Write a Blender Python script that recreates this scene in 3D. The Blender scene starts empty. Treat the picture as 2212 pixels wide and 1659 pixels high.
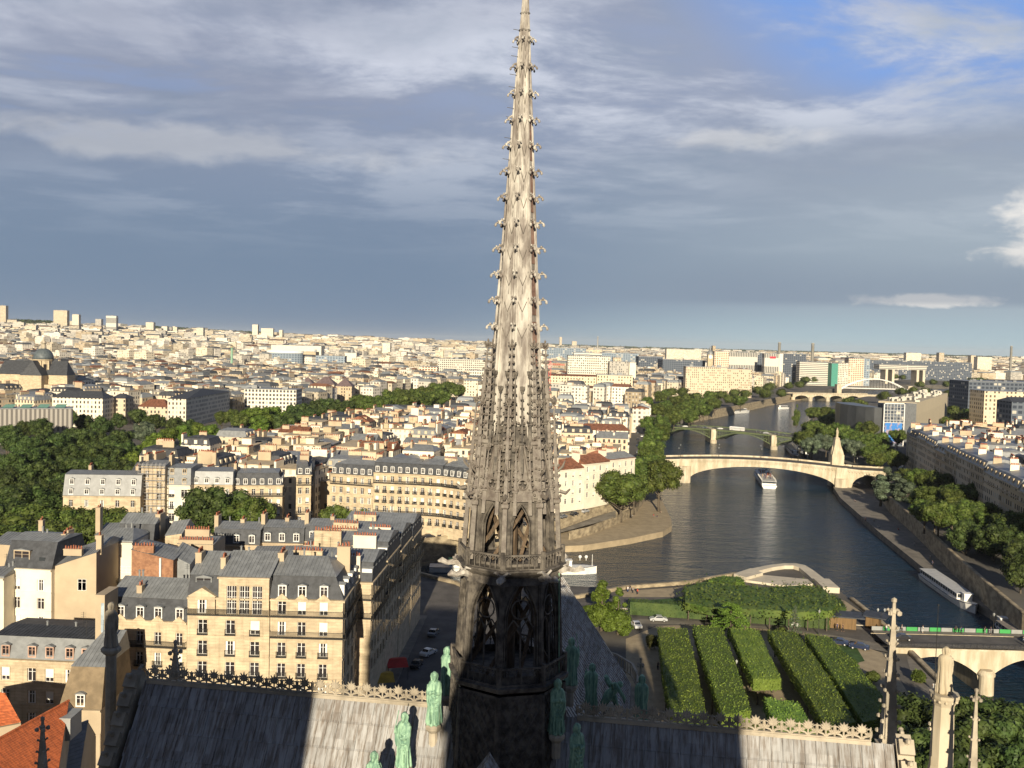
import bpy, bmesh, math, random
import numpy as np
from mathutils import Vector, Matrix, noise
random.seed(7); rng = np.random.default_rng(5)
rad = math.radians
C = bpy.context.scene.collection
scn = bpy.context.scene
# ------------------------------------------------------------------ camera
CAM = Vector((0.0, 0.0, 66.0)); FPX = 2006.0; PITCH = 2.55; ROLL = 1.5
RM = Matrix.Rotation(rad(90 - PITCH), 3, 'X') @ Matrix.Rotation(rad(ROLL), 3, 'Z')
cd = bpy.data.cameras.new('camera'); cam = bpy.data.objects.new('camera', cd); C.objects.link(cam)
cam.matrix_world = Matrix.Translation(CAM) @ RM.to_4x4()
cd.sensor_width = 36; cd.lens = 36 * FPX / 2212; cd.clip_start = 0.3; cd.clip_end = 60000
scn.camera = cam
# ------------------------------------------------------------------ light
SUN_AZ = 2.0; SUN_EL = 16.5          # the light travels towards +Y, turned this much to +X; the sun stands behind the camera
sd = bpy.data.lights.new('sun', 'SUN'); sd.energy = 5.0; sd.angle = rad(0.55); sd.color = (1.0, 0.87, 0.66)
sun = bpy.data.objects.new('sun', sd); C.objects.link(sun)
_d = Vector((math.sin(rad(SUN_AZ)) * math.cos(rad(SUN_EL)), math.cos(rad(SUN_AZ)) * math.cos(rad(SUN_EL)), -math.sin(rad(SUN_EL))))
sun.rotation_euler = _d.to_track_quat('-Z', 'Y').to_euler()
scn.view_settings.view_transform = 'Standard'; scn.view_settings.look = 'None'
scn.view_settings.gamma = 1.0; scn.view_settings.exposure = 0.62; scn.view_settings.use_curve_mapping = False
scn.render.resolution_x = 1024; scn.render.resolution_y = 768

class NT:
    """small node-tree helper"""
    def __init__(s, tree): s.t = tree; s.n = tree.nodes; s.l = tree.links
    def new(s, typ, **kw):
        n = s.n.new(typ)
        for k, v in kw.items():
            if k.startswith('i_'):
                key = k[2:]; key = int(key) if key.isdigit() else key.replace('_', ' ')
                s.set(n.inputs[key], v)
            else: setattr(n, k, v)
        return n
    def set(s, sock, v):
        if isinstance(v, bpy.types.NodeSocket): s.l.new(v, sock)
        else: sock.default_value = v
    def math(s, op, a, b=0.0, c=None, clamp=False):
        n = s.n.new('ShaderNodeMath'); n.operation = op; n.use_clamp = clamp
        s.set(n.inputs[0], a); s.set(n.inputs[1], b)
        if c is not None: s.set(n.inputs[2], c)
        return n.outputs[0]
    def mix(s, fac, a, b, bt='MIX'):
        n = s.n.new('ShaderNodeMix'); n.data_type = 'RGBA'; n.blend_type = bt
        s.set(n.inputs[0], fac)
        s.set(n.inputs[6], a if isinstance(a, bpy.types.NodeSocket) else (*a, 1)); s.set(n.inputs[7], b if isinstance(b, bpy.types.NodeSocket) else (*b, 1))
        return n.outputs[2]
    def noise(s, vec, scale, detail=4, rough=0.55, dist=0.0):
        n = s.n.new('ShaderNodeTexNoise'); s.set(n.inputs['Scale'], scale); s.set(n.inputs['Detail'], detail)
        s.set(n.inputs['Roughness'], rough); s.set(n.inputs['Distortion'], dist)
        if vec is not None: s.l.new(vec, n.inputs['Vector'])
        return n.outputs['Fac']
    def ramp(s, fac, lo, hi):
        n = s.n.new('ShaderNodeMapRange'); n.interpolation_type = 'SMOOTHSTEP'
        s.set(n.inputs[0], fac); s.set(n.inputs[1], lo); s.set(n.inputs[2], hi)
        return n.outputs[0]
    def mapping(s, vec, scale=(1, 1, 1), loc=(0, 0, 0), rot=(0, 0, 0)):
        n = s.n.new('ShaderNodeMapping'); s.l.new(vec, n.inputs[0])
        n.inputs['Scale'].default_value = scale; n.inputs['Location'].default_value = loc; n.inputs['Rotation'].default_value = rot
        return n.outputs[0]
# ------------------------------------------------------------------ world: sky with a deck of cloud
w = bpy.data.worlds.new('World'); scn.world = w; w.use_nodes = True
N = NT(w.node_tree); N.n.clear()
tc = N.new('ShaderNodeTexCoord'); gen = tc.outputs['Generated']
sp = N.new('ShaderNodeSeparateXYZ'); N.l.new(gen, sp.inputs[0])
dx, dy, dz = sp.outputs
sky = N.new('ShaderNodeTexSky', sky_type='NISHITA', sun_disc=False, sun_elevation=rad(SUN_EL), sun_rotation=rad(180 + SUN_AZ), altitude=100, air_density=1.0, dust_density=1.2, ozone_density=1.5)
sk = N.mix(1.0, sky.outputs[0], (0.10, 0.115, 0.15), 'MULTIPLY')
el = N.math('ARCTANGENT', N.math('DIVIDE', dz, N.math('SQRT', N.math('ADD', N.math('MULTIPLY', dx, dx), N.math('MULTIPLY', dy, dy)))))
az = N.math('ARCTAN2', dx, dy)                                  # + to the right of the view
cz = N.math('ADD', N.math('MAXIMUM', dz, 0.0), 0.10)
cmb = N.new('ShaderNodeCombineXYZ'); N.l.new(N.math('DIVIDE', dx, cz), cmb.inputs[0]); N.l.new(N.math('DIVIDE', dy, cz), cmb.inputs[1])
pl = cmb.outputs[0]
n1 = N.noise(N.mapping(pl, (0.42, 0.62, 1), (3.1, 1.7, 0), (0, 0, rad(-14))), 1.0, 9, 0.52, 0.25)
n2 = N.noise(N.mapping(pl, (0.95, 1.25, 1), (8.3, 4.2, 0), (0, 0, rad(-20))), 1.5, 11, 0.62, 0.25)
n3 = N.noise(N.mapping(gen, (4, 4, 11), (1, 2, 0.4)), 1.0, 8, 0.55, 0.2)
up = N.ramp(el, 0.06, 0.30)
low = N.mix(N.ramp(az, -0.15, 0.5), (0.140, 0.196, 0.275), (0.285, 0.34, 0.385))
low = N.mix(N.math('MULTIPLY', N.ramp(el, 0.055, 0.0), N.ramp(az, -0.15, 0.35)), low, (0.32, 0.43, 0.47))
high = N.mix(N.ramp(n2, 0.42, 0.62), (0.25, 0.285, 0.375), (0.53, 0.55, 0.615))
high = N.mix(N.math('MULTIPLY', N.ramp(n1, 0.60, 0.36), 0.85), high, (0.225, 0.25, 0.325))
deck = N.mix(N.math('MULTIPLY', up, N.ramp(n3, 0.05, 0.5)), low, high)
gap = N.math('MULTIPLY', N.ramp(n2, 0.47, 0.34), N.ramp(el, 0.14, 0.26))
corner = N.math('MULTIPLY', N.ramp(N.math('ADD', az, N.math('MULTIPLY', N.math('SUBTRACT', el, 0.30), 1.2)), 0.16, 0.36), N.ramp(el, 0.20, 0.29))
gap2 = N.math('MULTIPLY', corner, N.ramp(N.math('ADD', N.math('MULTIPLY', n2, 0.6), N.math('MULTIPLY', n1, 0.4)), 0.60, 0.45))
gapl = N.math('MULTIPLY', N.math('MULTIPLY', N.ramp(az, -0.1, -0.42), gap), 0.22)
g = N.math('MAXIMUM', N.math('MULTIPLY', gap, 0.10), N.math('MAXIMUM', gap2, gapl))
blue = N.mix(0.8, sk, (0.15, 0.27, 0.56))
col = N.mix(g, deck, blue)
# lit tops of distant cumulus, low on the right
def puff(a0, e0, wa, we, amt, col, sc=16.0):
    da = N.math('DIVIDE', N.math('SUBTRACT', az, a0), wa); de = N.math('DIVIDE', N.math('SUBTRACT', el, e0), we)
    r = N.math('SQRT', N.math('ADD', N.math('MULTIPLY', da, da), N.math('MULTIPLY', de, de)))
    nn = N.noise(N.mapping(gen, (1, 1, 2.2), (a0 * 7, e0 * 9, 0)), sc, 5, 0.6, 0.4)
    f = N.ramp(N.math('ADD', N.math('SUBTRACT', 1.0, r), N.math('MULTIPLY', N.math('SUBTRACT', nn, 0.5), 2.4)), 0.05, 0.75)
    return N.mix(N.math('MULTIPLY', f, amt), col, (0.74, 0.70, 0.64))
col = puff(0.52, 0.115, 0.060, 0.050, 0.85, col)
col = puff(0.535, 0.060, 0.05, 0.022, 0.6, col, 20)
col = puff(0.41, 0.052, 0.07, 0.008, 0.9, col, 24)
col = puff(0.24, 0.215, 0.10, 0.016, 0.30, col, 12)
col = puff(-0.33, 0.19, 0.26, 0.022, 0.24, col, 9)
band = N.math('MULTIPLY', N.ramp(el, 0.042, 0.052), N.ramp(el, 0.115, 0.06))
col = N.mix(N.math('MULTIPLY', band, N.math('MULTIPLY', N.ramp(az, 0.02, 0.25), 0.6)), col, (0.17, 0.215, 0.28))
col = N.mix(N.ramp(dz, 0.0, -0.02), col, (0.10, 0.13, 0.15))
# sky darkened out of view, overhead and behind the viewer, added to deepen shade
thick = N.math('MAXIMUM', N.ramp(el, 0.42, 0.75), N.ramp(dy, 0.45, -0.1))  # mask of the added darkening, not a depth of cloud
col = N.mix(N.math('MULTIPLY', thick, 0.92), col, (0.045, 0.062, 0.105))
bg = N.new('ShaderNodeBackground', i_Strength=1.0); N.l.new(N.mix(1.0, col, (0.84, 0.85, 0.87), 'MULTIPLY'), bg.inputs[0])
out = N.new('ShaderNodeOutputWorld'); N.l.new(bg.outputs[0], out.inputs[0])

# ------------------------------------------------------------------ picture -> place
def ray(u, v): return (RM @ Vector(((u - 1106.0) / FPX, (829.5 - v) / FPX, -1.0))).normalized()
def G(u, v, z=0.0):
    d = ray(u, v); return CAM + d * ((z - CAM.z) / d.z)
def AtY(u, v, y):
    d = ray(u, v); return CAM + d * (y / d.y)
RMI = RM.inverted()
def proj(p):
    q = RMI @ (Vector(p) - CAM)
    if q.z >= -0.1: return None
    return (1106 + FPX * q.x / -q.z, 829.5 - FPX * q.y / -q.z)
def G2(u, v, z=0.0): p = G(u, v, z); return (p.x, p.y)

# ------------------------------------------------------------------ materials
MATS = {}
def pbsdf(name):
    m = bpy.data.materials.new(name); m.use_nodes = True
    n = NT(m.node_tree); b = n.n['Principled BSDF']
    return m, n, b
def mat(name, col, rough=0.8, var=0.12, scale=0.6, bump=0.0, metal=0.0, spec=0.3, col2=None, stretch=(1, 1, 1), objvar=0.0, bscale=None, bdist=0.05, emit=None):
    """painted / stone / metal surface with broken-up colour"""
    if name in MATS: return MATS[name]
    m, n, b = pbsdf(name)
    pos = n.new('ShaderNodeNewGeometry').outputs['Position']
    mp = n.mapping(pos, stretch)
    f = n.noise(mp, scale, 5, 0.62)
    c2 = col2 if col2 else tuple(max(0, c * (1 - 2.2 * var)) for c in col)
    c1 = tuple(min(0.9, c * (1 + var)) for c in col)
    c = n.mix(n.ramp(f, 0.32, 0.68), c2, c1)
    if objvar:
        oi = n.new('ShaderNodeObjectInfo')
        hv = n.new('ShaderNodeHueSaturation'); n.l.new(c, hv.inputs['Color'])
        n.l.new(n.math('ADD', 1 - objvar, n.math('MULTIPLY', oi.outputs['Random'], 2 * objvar)), hv.inputs['Value'])
        c = hv.outputs[0]
    n.l.new(c, b.inputs['Base Color'])
    b.inputs['Roughness'].default_value = rough; b.inputs['Metallic'].default_value = metal
    b.inputs['Specular IOR Level'].default_value = spec
    if bump:
        bn = n.noise(mp, bscale or scale * 4, 5, 0.6)
        bb = n.new('ShaderNodeBump', i_Strength=bump, i_Distance=bdist); n.l.new(bn, bb.inputs['Height']); n.l.new(bb.outputs[0], b.inputs['Normal'])
    MATS[name] = m
    return m
def glass_mat(name, col=(0.02, 0.022, 0.025), rough=0.12, spec=0.6):
    if name in MATS: return MATS[name]
    m, n, b = pbsdf(name)
    oi = n.new('ShaderNodeObjectInfo')
    c = n.mix(n.math('MULTIPLY', oi.outputs['Random'], 0.8), tuple(x * 0.5 for x in col), tuple(x * 1.8 for x in col))
    n.l.new(c, b.inputs['Base Color']); b.inputs['Roughness'].default_value = rough; b.inputs['Specular IOR Level'].default_value = spec
    MATS[name] = m; return m

# ------------------------------------------------------------------ mesh helper
class MB:
    def __init__(s, mats=None):
        s.v = []; s.f = []; s.m = []; s.uv = []; s.c = []; s.T = None; s.mi = 0; s.col = (1, 1, 1); s.smooth = False
    def face(s, pts, uv=None):
        n = len(s.v)
        if s.T is not None:
            T = s.T; pts = [T @ Vector(p) for p in pts]
        s.v.extend([(p[0], p[1], p[2]) for p in pts]); s.f.append(tuple(range(n, n + len(pts)))); s.m.append(s.mi)
        s.uv.append(uv); s.c.append(s.col)
    def mesh_(s, pts, faces):
        n = len(s.v)
        if s.T is not None:
            T = s.T; pts = [T @ Vector(p) for p in pts]
        s.v.extend([(p[0], p[1], p[2]) for p in pts])
        for f in faces: s.f.append(tuple(n + i for i in f)); s.m.append(s.mi); s.uv.append(None); s.c.append(s.col)
    def box(s, x0, y0, z0, x1, y1, z1, uv=False):
        p = [(x0, y0, z0), (x1, y0, z0), (x1, y1, z0), (x0, y1, z0), (x0, y0, z1), (x1, y0, z1), (x1, y1, z1), (x0, y1, z1)]
        if not uv:
            s.mesh_(p, [(0, 3, 2, 1), (4, 5, 6, 7), (0, 1, 5, 4), (1, 2, 6, 5), (2, 3, 7, 6), (3, 0, 4, 7)])
        else:
            for a, b_, L in ((0, 1, x1 - x0), (1, 2, y1 - y0), (2, 3, x1 - x0), (3, 0, y1 - y0)):
                s.face([p[a], p[b_], p[b_ + 4], p[a + 4]], [(0, 0), (L, 0), (L, z1 - z0), (0, z1 - z0)])
            s.face([p[4], p[5], p[6], p[7]], [(0, 0)] * 4)
    def prism(s, poly, z0, z1, bottom=False, uv=False, top=True):
        n = len(poly); acc = 0
        for i in range(n):
            a = poly[i]; b_ = poly[(i + 1) % n]; L = math.hypot(b_[0] - a[0], b_[1] - a[1])
            s.face([(a[0], a[1], z0), (b_[0], b_[1], z0), (b_[0], b_[1], z1), (a[0], a[1], z1)], [(acc, 0), (acc + L, 0), (acc + L, z1 - z0), (acc, z1 - z0)] if uv else None)
            acc += L
        if top: s.face([(p[0], p[1], z1) for p in poly], [(0, 0)] * n if uv else None)
        if bottom: s.face([(p[0], p[1], z0) for p in reversed(poly)])
    def tube(s, pts, radii, n=8, cap=True, flat=1.0):
        pts = [Vector(p) for p in pts]
        if not hasattr(radii, '__len__'): radii = [radii] * len(pts)
        vs = []; fs = []
        for i, p in enumerate(pts):
            d = (pts[min(i + 1, len(pts) - 1)] - pts[max(i - 1, 0)]).normalized()
            a = d.orthogonal().normalized() if i == 0 else (A - d * A.dot(d)).normalized()
            A = a; b_ = d.cross(a)
            for k in range(n):
                t = 2 * math.pi * k / n
                vs.append(p + a * (radii[i] * math.cos(t)) + b_ * (radii[i] * flat * math.sin(t)))
        for i in range(len(pts) - 1):
            for k in range(n):
                k2 = (k + 1) % n
                fs.append((i * n + k, i * n + k2, (i + 1) * n + k2, (i + 1) * n + k))
        if cap: fs.append(tuple(range(n - 1, -1, -1))); fs.append(tuple((len(pts) - 1) * n + k for k in range(n)))
        s.mesh_(vs, fs)
    def cyl(s, x, y, z0, z1, r0, r1=None, n=10, ph=0.0):
        r1 = r0 if r1 is None else r1
        s.lathe([(r0, z0), (r1, z1)], n, (x, y), ph, cap=True)
    def lathe(s, prof, n=12, c=(0, 0), ph=0.0, cap=True):
        vs = []; fs = []
        for r, z in prof:
            for k in range(n):
                t = 2 * math.pi * k / n + ph; vs.append((c[0] + r * math.cos(t), c[1] + r * math.sin(t), z))
        for i in range(len(prof) - 1):
            for k in range(n):
                k2 = (k + 1) % n; fs.append((i * n + k, i * n + k2, (i + 1) * n + k2, (i + 1) * n + k))
        if cap: fs.append(tuple(range(n - 1, -1, -1))); fs.append(tuple((len(prof) - 1) * n + k for k in range(n)))
        s.mesh_(vs, fs)
    def ball(s, c, r, n=8, sz=1.0):
        m = max(3, n // 2); pr = [(max(0.001, r * math.sin(math.pi * i / m)), c[2] - r * sz * math.cos(math.pi * i / m)) for i in range(m + 1)]
        s.lathe(pr, n, (c[0], c[1]), cap=False)
    def build(s, name, mats, parent=None, smooth=False):
        me = bpy.data.meshes.new(name)
        me.from_pydata(s.v, [], s.f)
        if not isinstance(mats, (list, tuple)): mats = [mats]
        for m in mats: me.materials.append(m)
        if len(mats) > 1: me.polygons.foreach_set('material_index', s.m)
        if any(u is not None for u in s.uv):
            lay = me.uv_layers.new(name='UVMap'); a = []
            for f, u in zip(s.f, s.uv):
                if u is None: a.extend([0.0] * (2 * len(f)))
                else:
                    for q in u: a.extend((q[0], q[1]))
            lay.data.foreach_set('uv', a)
        if any(c != (1, 1, 1) for c in s.c):
            at = me.color_attributes.new('Col', 'FLOAT_COLOR', 'CORNER'); a = []
            for f, c in zip(s.f, s.c): a.extend((c[0], c[1], c[2], 1.0) * len(f))
            at.data.foreach_set('color', a)
        if smooth: me.shade_smooth()
        me.update()
        return link(name, me, parent)
def link(name, me, parent=None, loc=None, rotz=None):
    o = bpy.data.objects.new(name, me); C.objects.link(o)
    if parent: o.parent = parent
    if loc is not None: o.location = loc
    if rotz is not None: o.rotation_euler = (0, 0, rotz)
    return o
def tag(o, label=None, cat=None, group=None, kind=None):
    if label: o['label'] = label
    if cat: o['category'] = cat
    if group: o['group'] = group
    if kind: o['kind'] = kind
    return o
def struct(o): o['kind'] = 'structure'; return o
def thing(name, label, cat, loc=(0, 0, 0), rotz=0.0, group=None):
    return tag(link(name, None, None, loc, rotz), label, cat, group)
def dup(root, loc=None, rotz=None, label=None, group=None, scale=None):
    r = root.copy(); C.objects.link(r)
    if loc is not None: r.location = loc
    if rotz is not None: r.rotation_euler = (r.rotation_euler[0], r.rotation_euler[1], rotz)
    if scale is not None: r.scale = scale if hasattr(scale, '__len__') else (scale,) * 3
    if label: r['label'] = label
    if group: r['group'] = group
    for ch in list(root.children):
        c = ch.copy(); C.objects.link(c); c.parent = r
        for g_ in list(ch.children):
            q = g_.copy(); C.objects.link(q); q.parent = c
    return r
def lerp(a, b, t): return a + (b - a) * t
# ------------------------------------------------------------------ the materials of the place
M_stone = mat('limestone', (0.40, 0.35, 0.27), 0.9, 0.16, 0.5, bump=0.4, objvar=0.05)
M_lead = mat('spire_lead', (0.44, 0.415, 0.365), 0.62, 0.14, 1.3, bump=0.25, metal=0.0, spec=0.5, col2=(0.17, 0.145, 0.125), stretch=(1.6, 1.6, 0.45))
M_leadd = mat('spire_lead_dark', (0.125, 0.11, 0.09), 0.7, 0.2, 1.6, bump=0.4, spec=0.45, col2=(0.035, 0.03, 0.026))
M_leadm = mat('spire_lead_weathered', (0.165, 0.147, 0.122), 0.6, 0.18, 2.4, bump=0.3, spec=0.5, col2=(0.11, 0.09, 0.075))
M_rust = mat('spire_lead_reddish', (0.26, 0.16, 0.12), 0.8, 0.2, 1.5, bump=0.3)
M_dark = mat('dark_void', (0.012, 0.012, 0.013), 0.9, 0.1)
M_wood = mat('old_timber', (0.12, 0.085, 0.055), 0.85, 0.2, 2.0, stretch=(4, 4, 0.6))
M_copper = mat('verdigris', (0.28, 0.44, 0.30), 0.7, 0.16, 3.4, bump=0.5, col2=(0.11, 0.22, 0.16), stretch=(2, 2, 0.35), spec=0.4)
M_iron = mat('black_iron', (0.03, 0.03, 0.03), 0.5, 0.1)
M_zinc = mat('zinc_roof', (0.205, 0.215, 0.22), 0.45, 0.10, 0.7, bump=0.1, spec=0.5, objvar=0.12)
M_slate = mat('slate_roof', (0.055, 0.059, 0.067), 0.6, 0.16, 0.9, bump=0.2, objvar=0.15)
M_tile = mat('brown_tile_roof', (0.20, 0.085, 0.05), 0.85, 0.2, 0.9, bump=0.3, objvar=0.15)
M_pot = mat('clay_chimney_pot', (0.33, 0.12, 0.07), 0.8, 0.12, 2.0)
M_white = mat('white_paint', (0.74, 0.73, 0.69), 0.55, 0.05, 1.0)
M_blind = mat('white_blind', (0.72, 0.70, 0.62), 0.7, 0.04)
M_pane = glass_mat('window_pane', (0.028, 0.024, 0.026))
M_glass = glass_mat('plain_glass', (0.03, 0.035, 0.04), 0.06, 0.8)
M_asph = mat('asphalt', (0.115, 0.105, 0.095), 0.9, 0.12, 0.25, bump=0.2)
M_pave = mat('paving', (0.20, 0.18, 0.15), 0.9, 0.12, 0.3, bump=0.15)
M_sand = mat('sandy_path', (0.36, 0.29, 0.19), 0.95, 0.08, 0.4)
M_grass = mat('lawn', (0.05, 0.10, 0.025), 0.9, 0.16, 0.6, bump=0.3)
M_bark = mat('bark', (0.11, 0.09, 0.065), 0.9, 0.2, 3.0, bump=0.5)
M_tyre = mat('tyre_rubber', (0.02, 0.02, 0.02), 0.8, 0.05)
M_quay = mat('quay_stone', (0.36, 0.30, 0.20), 0.9, 0.18, 0.35, bump=0.3, col2=(0.18, 0.145, 0.10), stretch=(1, 1, 1.6))
M_bridge = mat('bridge_stone', (0.52, 0.46, 0.35), 0.85, 0.10, 0.35, bump=0.3, col2=(0.38, 0.32, 0.22), stretch=(1.5, 1.5, 0.35))
M_beige = mat('memorial_concrete', (0.55, 0.49, 0.38), 0.85, 0.06, 0.3)
M_gsteel = mat('green_painted_steel', (0.12, 0.15, 0.07), 0.55, 0.1)
M_wallC = mat('wall_cream', (0.52, 0.425, 0.29), 0.85, 0.11, 0.45, bump=0.12, objvar=0.04, stretch=(1, 1, 2.2))
def add_joints(m, dz=.52):
    n = NT(m.node_tree); b = n.n['Principled BSDF']; src = b.inputs['Base Color'].links[0].from_socket
    oc = n.new('ShaderNodeTexCoord').outputs['Object']; s_ = n.new('ShaderNodeSeparateXYZ'); n.l.new(oc, s_.inputs[0])
    fz = n.math('FRACT', n.math('DIVIDE', s_.outputs[2], dz)); st = n.noise(n.mapping(oc, (1.6, 1.6, .12)), 1.0, 4, .6)
    k = n.math('MULTIPLY', n.math('LESS_THAN', fz, .12), .30); k = n.math('ADD', k, n.math('MULTIPLY', n.ramp(st, .5, .72), .34))
    n.l.new(n.mix(k, src, (.20, .15, .09)), b.inputs['Base Color'])
add_joints(M_wallC)
M_wallW = mat('wall_white', (0.72, 0.66, 0.54), 0.85, 0.05, 0.3, objvar=0.04)
M_wallT = mat('wall_tan', (0.44, 0.355, 0.245), 0.88, 0.06, 0.2, objvar=0.03)
def walluv(name, col, win=(0.05, 0.045, 0.045), var=0.10, pu=2.6, pv=3.1, wx=0.42, objvar=0.10, attr=False, blind=0.35):
    """facade whose small windows are a regular pattern laid out in metres along the wall"""
    m, n, b = pbsdf(name)
    uvn = n.new('ShaderNodeUVMap'); s_ = n.new('ShaderNodeSeparateXYZ'); n.l.new(uvn.outputs[0], s_.inputs[0])
    U, V = s_.outputs[0], s_.outputs[1]
    gu = n.math('DIVIDE', U, pu); gv = n.math('DIVIDE', V, pv)
    fu = n.math('FRACT', gu); fv = n.math('FRACT', gv)
    a = n.math('MULTIPLY', n.math('GREATER_THAN', fu, 0.5 - wx / 2), n.math('LESS_THAN', fu, 0.5 + wx / 2))
    c = n.math('MULTIPLY', n.math('GREATER_THAN', fv, 0.24), n.math('LESS_THAN', fv, 0.82))
    mk = n.math('MULTIPLY', a, c)
    mk = n.math('MULTIPLY', mk, n.math('GREATER_THAN', U, 0.01))
    cc = n.new('ShaderNodeCombineXYZ'); n.l.new(n.math('FLOOR', gu), cc.inputs[0]); n.l.new(n.math('FLOOR', gv), cc.inputs[1])
    oi = n.new('ShaderNodeObjectInfo'); n.l.new(oi.outputs['Random'], cc.inputs[2])
    wn = n.new('ShaderNodeTexWhiteNoise'); n.l.new(cc.outputs[0], wn.inputs[0])
    pos = n.new('ShaderNodeNewGeometry').outputs['Position']
    f = n.noise(pos, 0.12, 4, 0.6)
    if attr:
        at = n.new('ShaderNodeAttribute', attribute_name='Col'); base = at.outputs['Color']
    else:
        base = n.mix(0.0, col, col)
    hv = n.new('ShaderNodeHueSaturation'); n.l.new(base, hv.inputs['Color'])
    val = n.math('ADD', 1 - objvar, n.math('MULTIPLY', oi.outputs['Random'], 2 * objvar))
    val = n.math('MULTIPLY', val, n.math('ADD', 1 - var, n.math('MULTIPLY', f, 2 * var)))
    n.l.new(val, hv.inputs['Value'])
    wc = n.mix(n.math('GREATER_THAN', wn.outputs['Value'], 1 - blind), win, (0.45, 0.42, 0.36))
    colr = n.mix(mk, hv.outputs[0], wc)
    n.l.new(colr, b.inputs['Base Color']); b.inputs['Roughness'].default_value = 0.85; b.inputs['Specular IOR Level'].default_value = 0.25
    MATS[name] = m; return m
U_cream = walluv('facade_cream', (0.57, 0.48, 0.35))
U_white = walluv('facade_white', (0.70, 0.64, 0.52))
U_tan = walluv('facade_tan', (0.46, 0.37, 0.25))
U_grey = walluv('facade_grey', (0.42, 0.40, 0.36))
U_far = walluv('facade_far', (1, 1, 1), attr=True, pu=3.6, pv=3.3, wx=0.46, objvar=0.0, win=(0.12, 0.11, 0.10), blind=0.45)
U_office = walluv('facade_office', (0.66, 0.62, 0.52), pu=3.0, pv=3.4, wx=0.6, win=(0.07, 0.07, 0.075), blind=0.15)
def leafmat(name, c1, c2, trans=0.25):
    m, n, b = pbsdf(name)
    ge = n.new('ShaderNodeNewGeometry'); oi = n.new('ShaderNodeObjectInfo')
    f = n.noise(ge.outputs['Position'], 0.35, 3, 0.6)
    c = n.mix(n.ramp(f, 0.3, 0.7), c1, c2)
    ri = n.math('ADD', 0.55, n.math('MULTIPLY', ge.outputs['Random Per Island'], 0.9))
    ri = n.math('MULTIPLY', ri, n.math('ADD', 0.8, n.math('MULTIPLY', oi.outputs['Random'], 0.4)))
    hv = n.new('ShaderNodeHueSaturation'); n.l.new(c, hv.inputs['Color']); n.l.new(ri, hv.inputs['Value'])
    n.l.new(n.math('ADD', 0.485, n.math('MULTIPLY', oi.outputs['Random'], 0.03)), hv.inputs['Hue'])
    n.l.new(hv.outputs[0], b.inputs['Base Color']); b.inputs['Roughness'].default_value = 0.6; b.inputs['Specular IOR Level'].default_value = 0.25
    tr = n.new('ShaderNodeBsdfTranslucent'); n.l.new(hv.outputs[0], tr.inputs[0])
    mx = n.new('ShaderNodeMixShader', i_0=trans); n.l.new(b.outputs[0], mx.inputs[1]); n.l.new(tr.outputs[0], mx.inputs[2])
    n.l.new(mx.outputs[0], n.n['Material Output'].inputs[0]); MATS[name] = m; return m
L_dark = leafmat('foliage_dark', (0.040, 0.068, 0.018), (0.078, 0.108, 0.028))
L_mid = leafmat('foliage_mid', (0.060, 0.095, 0.018), (0.115, 0.145, 0.032))
L_lime = leafmat('foliage_clipped_lime', (0.12, 0.19, 0.030), (0.20, 0.275, 0.048))
L_bright = leafmat('foliage_bright', (0.08, 0.13, 0.018), (0.13, 0.19, 0.03))
L_silver = leafmat('foliage_silver', (0.085, 0.115, 0.07), (0.13, 0.16, 0.10))
L_brown = leafmat('foliage_brownish', (0.07, 0.07, 0.02), (0.10, 0.09, 0.03))
# ================================================================== THE CATHEDRAL (local x = to the right along the transept, y = away along the nave)
S0 = AtY(1105, 1150, 57.0); S0.z = 0.0
ROT = rad(-8.5)
CMX = Matrix.Translation(S0) @ Matrix.Rotation(ROT, 4, 'Z')
def CL(x, y, z=0.0): return CMX @ Vector((x, y, z))
M_roof, n_, b_ = pbsdf('cathedral_lead_sheets')
_p = n_.new('ShaderNodeTexCoord').outputs['Object']
_f = n_.noise(n_.mapping(_p, (5.5, 1.0, 0.35)), 1.0, 6, 0.65)
_f2 = n_.noise(n_.mapping(_p, (1.5, 0.8, 0.7)), 1.0, 3, 0.5)
_w = n_.new('ShaderNodeTexWhiteNoise'); _s = n_.new('ShaderNodeSeparateXYZ'); n_.l.new(_p, _s.inputs[0])
_row = n_.math('FLOOR', n_.math('DIVIDE', _s.outputs[2], 1.32))
_cc = n_.new('ShaderNodeCombineXYZ'); n_.l.new(n_.math('FLOOR', n_.math('ADD', n_.math('DIVIDE', _s.outputs[0], 0.66), n_.math('MULTIPLY', _row, 0.5))), _cc.inputs[0]); n_.l.new(_row, _cc.inputs[1])
n_.l.new(_cc.outputs[0], _w.inputs[0])
_c = n_.mix(n_.ramp(_f, 0.38, 0.62), (0.165, 0.14, 0.118), (0.33, 0.33, 0.325))
_c = n_.mix(n_.math('MULTIPLY', n_.ramp(_f2, 0.45, 0.7), 0.5), _c, (0.36, 0.36, 0.36))
_hv = n_.new('ShaderNodeHueSaturation'); n_.l.new(_c, _hv.inputs['Color']); n_.l.new(n_.math('ADD', 0.82, n_.math('MULTIPLY', _w.outputs['Value'], 0.36)), _hv.inputs['Value'])
n_.l.new(_hv.outputs[0], b_.inputs['Base Color']); b_.inputs['Roughness'].default_value = 0.55
_bb = n_.new('ShaderNodeBump', i_Strength=0.35, i_Distance=0.05); n_.l.new(_f, _bb.inputs['Height']); n_.l.new(_bb.outputs[0], b_.inputs['Normal'])

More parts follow.
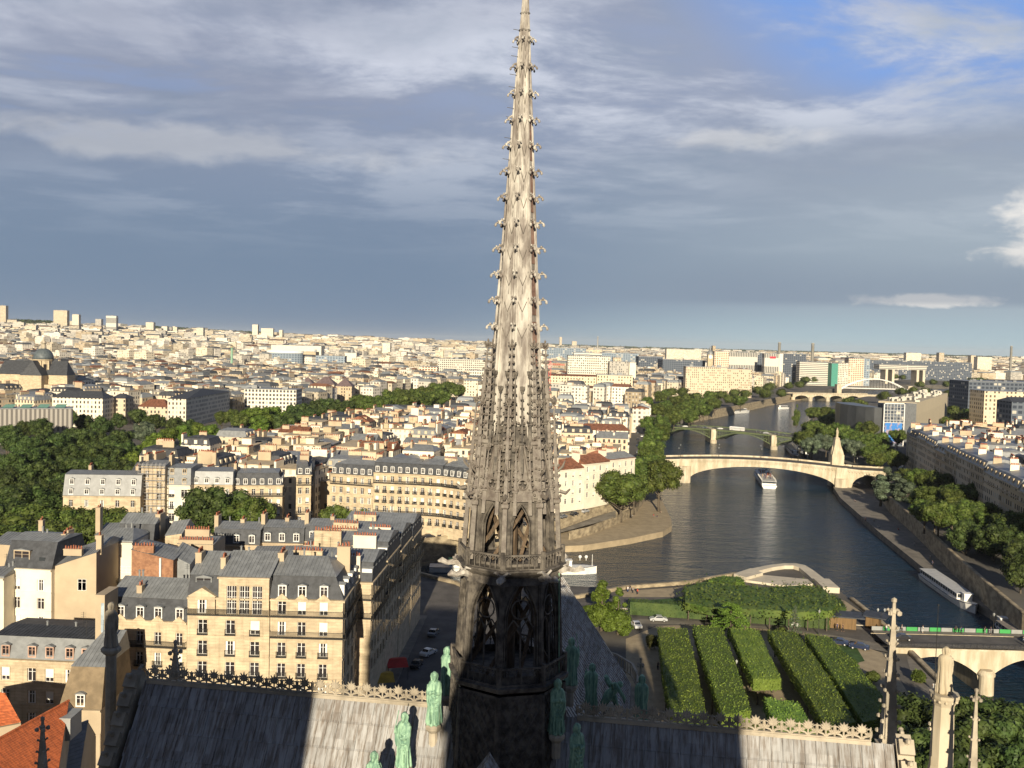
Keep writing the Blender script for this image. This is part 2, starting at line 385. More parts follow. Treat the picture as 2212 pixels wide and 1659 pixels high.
cath = thing('cathedral', 'gothic cathedral with lead roofs, crested ridges and stone gables under the spire', 'cathedral', tuple(S0), ROT)
ZR = 43.0; ZE = 32.6; HW = 7.2; XL = -25.0; XR = 23.6
def pitched(mb, a, b, nrm, zr=ZR, ze=ZE, hw=HW, seam=0.66, rows=True):
    """one lead slope from ridge a-b down towards nrm, with rolls and laps"""
    a = Vector((a[0], a[1], 0)); b = Vector((b[0], b[1], 0)); nrm = Vector((nrm[0], nrm[1], 0)); L = (b - a).length; d = (b - a) / L
    sl = math.hypot(hw, zr - ze)
    up = Vector((nrm.x * (zr - ze), nrm.y * (zr - ze), hw)).normalized()
    def P(s, t, h=0): return a + d * s + nrm * (hw * t) + Vector((0, 0, zr + (ze - zr) * t)) + up * h
    mb.face([P(0, 1), P(L, 1), P(L, 0), P(0, 0)])
    nr = int(sl / 1.45)
    for r in range(nr):
        t0, t1 = r / nr, (r + 1) / nr
        off = 0.33 if r % 2 else 0.0
        k = off
        while k < L:
            wv = 0.045 + 0.02 * random.random()
            mb.mesh_([P(k - wv, t0), P(k + wv, t0), P(k + wv, t1), P(k - wv, t1), P(k - wv * .6, t0, .07), P(k + wv * .6, t0, .07), P(k + wv * .6, t1, .07), P(k - wv * .6, t1, .07)],
                     [(4, 5, 6, 7), (0, 4, 7, 3), (1, 2, 6, 5), (0, 1, 5, 4), (3, 7, 6, 2)])
            k += seam * (1 + random.uniform(-.05, .05))
        # lap of this course over the next
        mb.mesh_([P(0, t1 - .012, .0), P(L, t1 - .012, .0), P(L, t1, .035), P(0, t1, .035), P(0, t1, 0), P(L, t1, 0)], [(0, 1, 2, 3), (3, 2, 5, 4)])
mb = MB(); pitched(mb, (XL + .8, 0), (XR - .6, 0), (0, -1)); pitched(mb, (XR - .6, 0), (XL + .8, 0), (0, 1))
mb.build('transept_roof', M_roof, cath)
mb = MB(); YE = 35.0
pitched(mb, (0, YE), (0, 0), (1, 0)); pitched(mb, (0, 0), (0, YE), (-1, 0))
for k in range(7):     # round end of the choir
    a0, a1 = math.pi * k / 7, math.pi * (k + 1) / 7
    mb.face([(HW * math.cos(a0), YE + HW * math.sin(a0), ZE), (HW * math.cos(a1), YE + HW * math.sin(a1), ZE), (0, YE, ZR)])
mb.build('choir_roof', M_roof, cath)
mb = MB(); pitched(mb, (0, -6), (0, -56), (-1, 0)); pitched(mb, (0, -56), (0, -6), (1, 0)); mb.build('nave_roof', M_roof, cath)
# walls under the roofs, aisles and chapels
mb = MB()
def ring(p, z0, z1): mb.prism(p, z0, z1)
mb.box(XL + .2, -HW + .2, 0, XR - .1, HW - .2, ZE - .1)
mb.box(-HW + .2, -57, 0, HW - .2, YE, ZE - .1)
ap = [(HW - .2, YE - .1)] + [((HW - .2) * math.cos(math.pi * k / 8), YE + (HW - .2) * math.sin(math.pi * k / 8)) for k in range(1, 8)] + [(-HW + .2, YE - .1)]
mb.prism(ap, 0, ZE - .1)
mb.build('wall', M_stone, cath)
mb = MB()
for s in (-1, 1):
    mb.box(min(s * (HW - .1), s * 15.5), HW + .1, 0, max(s * (HW - .1), s * 15.5), YE, 20); mb.box(min(s * 15.4, s * 20.5), HW + .1, 0, max(s * 15.4, s * 20.5), YE, 11)
mb.prism([(15.5 * math.cos(math.pi * k / 12), YE + 15.5 * math.sin(math.pi * k / 12)) for k in range(13)], 0, 19.8)
mb.prism([(20.5 * math.cos(math.pi * k / 12), YE + 20.5 * math.sin(math.pi * k / 12)) for k in range(13)], 0, 10.8)
for s in (-1, 1): mb.box(min(s * (HW - .1), s * 20), -57, 0, max(s * (HW - .1), s * 20), -HW - .1, 19)
mb.build('aisle', M_stone, cath)
# eaves gallery with pierced parapet round the choir
def balus(mb, pts, z, h=1.0, sp=0.55, t=0.12):
    for a, b in zip(pts[:-1], pts[1:]):
        a = Vector((a[0], a[1], 0)); b = Vector((b[0], b[1], 0)); d = b - a; L = d.length; d /= L; nn = Vector((-d.y, d.x, 0)) * t
        for zz, hh in ((z, .14), (z + h - .16, .16)):
            q = [a - nn, b - nn, b + nn, a + nn]; mb.prism([(p.x, p.y) for p in q], zz, zz + hh, True)
        k = sp / 2
        while k < L:
            c = a + d * k; mb.cyl(c.x, c.y, z + .14, z + h - .16, .07, n=5); k += sp
mb = MB()
pts = [(HW + .7, HW + .6), (HW + .7, YE)] + [((HW + .7) * math.cos(math.pi * k / 8), YE + (HW + .7) * math.sin(math.pi * k / 8)) for k in range(1, 8)] + [(-HW - .7, YE), (-HW - .7, HW + .6)]
balus(mb, pts, ZE - .3, 1.3, .6)
for a, b in zip(pts[:-1], pts[1:]):
    pass
for s in (-1, 1): mb.box(s * (HW + .0) - .0 if s > 0 else -HW - .9, HW, ZE - 1.0, s * (HW + .9) if s > 0 else -HW, YE, ZE - .3)
mb.build('parapet', M_stone, cath)

def crocketed_pinnacle(mb, x, y, z0, z1, r, n=8, steps=7, base=0.45, sq=False):
    """square shaft, tapering spirelet with crockets up the edges, fleuron on top"""
    zb = lerp(z0, z1, base)
    mb.lathe([(r, z0), (r, zb - .1), (r * 1.18, zb), (r * 1.18, zb + .08), (r * .82, zb + .12), (r * .16, z1 - .25 * r)], 4 if sq else 8, (x, y), math.pi / 4 if sq else math.pi / 8)
    ne = 4
    for i in range(steps):
        t = (i + .6) / (steps + .6); z = lerp(zb + .15, z1 - .3 * r, t); rr = lerp(r * .82, r * .2, t)
        for k in range(ne):
            a = math.pi / 2 * k + math.pi / 4; c = math.cos(a); s_ = math.sin(a)
            h = r * .34 * (1 - .45 * t)
            mb.ball((x + c * (rr + h * .55), y + s_ * (rr + h * .55), z), h * .62, 6)
            mb.tube([(x + c * rr * .8, y + s_ * rr * .8, z - h * .7), (x + c * (rr + h * .5), y + s_ * (rr + h * .5), z)], h * .36, 4, False)
    zt = z1 - .25 * r
    mb.ball((x, y, zt), r * .3, 6)
    for k in range(4):
        a = math.pi / 2 * k + math.pi / 4
        mb.ball((x + math.cos(a) * r * .48, y + math.sin(a) * r * .48, zt - r * .1), r * .24, 5)
    mb.tube([(x, y, zt - .1), (x, y, zt + r * .75)], [r * .16, r * .13], 6); mb.ball((x, y, zt + r * .85), r * .24, 6)

# ---- ridge crests of cast palmettes
def leaf_blade(mb, x, z, ang, L, wd, curl=0.0, T=None):
    """thick pointed leaf in the x-z plane"""
    n = 5; a = ang; px, pz = x, z; st = []
    for i in range(n + 1):
        t = i / n; wv = wd * math.sin(math.pi * min(1, .12 + t * .88)) * (1 - .35 * t)
        st.append((px, pz, a, wv)); px += math.sin(a) * L / n; pz += math.cos(a) * L / n; a += curl / n
    v = []; f = []
    for (qx, qz, qa, wv) in st:
        cx, cz_ = math.cos(qa) * wv, -math.sin(qa) * wv
        v += [(qx - cx, 0, qz - cz_), (qx, -.07, qz), (qx + cx, 0, qz + cz_), (qx, .07, qz)]
    for i in range(n):
        for k in range(4): k2 = (k + 1) % 4; f.append((4 * i + k, 4 * i + k2, 4 * i + 4 + k2, 4 * i + 4 + k))
    f.append((0, 1, 2, 3)); f.append(tuple(4 * n + k for k in (3, 2, 1, 0)))
    mb.mesh_(v, f)
def crest(x0, x1, unit=1.02):
    mb = MB(); n = max(1, int(round((x1 - x0) / unit))); u = (x1 - x0) / n
    mb.box(x0, -.16, ZR - .12, x1, .16, ZR + .10); mb.box(x0, -.10, ZR + .10, x1, .10, ZR + .17)
    for i in range(n):
        c = x0 + (i + .5) * u
        for a, L in ((0, .60), (.34, .56), (-.34, .56), (.68, .46), (-.68, .46), (1.05, .34), (-1.05, .34)):
            leaf_blade(mb, c, ZR + .55, a, L * .98, .12, .25 * (1 if a > 0 else -1 if a < 0 else 0))
        for s in (-1, 1):
            mb.tube([(c + s * .02, 0, ZR + .15), (c + s * .16, 0, ZR + .3), (c + s * .40, 0, ZR + .36), (c + s * .54, 0, ZR + .58), (c + s * .44, 0, ZR + .80), (c + s * .28, 0, ZR + .74)], [.07, .065, .065, .06, .05, .04], 5)
            for a in (-.9, -.3, .3, .9): leaf_blade(mb, c + s * .33, ZR + .36, s * .2 + a, .32, .07)
            leaf_blade(mb, c + s * u * .5, ZR + .16, s * .15, .62, .075); 
        mb.tube([(c, 0, ZR + .1), (c, 0, ZR + .66)], [.06, .045], 5)
        mb.tube([(c + u / 2, 0, ZR + .1), (c + u / 2, 0, ZR + .9)], [.05, .03], 5)
    return mb
crest(XL + .9, -4.4).build('ridge_crest', M_stone, cath)
crest(4.4, XR - 1.9).build('ridge_crest', M_stone, cath)

# ---- north (left) gable
def gable(xg, s):
    mb = MB(); steps = 11
    mb.T = None
    pts = [(-HW - .4, ZE - .4), (HW + .4, ZE - .4), (0, ZR + .35)]
    x0, x1 = (xg - .5, xg + .45)
    v = [(x, y, z) for x in (x0, x1) for (y, z) in pts]
    mb.mesh_(v, [(0, 1, 2), (5, 4, 3), (0, 3, 4, 1), (1, 4, 5, 2), (2, 5, 3, 0)])
    for sy in (-1, 1):
        for i in range(steps):
            t = (i + .5) / steps; y = sy * (HW + .3) * (1 - t); z = lerp(ZE - .2, ZR + .5, t)
            # coping blocks and crockets climbing the rake
            mb.T = Matrix.Translation((xg, y, z)) @ Matrix.Rotation(-sy * math.atan2(ZR - ZE, HW), 4, 'X')
            mb.box(-.42, -.42, -.1, .42, .42, .32)
            mb.T = None
            mb.tube([(xg, y, z + .1), (xg, y + sy * .25, z + .55), (xg, y + sy * .45, z + .62)], [.16, .13, .1], 6); mb.ball((xg, y + sy * .5, z + .6), .17, 6)
    mb.build('gable', M_stone, cath)
gable(XL, -1); gable(XR, 1)
def pin(px, pvtop, y, h, r, **k):
    p = AtY(px, pvtop, y); q = CMX.inverted() @ p
    mb = MB(); crocketed_pinnacle(mb, q.x, q.y, q.z - h, q.z, r, **k); return mb.build('pinnacle', M_stone, cath)
pin(379, 1401, 66.5, 13, .78, steps=6, base=.72, sq=True)
pin(92, 1566, 53.5, 12, .62, steps=7, base=.55, sq=True)
pin(1931, 1313, 61.0, 15, .84, steps=8, base=.38, sq=True)
pin(2109, 1503, 50.5, 11, .52, steps=6, base=.3, sq=True)
pin(1384, 1432, 68.0, 14, .5, steps=5, base=.7, sq=True)

# ================================================================== THE SPIRE
spire = thing('spire', 'tall slender lead covered gothic spire with crockets rising from the crossing', 'spire', tuple(S0), ROT)
# a roof drawn down over the crossing
def fpt(k, R, x, z, dpt, off=22.5):
    """point on face k of an octagon of circumradius R; x across the face, dpt inwards"""
    a = rad(45 * k + off); ap_ = R * math.cos(math.pi / 8) - dpt
    return (ap_ * math.cos(a) - x * math.sin(a), ap_ * math.sin(a) + x * math.cos(a), z)
def arch_curve(hw, zs, za, n=7, p=1.9): return [(hw * (1 - (i / n) ** p), zs + (za - zs) * i / n) for i in range(n + 1)]
def octa_arches(mb, z0, z1, Ra, Rb, of, zs, za, depth=.28, sill=0.0, sub=False):
    """eight faces each with a pointed opening (of = opening as a share of the face)"""
    Rz = lambda z: lerp(Ra, Rb, (z - z0) / (z1 - z0))
    for k in range(8):
        def P(x, z, d=0.0): return fpt(k, Rz(z), x * Rz(z), z, d)
        hwf = math.sin(math.pi / 8); ho = hwf * of
        cv = arch_curve(ho, zs, za)
        zb = z0 + sill
        for s in (-1, 1):
            mb.face([P(s * ho, zb), P(s * hwf, zb), P(s * hwf, zs), P(s * ho, zs)])
            mb.face([P(s * ho, zb), P(s * ho, zb, depth), P(s * ho, zs, depth), P(s * ho, zs)])
            for (xa, za_), (xb, zb_) in zip(cv[:-1], cv[1:]):
                mb.face([P(s * xa, za_), P(s * hwf, za_), P(s * hwf, zb_), P(s * xb, zb_)])
                mb.face([P(s * xa, za_), P(s * xa, za_, depth), P(s * xb, zb_, depth), P(s * xb, zb_)])
            # moulding round the opening
            pl_ = [P(s * (ho * 1.06), zb, -.05), P(s * (ho * 1.06), zs, -.05)] + [P(s * (x + .02), z + .03, -.05) for x, z in cv[1:]]
            mb.tube(pl_, .055, 5, False)
            pl_ = [P(s * (ho * .9), zb, .10), P(s * (ho * .9), zs, .10)] + [P(s * x * .9, z - .08, .10) for x, z in cv[1:]]
            mb.tube(pl_, .045, 5, False)
        mb.face([P(-hwf, za), P(hwf, za), P(hwf, z1), P(-hwf, z1)])
        if sill: mb.face([P(-hwf, z0), P(hwf, z0), P(hwf, zb), P(-hwf, zb)])
        if sub:
            # mullion, two lights and a roundel
            zc = zs + .1
            mb.tube([P(0, zb, .12), P(0, zc - .5, .12)], .06, 5, False)
            for s in (-1, 1):
                c2 = [(x * .46, z) for x, z in arch_curve(ho, zc - 1.0, zc - .1)]
                for q in (-1, 1): mb.tube([P(s * ho * .47 + q * x, z, .12) for x, z in c2], .045, 5, False)
            rr = ho * .62; mb.tube([P(rr * math.cos(t), zs + .62 + rr * Rz(zs) * math.sin(t), .12) for t in [2 * math.pi * i / 14 for i in range(15)]], .05, 5, False)
        # column at the corner
    for k in range(8):
        a = rad(45 * k)
        mb.tube([(Rz(z0) * math.cos(a), Rz(z0) * math.sin(a), z0), (Rz(z1) * math.cos(a), Rz(z1) * math.sin(a), z1)], .13, 7, False)
        for q in (-.22, .22):
            a2 = a + q / Ra * .5
            mb.tube([(1.01 * Rz(z0) * math.cos(a2), 1.01 * Rz(z0) * math.sin(a2), z0), (1.01 * Rz(z1) * math.cos(a2), 1.01 * Rz(z1) * math.sin(a2), z1)], .06, 5, False)
# lower pyramid with lozenge lattice, leaning into the roofs
mb = MB()
for k in range(8):
    mb.face([fpt(k, 3.75, -3.75 * .3827, 37.5, 0), fpt(k, 3.75, 3.75 * .3827, 37.5, 0), fpt(k, 3.45, 3.45 * .3827, 45.2, 0), fpt(k, 3.45, -3.45 * .3827, 45.2, 0)])
    for i in range(-5, 6):
        for s in (-1, 1):
            p = []
            for t in (0, 1):
                z = 38 + 7 * t; x = (i * .55 + s * (t - .5) * 4.2)
                p.append((x, z))
            (xa, za_), (xb, zb_) = p; lim = 1.3
            ts = sorted(((-lim - xa) / (xb - xa), (lim - xa) / (xb - xa))); t0, t1 = max(0, ts[0]), min(1, ts[1])
            if t1 - t0 > .08:
                q = [(lerp(xa, xb, t), lerp(za_, zb_, t)) for t in (t0, t1)]
                mb.tube([fpt(k, lerp(3.75, 3.45, (z - 37.5) / 7.7), x, z, -.03) for x, z in q], .07, 4, False)
for k in range(8):
    a = rad(45 * k); mb.tube([(3.75 * math.cos(a), 3.75 * math.sin(a), 37.5), (3.45 * math.cos(a), 3.45 * math.sin(a), 45.2)], .18, 6, False)
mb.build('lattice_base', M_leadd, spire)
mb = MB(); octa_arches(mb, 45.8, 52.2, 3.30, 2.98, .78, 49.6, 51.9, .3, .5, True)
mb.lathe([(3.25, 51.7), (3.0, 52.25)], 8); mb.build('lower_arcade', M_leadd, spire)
mb = MB(); mb.cyl(0, 0, 38, 58, .45, .35, 8)
for k in range(8):
    a = rad(45 * k + 22); b = rad(45 * k + 120)
    mb.tube([(2.6 * math.cos(a), 2.6 * math.sin(a), 46), (2.4 * math.cos(b), 2.4 * math.sin(b), 51.8)], .16, 4)
    mb.tube([(2.2 * math.cos(a), 2.2 * math.sin(a), 53), (1.9 * math.cos(b), 1.9 * math.sin(b), 57.5)], .15, 4)
mb.build('timber_frame', M_wood, spire)
mb = MB(); mb.lathe([(3.1, 45.2), (3.75, 45.5), (3.8, 45.75), (3.3, 45.85)], 8); mb.build('cornice', M_leadd, spire); mb = MB(); mb.lathe([(2.9, 52.0), (3.35, 52.35), (3.5, 52.55), (3.45, 52.62), (2.7, 52.7)], 8); mb.build('cornice', M_leadd, spire)
def spire_balustrade(R, z, h, nm):
    mb = MB(); hw_ = R * .3827
    for k in range(8):
        for zz in (z, z + h - .1): mb.tube([fpt(k, R, -hw_, zz, 0), fpt(k, R, hw_, zz, 0)], .075, 4, False)
        nb = 7
        for i in range(nb):
            x = lerp(-hw_ * .88, hw_ * .88, i / (nb - 1)); mb.tube([fpt(k, R, x, z, 0), fpt(k, R, x, z + h - .1, 0)], .035, 4, False)
            if i < nb - 1:
                x2 = lerp(-hw_ * .88, hw_ * .88, (i + 1) / (nb - 1)); xm = (x + x2) / 2
                mb.tube([fpt(k, R, x, z + h * .6, 0), fpt(k, R, xm, z + h * .82, 0), fpt(k, R, x2, z + h * .6, 0)], .03, 4, False)
        a = rad(45 * k); mb.tube([(R * math.cos(a), R * math.sin(a), z - .2), (R * math.cos(a), R * math.sin(a), z + h + .1)], .14, 6)
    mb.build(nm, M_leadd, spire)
spire_balustrade(3.55, 45.85, 1.1, 'balustrade'); spire_balustrade(3.22, 52.65, .95, 'balustrade')
mb = MB()
mb.lathe([(3.3, 51.9), (3.3, 51.9)], 8, cap=False) if False else None
for k in range(8):      # beasts jutting out below the gallery, each its own piece
    a = rad(45 * k); g = MB(); c, s_ = math.cos(a), math.sin(a)
    g.tube([(c * 2.9, s_ * 2.9, 52.0), (c * 3.5, s_ * 3.5, 52.25), (c * 4.0, s_ * 4.0, 52.15), (c * 4.35, s_ * 4.35, 52.3), (c * 4.6, s_ * 4.6, 52.2)], [.2, .22, .16, .2, .07], 6)
    for q in (-1, 1): g.tube([(c * 3.5, s_ * 3.5, 52.3), (c * 3.55 - q * s_ * .35, s_ * 3.55 + q * c * .35, 52.6), (c * 3.3 - q * s_ * .5, s_ * 3.3 + q * c * .5, 52.5)], [.1, .08, .03], 4)
    g.build('gargoyle', M_lead, spire)
mb = MB(); octa_arches(mb, 52.7, 57.0, 2.62, 2.42, .62, 55.0, 56.4, .25, .15, False)
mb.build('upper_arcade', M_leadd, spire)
# lancet gables over the upper openings
for k in range(8):
    g = MB(); R0 = 2.62; hw_ = R0 * .3827 * .62
    tp = 60.6
    def P(x, z, d=0.0):
        return fpt(k, lerp(R0, 1.85, max(0, (z - 56.6)) / 4), x, z, -.12 + d)
    ro = .30; zc = 57.6; n = 12
    # face of the gable with a round hole and a slit above it
    for s in (-1, 1):
        g.face([P(s * hw_, 56.6), P(s * .0, 56.6), P(0, zc - ro), P(s * ro * .7, zc - ro * .7)][::1])
        g.face([P(s * hw_, 56.6), P(s * ro * .7, zc - ro * .7), P(s * ro, zc), P(s * hw_ * .72, zc)])
        g.face([P(s * hw_ * .72, zc), P(s * ro, zc), P(s * ro * .7, zc + ro * .7), P(s * hw_ * .55, 58.3)])
        g.face([P(s * hw_ * .55, 58.3), P(s * ro * .7, zc + ro * .7), P(0, zc + ro), P(s * .1, 58.4)])
        g.face([P(s * hw_ * .55, 58.3), P(s * .1, 58.4), P(s * .1, 59.1), P(s * hw_ * .34, 59.1)])
        g.face([P(s * hw_ * .34, 59.1), P(s * .1, 59.1), P(0, 59.3), P(0, tp)])
        g.tube([P(s * hw_, 56.6, -.03), P(s * hw_ * .55, 58.3, -.03), P(0, tp, -.03)], .075, 5)
        for i in range(6):
            t = (i + .7) / 7; x = s * (hw_ * (1 - t) + .16); z = lerp(56.6, tp, t); g.ball(P(x, z, -.05), .085, 6)
    g.tube([P(ro * math.cos(t), zc + ro * math.sin(t), -.03) for t in [2 * math.pi * i / n for i in range(n + 1)]], .06, 5, False)
    for q in range(3):
        t = 2 * math.pi * q / 3 + .5; g.ball(P(ro * .62 * math.cos(t), zc + ro * .62 * math.sin(t), .02), .1, 6)
    g.tube([P(0, tp - .1), P(0, tp + .75)], [.07, .04], 5)
    for z in (tp + .25, tp + .6):
        for q in (-1, 1): g.ball(P(q * .17, z), .085, 5)
    g.build('gable', M_leadm, spire)
# clustered pinnacles, close in and leaning with the shaft
def slim_pinnacle(ang, Rb, Rt, z0, z1, r, n=9, m=None):
    g = MB(); a = rad(ang); c, s_ = math.cos(a), math.sin(a)
    P = lambda t: Vector((c * lerp(Rb, Rt, t), s_ * lerp(Rb, Rt, t), lerp(z0, z1, t)))
    g.tube([P(0), P(.33), P(.34), P(.36), P(.37), P(.62), P(.63), P(.95)], [r, r * .9, r * 1.5, r * 1.5, r * .85, r * .6, r * .8, r * .2], 4)
    for i in range(n):
        t = .38 + .58 * i / (n - 1); p = P(t); h = r * lerp(1.15, .65, (t - .38) / .58)
        for q in range(4):
            b = a + math.pi / 4 + q * math.pi / 2; d = Vector((math.cos(b), math.sin(b), 0)); rr = lerp(r * .8, r * .3, (t - .38) / .58)
            g.ball(tuple(p + d * (rr + h * .5)), h * .42, 5); g.tube([p - Vector((0, 0, .1)), p + d * (rr + h * .4)], h * .2, 4, False)
    p = P(.96)
    for q in range(6):
        b = a + q * math.pi / 3; d = Vector((math.cos(b), math.sin(b), 0)); g.tube([p, p + d * r * .7 + Vector((0, 0, .12)), p + d * r * 1.1 + Vector((0, 0, .3))], [.05, .05, .035], 4)
    g.tube([p - Vector((0, 0, .1)), P(1.0) + Vector((0, 0, .12))], [.07, .03], 5); g.ball(tuple(P(1.0)), .085, 5)
    return g.build('pinnacle', m or M_leadm, spire)
for k in range(8):
    slim_pinnacle(45 * k, 2.4, 1.76, 56.8, 66.1, .24, 13)
    slim_pinnacle(45 * k, 2.98, 2.38, 53.0, 62.7, .2, 10, M_leadm)
    for q in (-12, 12): slim_pinnacle(45 * k + q, 2.62, 2.25, 55.8, 59.8, .15, 5)
    for q in (-8, 8): slim_pinnacle(45 * k + q, 2.1, 1.72, 59.5, 64.2, .13, 6, M_leadd)
    slim_pinnacle(45 * k + 22.5, 2.15, 1.7, 58.2, 63.3, .13, 7, M_leadd)
for k in range(8):      # little buttress arms tying the outer pinnacles in
    a = rad(45 * k); g = MB(); c, s_ = math.cos(a), math.sin(a)
    g.tube([(c * 2.85, s_ * 2.85, 56.4), (c * 2.45, s_ * 2.45, 57.6), (c * 1.8, s_ * 1.8, 58.6)], [.14, .12, .10], 4)
    g.tube([(c * 2.9, s_ * 2.9, 57.0), (c * 3.3, s_ * 3.3, 56.9), (c * 3.55, s_ * 3.55, 57.15)], [.13, .12, .05], 5)
    g.tube([(c * 2.75, s_ * 2.75, 58.2), (c * 3.05, s_ * 3.05, 58.5), (c * 3.2, s_ * 3.2, 58.9)], [.08, .09, .03], 5)
    g.build('flying_buttress', M_leadm, spire)
# the shaft: eight lead faces between eight rolls
mb = MB(); ZS0, ZS1 = 57.4, 88.2
RS = lambda z: lerp(1.88, .07, (z - ZS0) / (ZS1 - ZS0))
import itertools
for k in range(8):
    zb = 61.0
    while zb < ZS1 - .01:
        zt = min(ZS1, zb + 1.62)
        mb.face([fpt(k, RS(zb) * .98, -RS(zb) * .375, zb, 0), fpt(k, RS(zb) * .98, RS(zb) * .375, zb, 0), fpt(k, RS(zt) * .98, RS(zt) * .375, zt, 0), fpt(k, RS(zt) * .98, -RS(zt) * .375, zt, 0)])
        mb.mi = 0
        zb = zt
mb.build('shaft', M_lead, spire)
mb = MB(); mb.lathe([(2.3, 56.6), (2.0, 58.6), (RS(61.0) + .02, 61.0)], 8, cap=False); mb.build('shaft_foot', M_leadd, spire)  # shade of the recess behind the gables put into a darker, weathered lead
mb = MB()
for z in (64.6, 67.7, 70.8, 73.9, 77.0): q = 2.7; mb.face([fpt(7, RS(z), -RS(z) * .2, z, -.02), fpt(7, RS(z), RS(z) * .2, z, -.02), fpt(7, RS(z + q), RS(z + q) * .2, z + q, -.02), fpt(7, RS(z + q), -RS(z + q) * .2, z + q, -.02)])
mb.build('reddish_panel', M_rust, spire)
for k in range(8):
    a = rad(45 * k); g = MB(); c, s_ = math.cos(a), math.sin(a)
    g.tube([(c * RS(z), s_ * RS(z), z) for z in (ZS0, 65, 73, 81, ZS1)], [.12, .10, .085, .07, .05], 6)
    for q in (-1, 1):
        b = a + q * .13
        g.tube([(math.cos(b) * RS(z) * .97, math.sin(b) * RS(z) * .97, z) for z in (ZS0, 65, 73, 81, 86)], [.05, .045, .04, .03, .02], 4)
    g.build('rib', M_lead, spire)
ZC = [AtY(1121, v, 57).z for v in (86, 144.6, 202, 259, 315, 371, 427, 482.5, 537.5, 593, 648.6, 705)]
g = MB()
for z in ZC:      # lead seams in long V shapes on every face
    for k in range(8):
        r = RS(z)
        for s in (-1, 1): g.tube([fpt(k, r, s * r * .36, z + .25, -.0), fpt(k, RS(z - .9), 0, z - .75, -.0)], .022, 4, False)
        g.tube([fpt(k, r, 0, z - .75, 0), fpt(k, RS(z - 1.3), 0, z - 1.25, 0)], .02, 4, False)
g.build('seam', M_leadd, spire)
cr = MB(); cr.tube([(0, 0, -.5), (.05, 0, -.15), (.22, 0, .08), (.42, 0, .10), (.55, 0, .02), (.60, 0, -.10), (.53, 0, -.16)], [.05, .07, .07, .065, .06, .05, .04], 6)
cr.ball((.55, 0, -.06), .10, 6); cr.ball((.34, .10, .17), .08, 5); cr.ball((.34, -.10, .17), .08, 5); cr.ball((.16, 0, -.12), .13, 5)
cro = cr.build('crocket', M_lead, spire, True)
first = True
for z in ZC:
    for k in range(8):
        o = cro if first else link('crocket', cro.data, spire); first = False
        a = rad(45 * k); s_ = lerp(.62, 1.0, min(1, (88 - z) / 16))
        o.location = (math.cos(a) * RS(z), math.sin(a) * RS(z), z - .05); o.rotation_euler = (0, 0, a); o.scale = (s_,) * 3
g = MB()
for v in (29, 66, -20): z = AtY(1136, v, 57).z; g.lathe([(RS(z) + .05, z - .08), (RS(z) + .12, z), (RS(z) + .04, z + .08)], 8)
g.build('collar', M_lead, spire)
g = MB(); g.lathe([(.16, 88), (.3, 88.3), (.12, 88.7), (.34, 89.1), (.06, 89.6), (.05, 91.5)], 8)
g.tube([(-.7, 0, 90.6), (.7, 0, 90.6)], .06, 6); g.tube([(0, -.7, 90.6), (0, .7, 90.6)], .06, 6); g.build('finial_cross', M_lead, spire)
g = MB()
for z in [AtY(1121, v, 57).z for v in (66, 104, 123, 163, 190, 235, 255, 300, 322, 346)]:
    a = rad(180 + 22.5 * .6); g.tube([(math.cos(a) * RS(z), math.sin(a) * RS(z), z), (math.cos(a) * (RS(z) + .42), math.sin(a) * (RS(z) + .42), z + .05)], .02, 4)
g.build('climbing_rung', M_iron, spire)
g = MB(); g.tube([(3.3, -.3, 36), (3.25, -.3, 45), (3.05, -.3, 52)], .04, 4); g.build('drainpipe', M_copper, spire)

# ================================================================== TOWERS (the photographer stands on the right-hand one)
for s, nm in ((-1, 'north'), (1, 'south')):
    t = thing('bell_tower', 'square stone bell tower on the %s side behind the spire' % nm, 'tower', tuple(CL(s * 13.4, -63.5)), ROT)
    xw = -9.2 if s > 0 else -7.0; mb = MB(); mb.box(xw, -7.5, 0, 7.0, 7.2, 64.2); mb.box(xw - .3, -7.8, 62.6, 7.3, 7.5, 63.0)  # right-hand tower widened, unseen, to shift its shadow on the spire
    for sx in (-1, 1):
        for sy in (-1, 1): mb.box(sx * 6.4 - .9, sy * 6.6 - .9, 0, sx * 6.4 + .9, sy * 6.6 + .9, 61)
    mb.build('wall', M_stone, t)
    mb = MB(); mb.mesh_([(xw + .6, -6, 64.2), (5.8, -6, 64.2), (5.8, 3.2, 64.2), (xw + .6, 3.2, 64.2), (xw + 1.6, -4, 70.1 if s > 0 else 68), (5.0, -4, 70.1 if s > 0 else 68), (5.0, 1.6, 70.1 if s > 0 else 68), (xw + 1.6, 1.6, 70.1 if s > 0 else 68)], [(0, 1, 5, 4), (1, 2, 6, 5), (2, 3, 7, 6), (3, 0, 4, 7), (4, 5, 6, 7)])  # raised roof out of view, added and sized for its shadow on the spire
    mb.build('roof', M_lead, t)
mb = MB(); mb.box(-6.6, -70, 0, 6.6, -57.2, 46.5); o = mb.build('facade_wall', M_stone, cath)
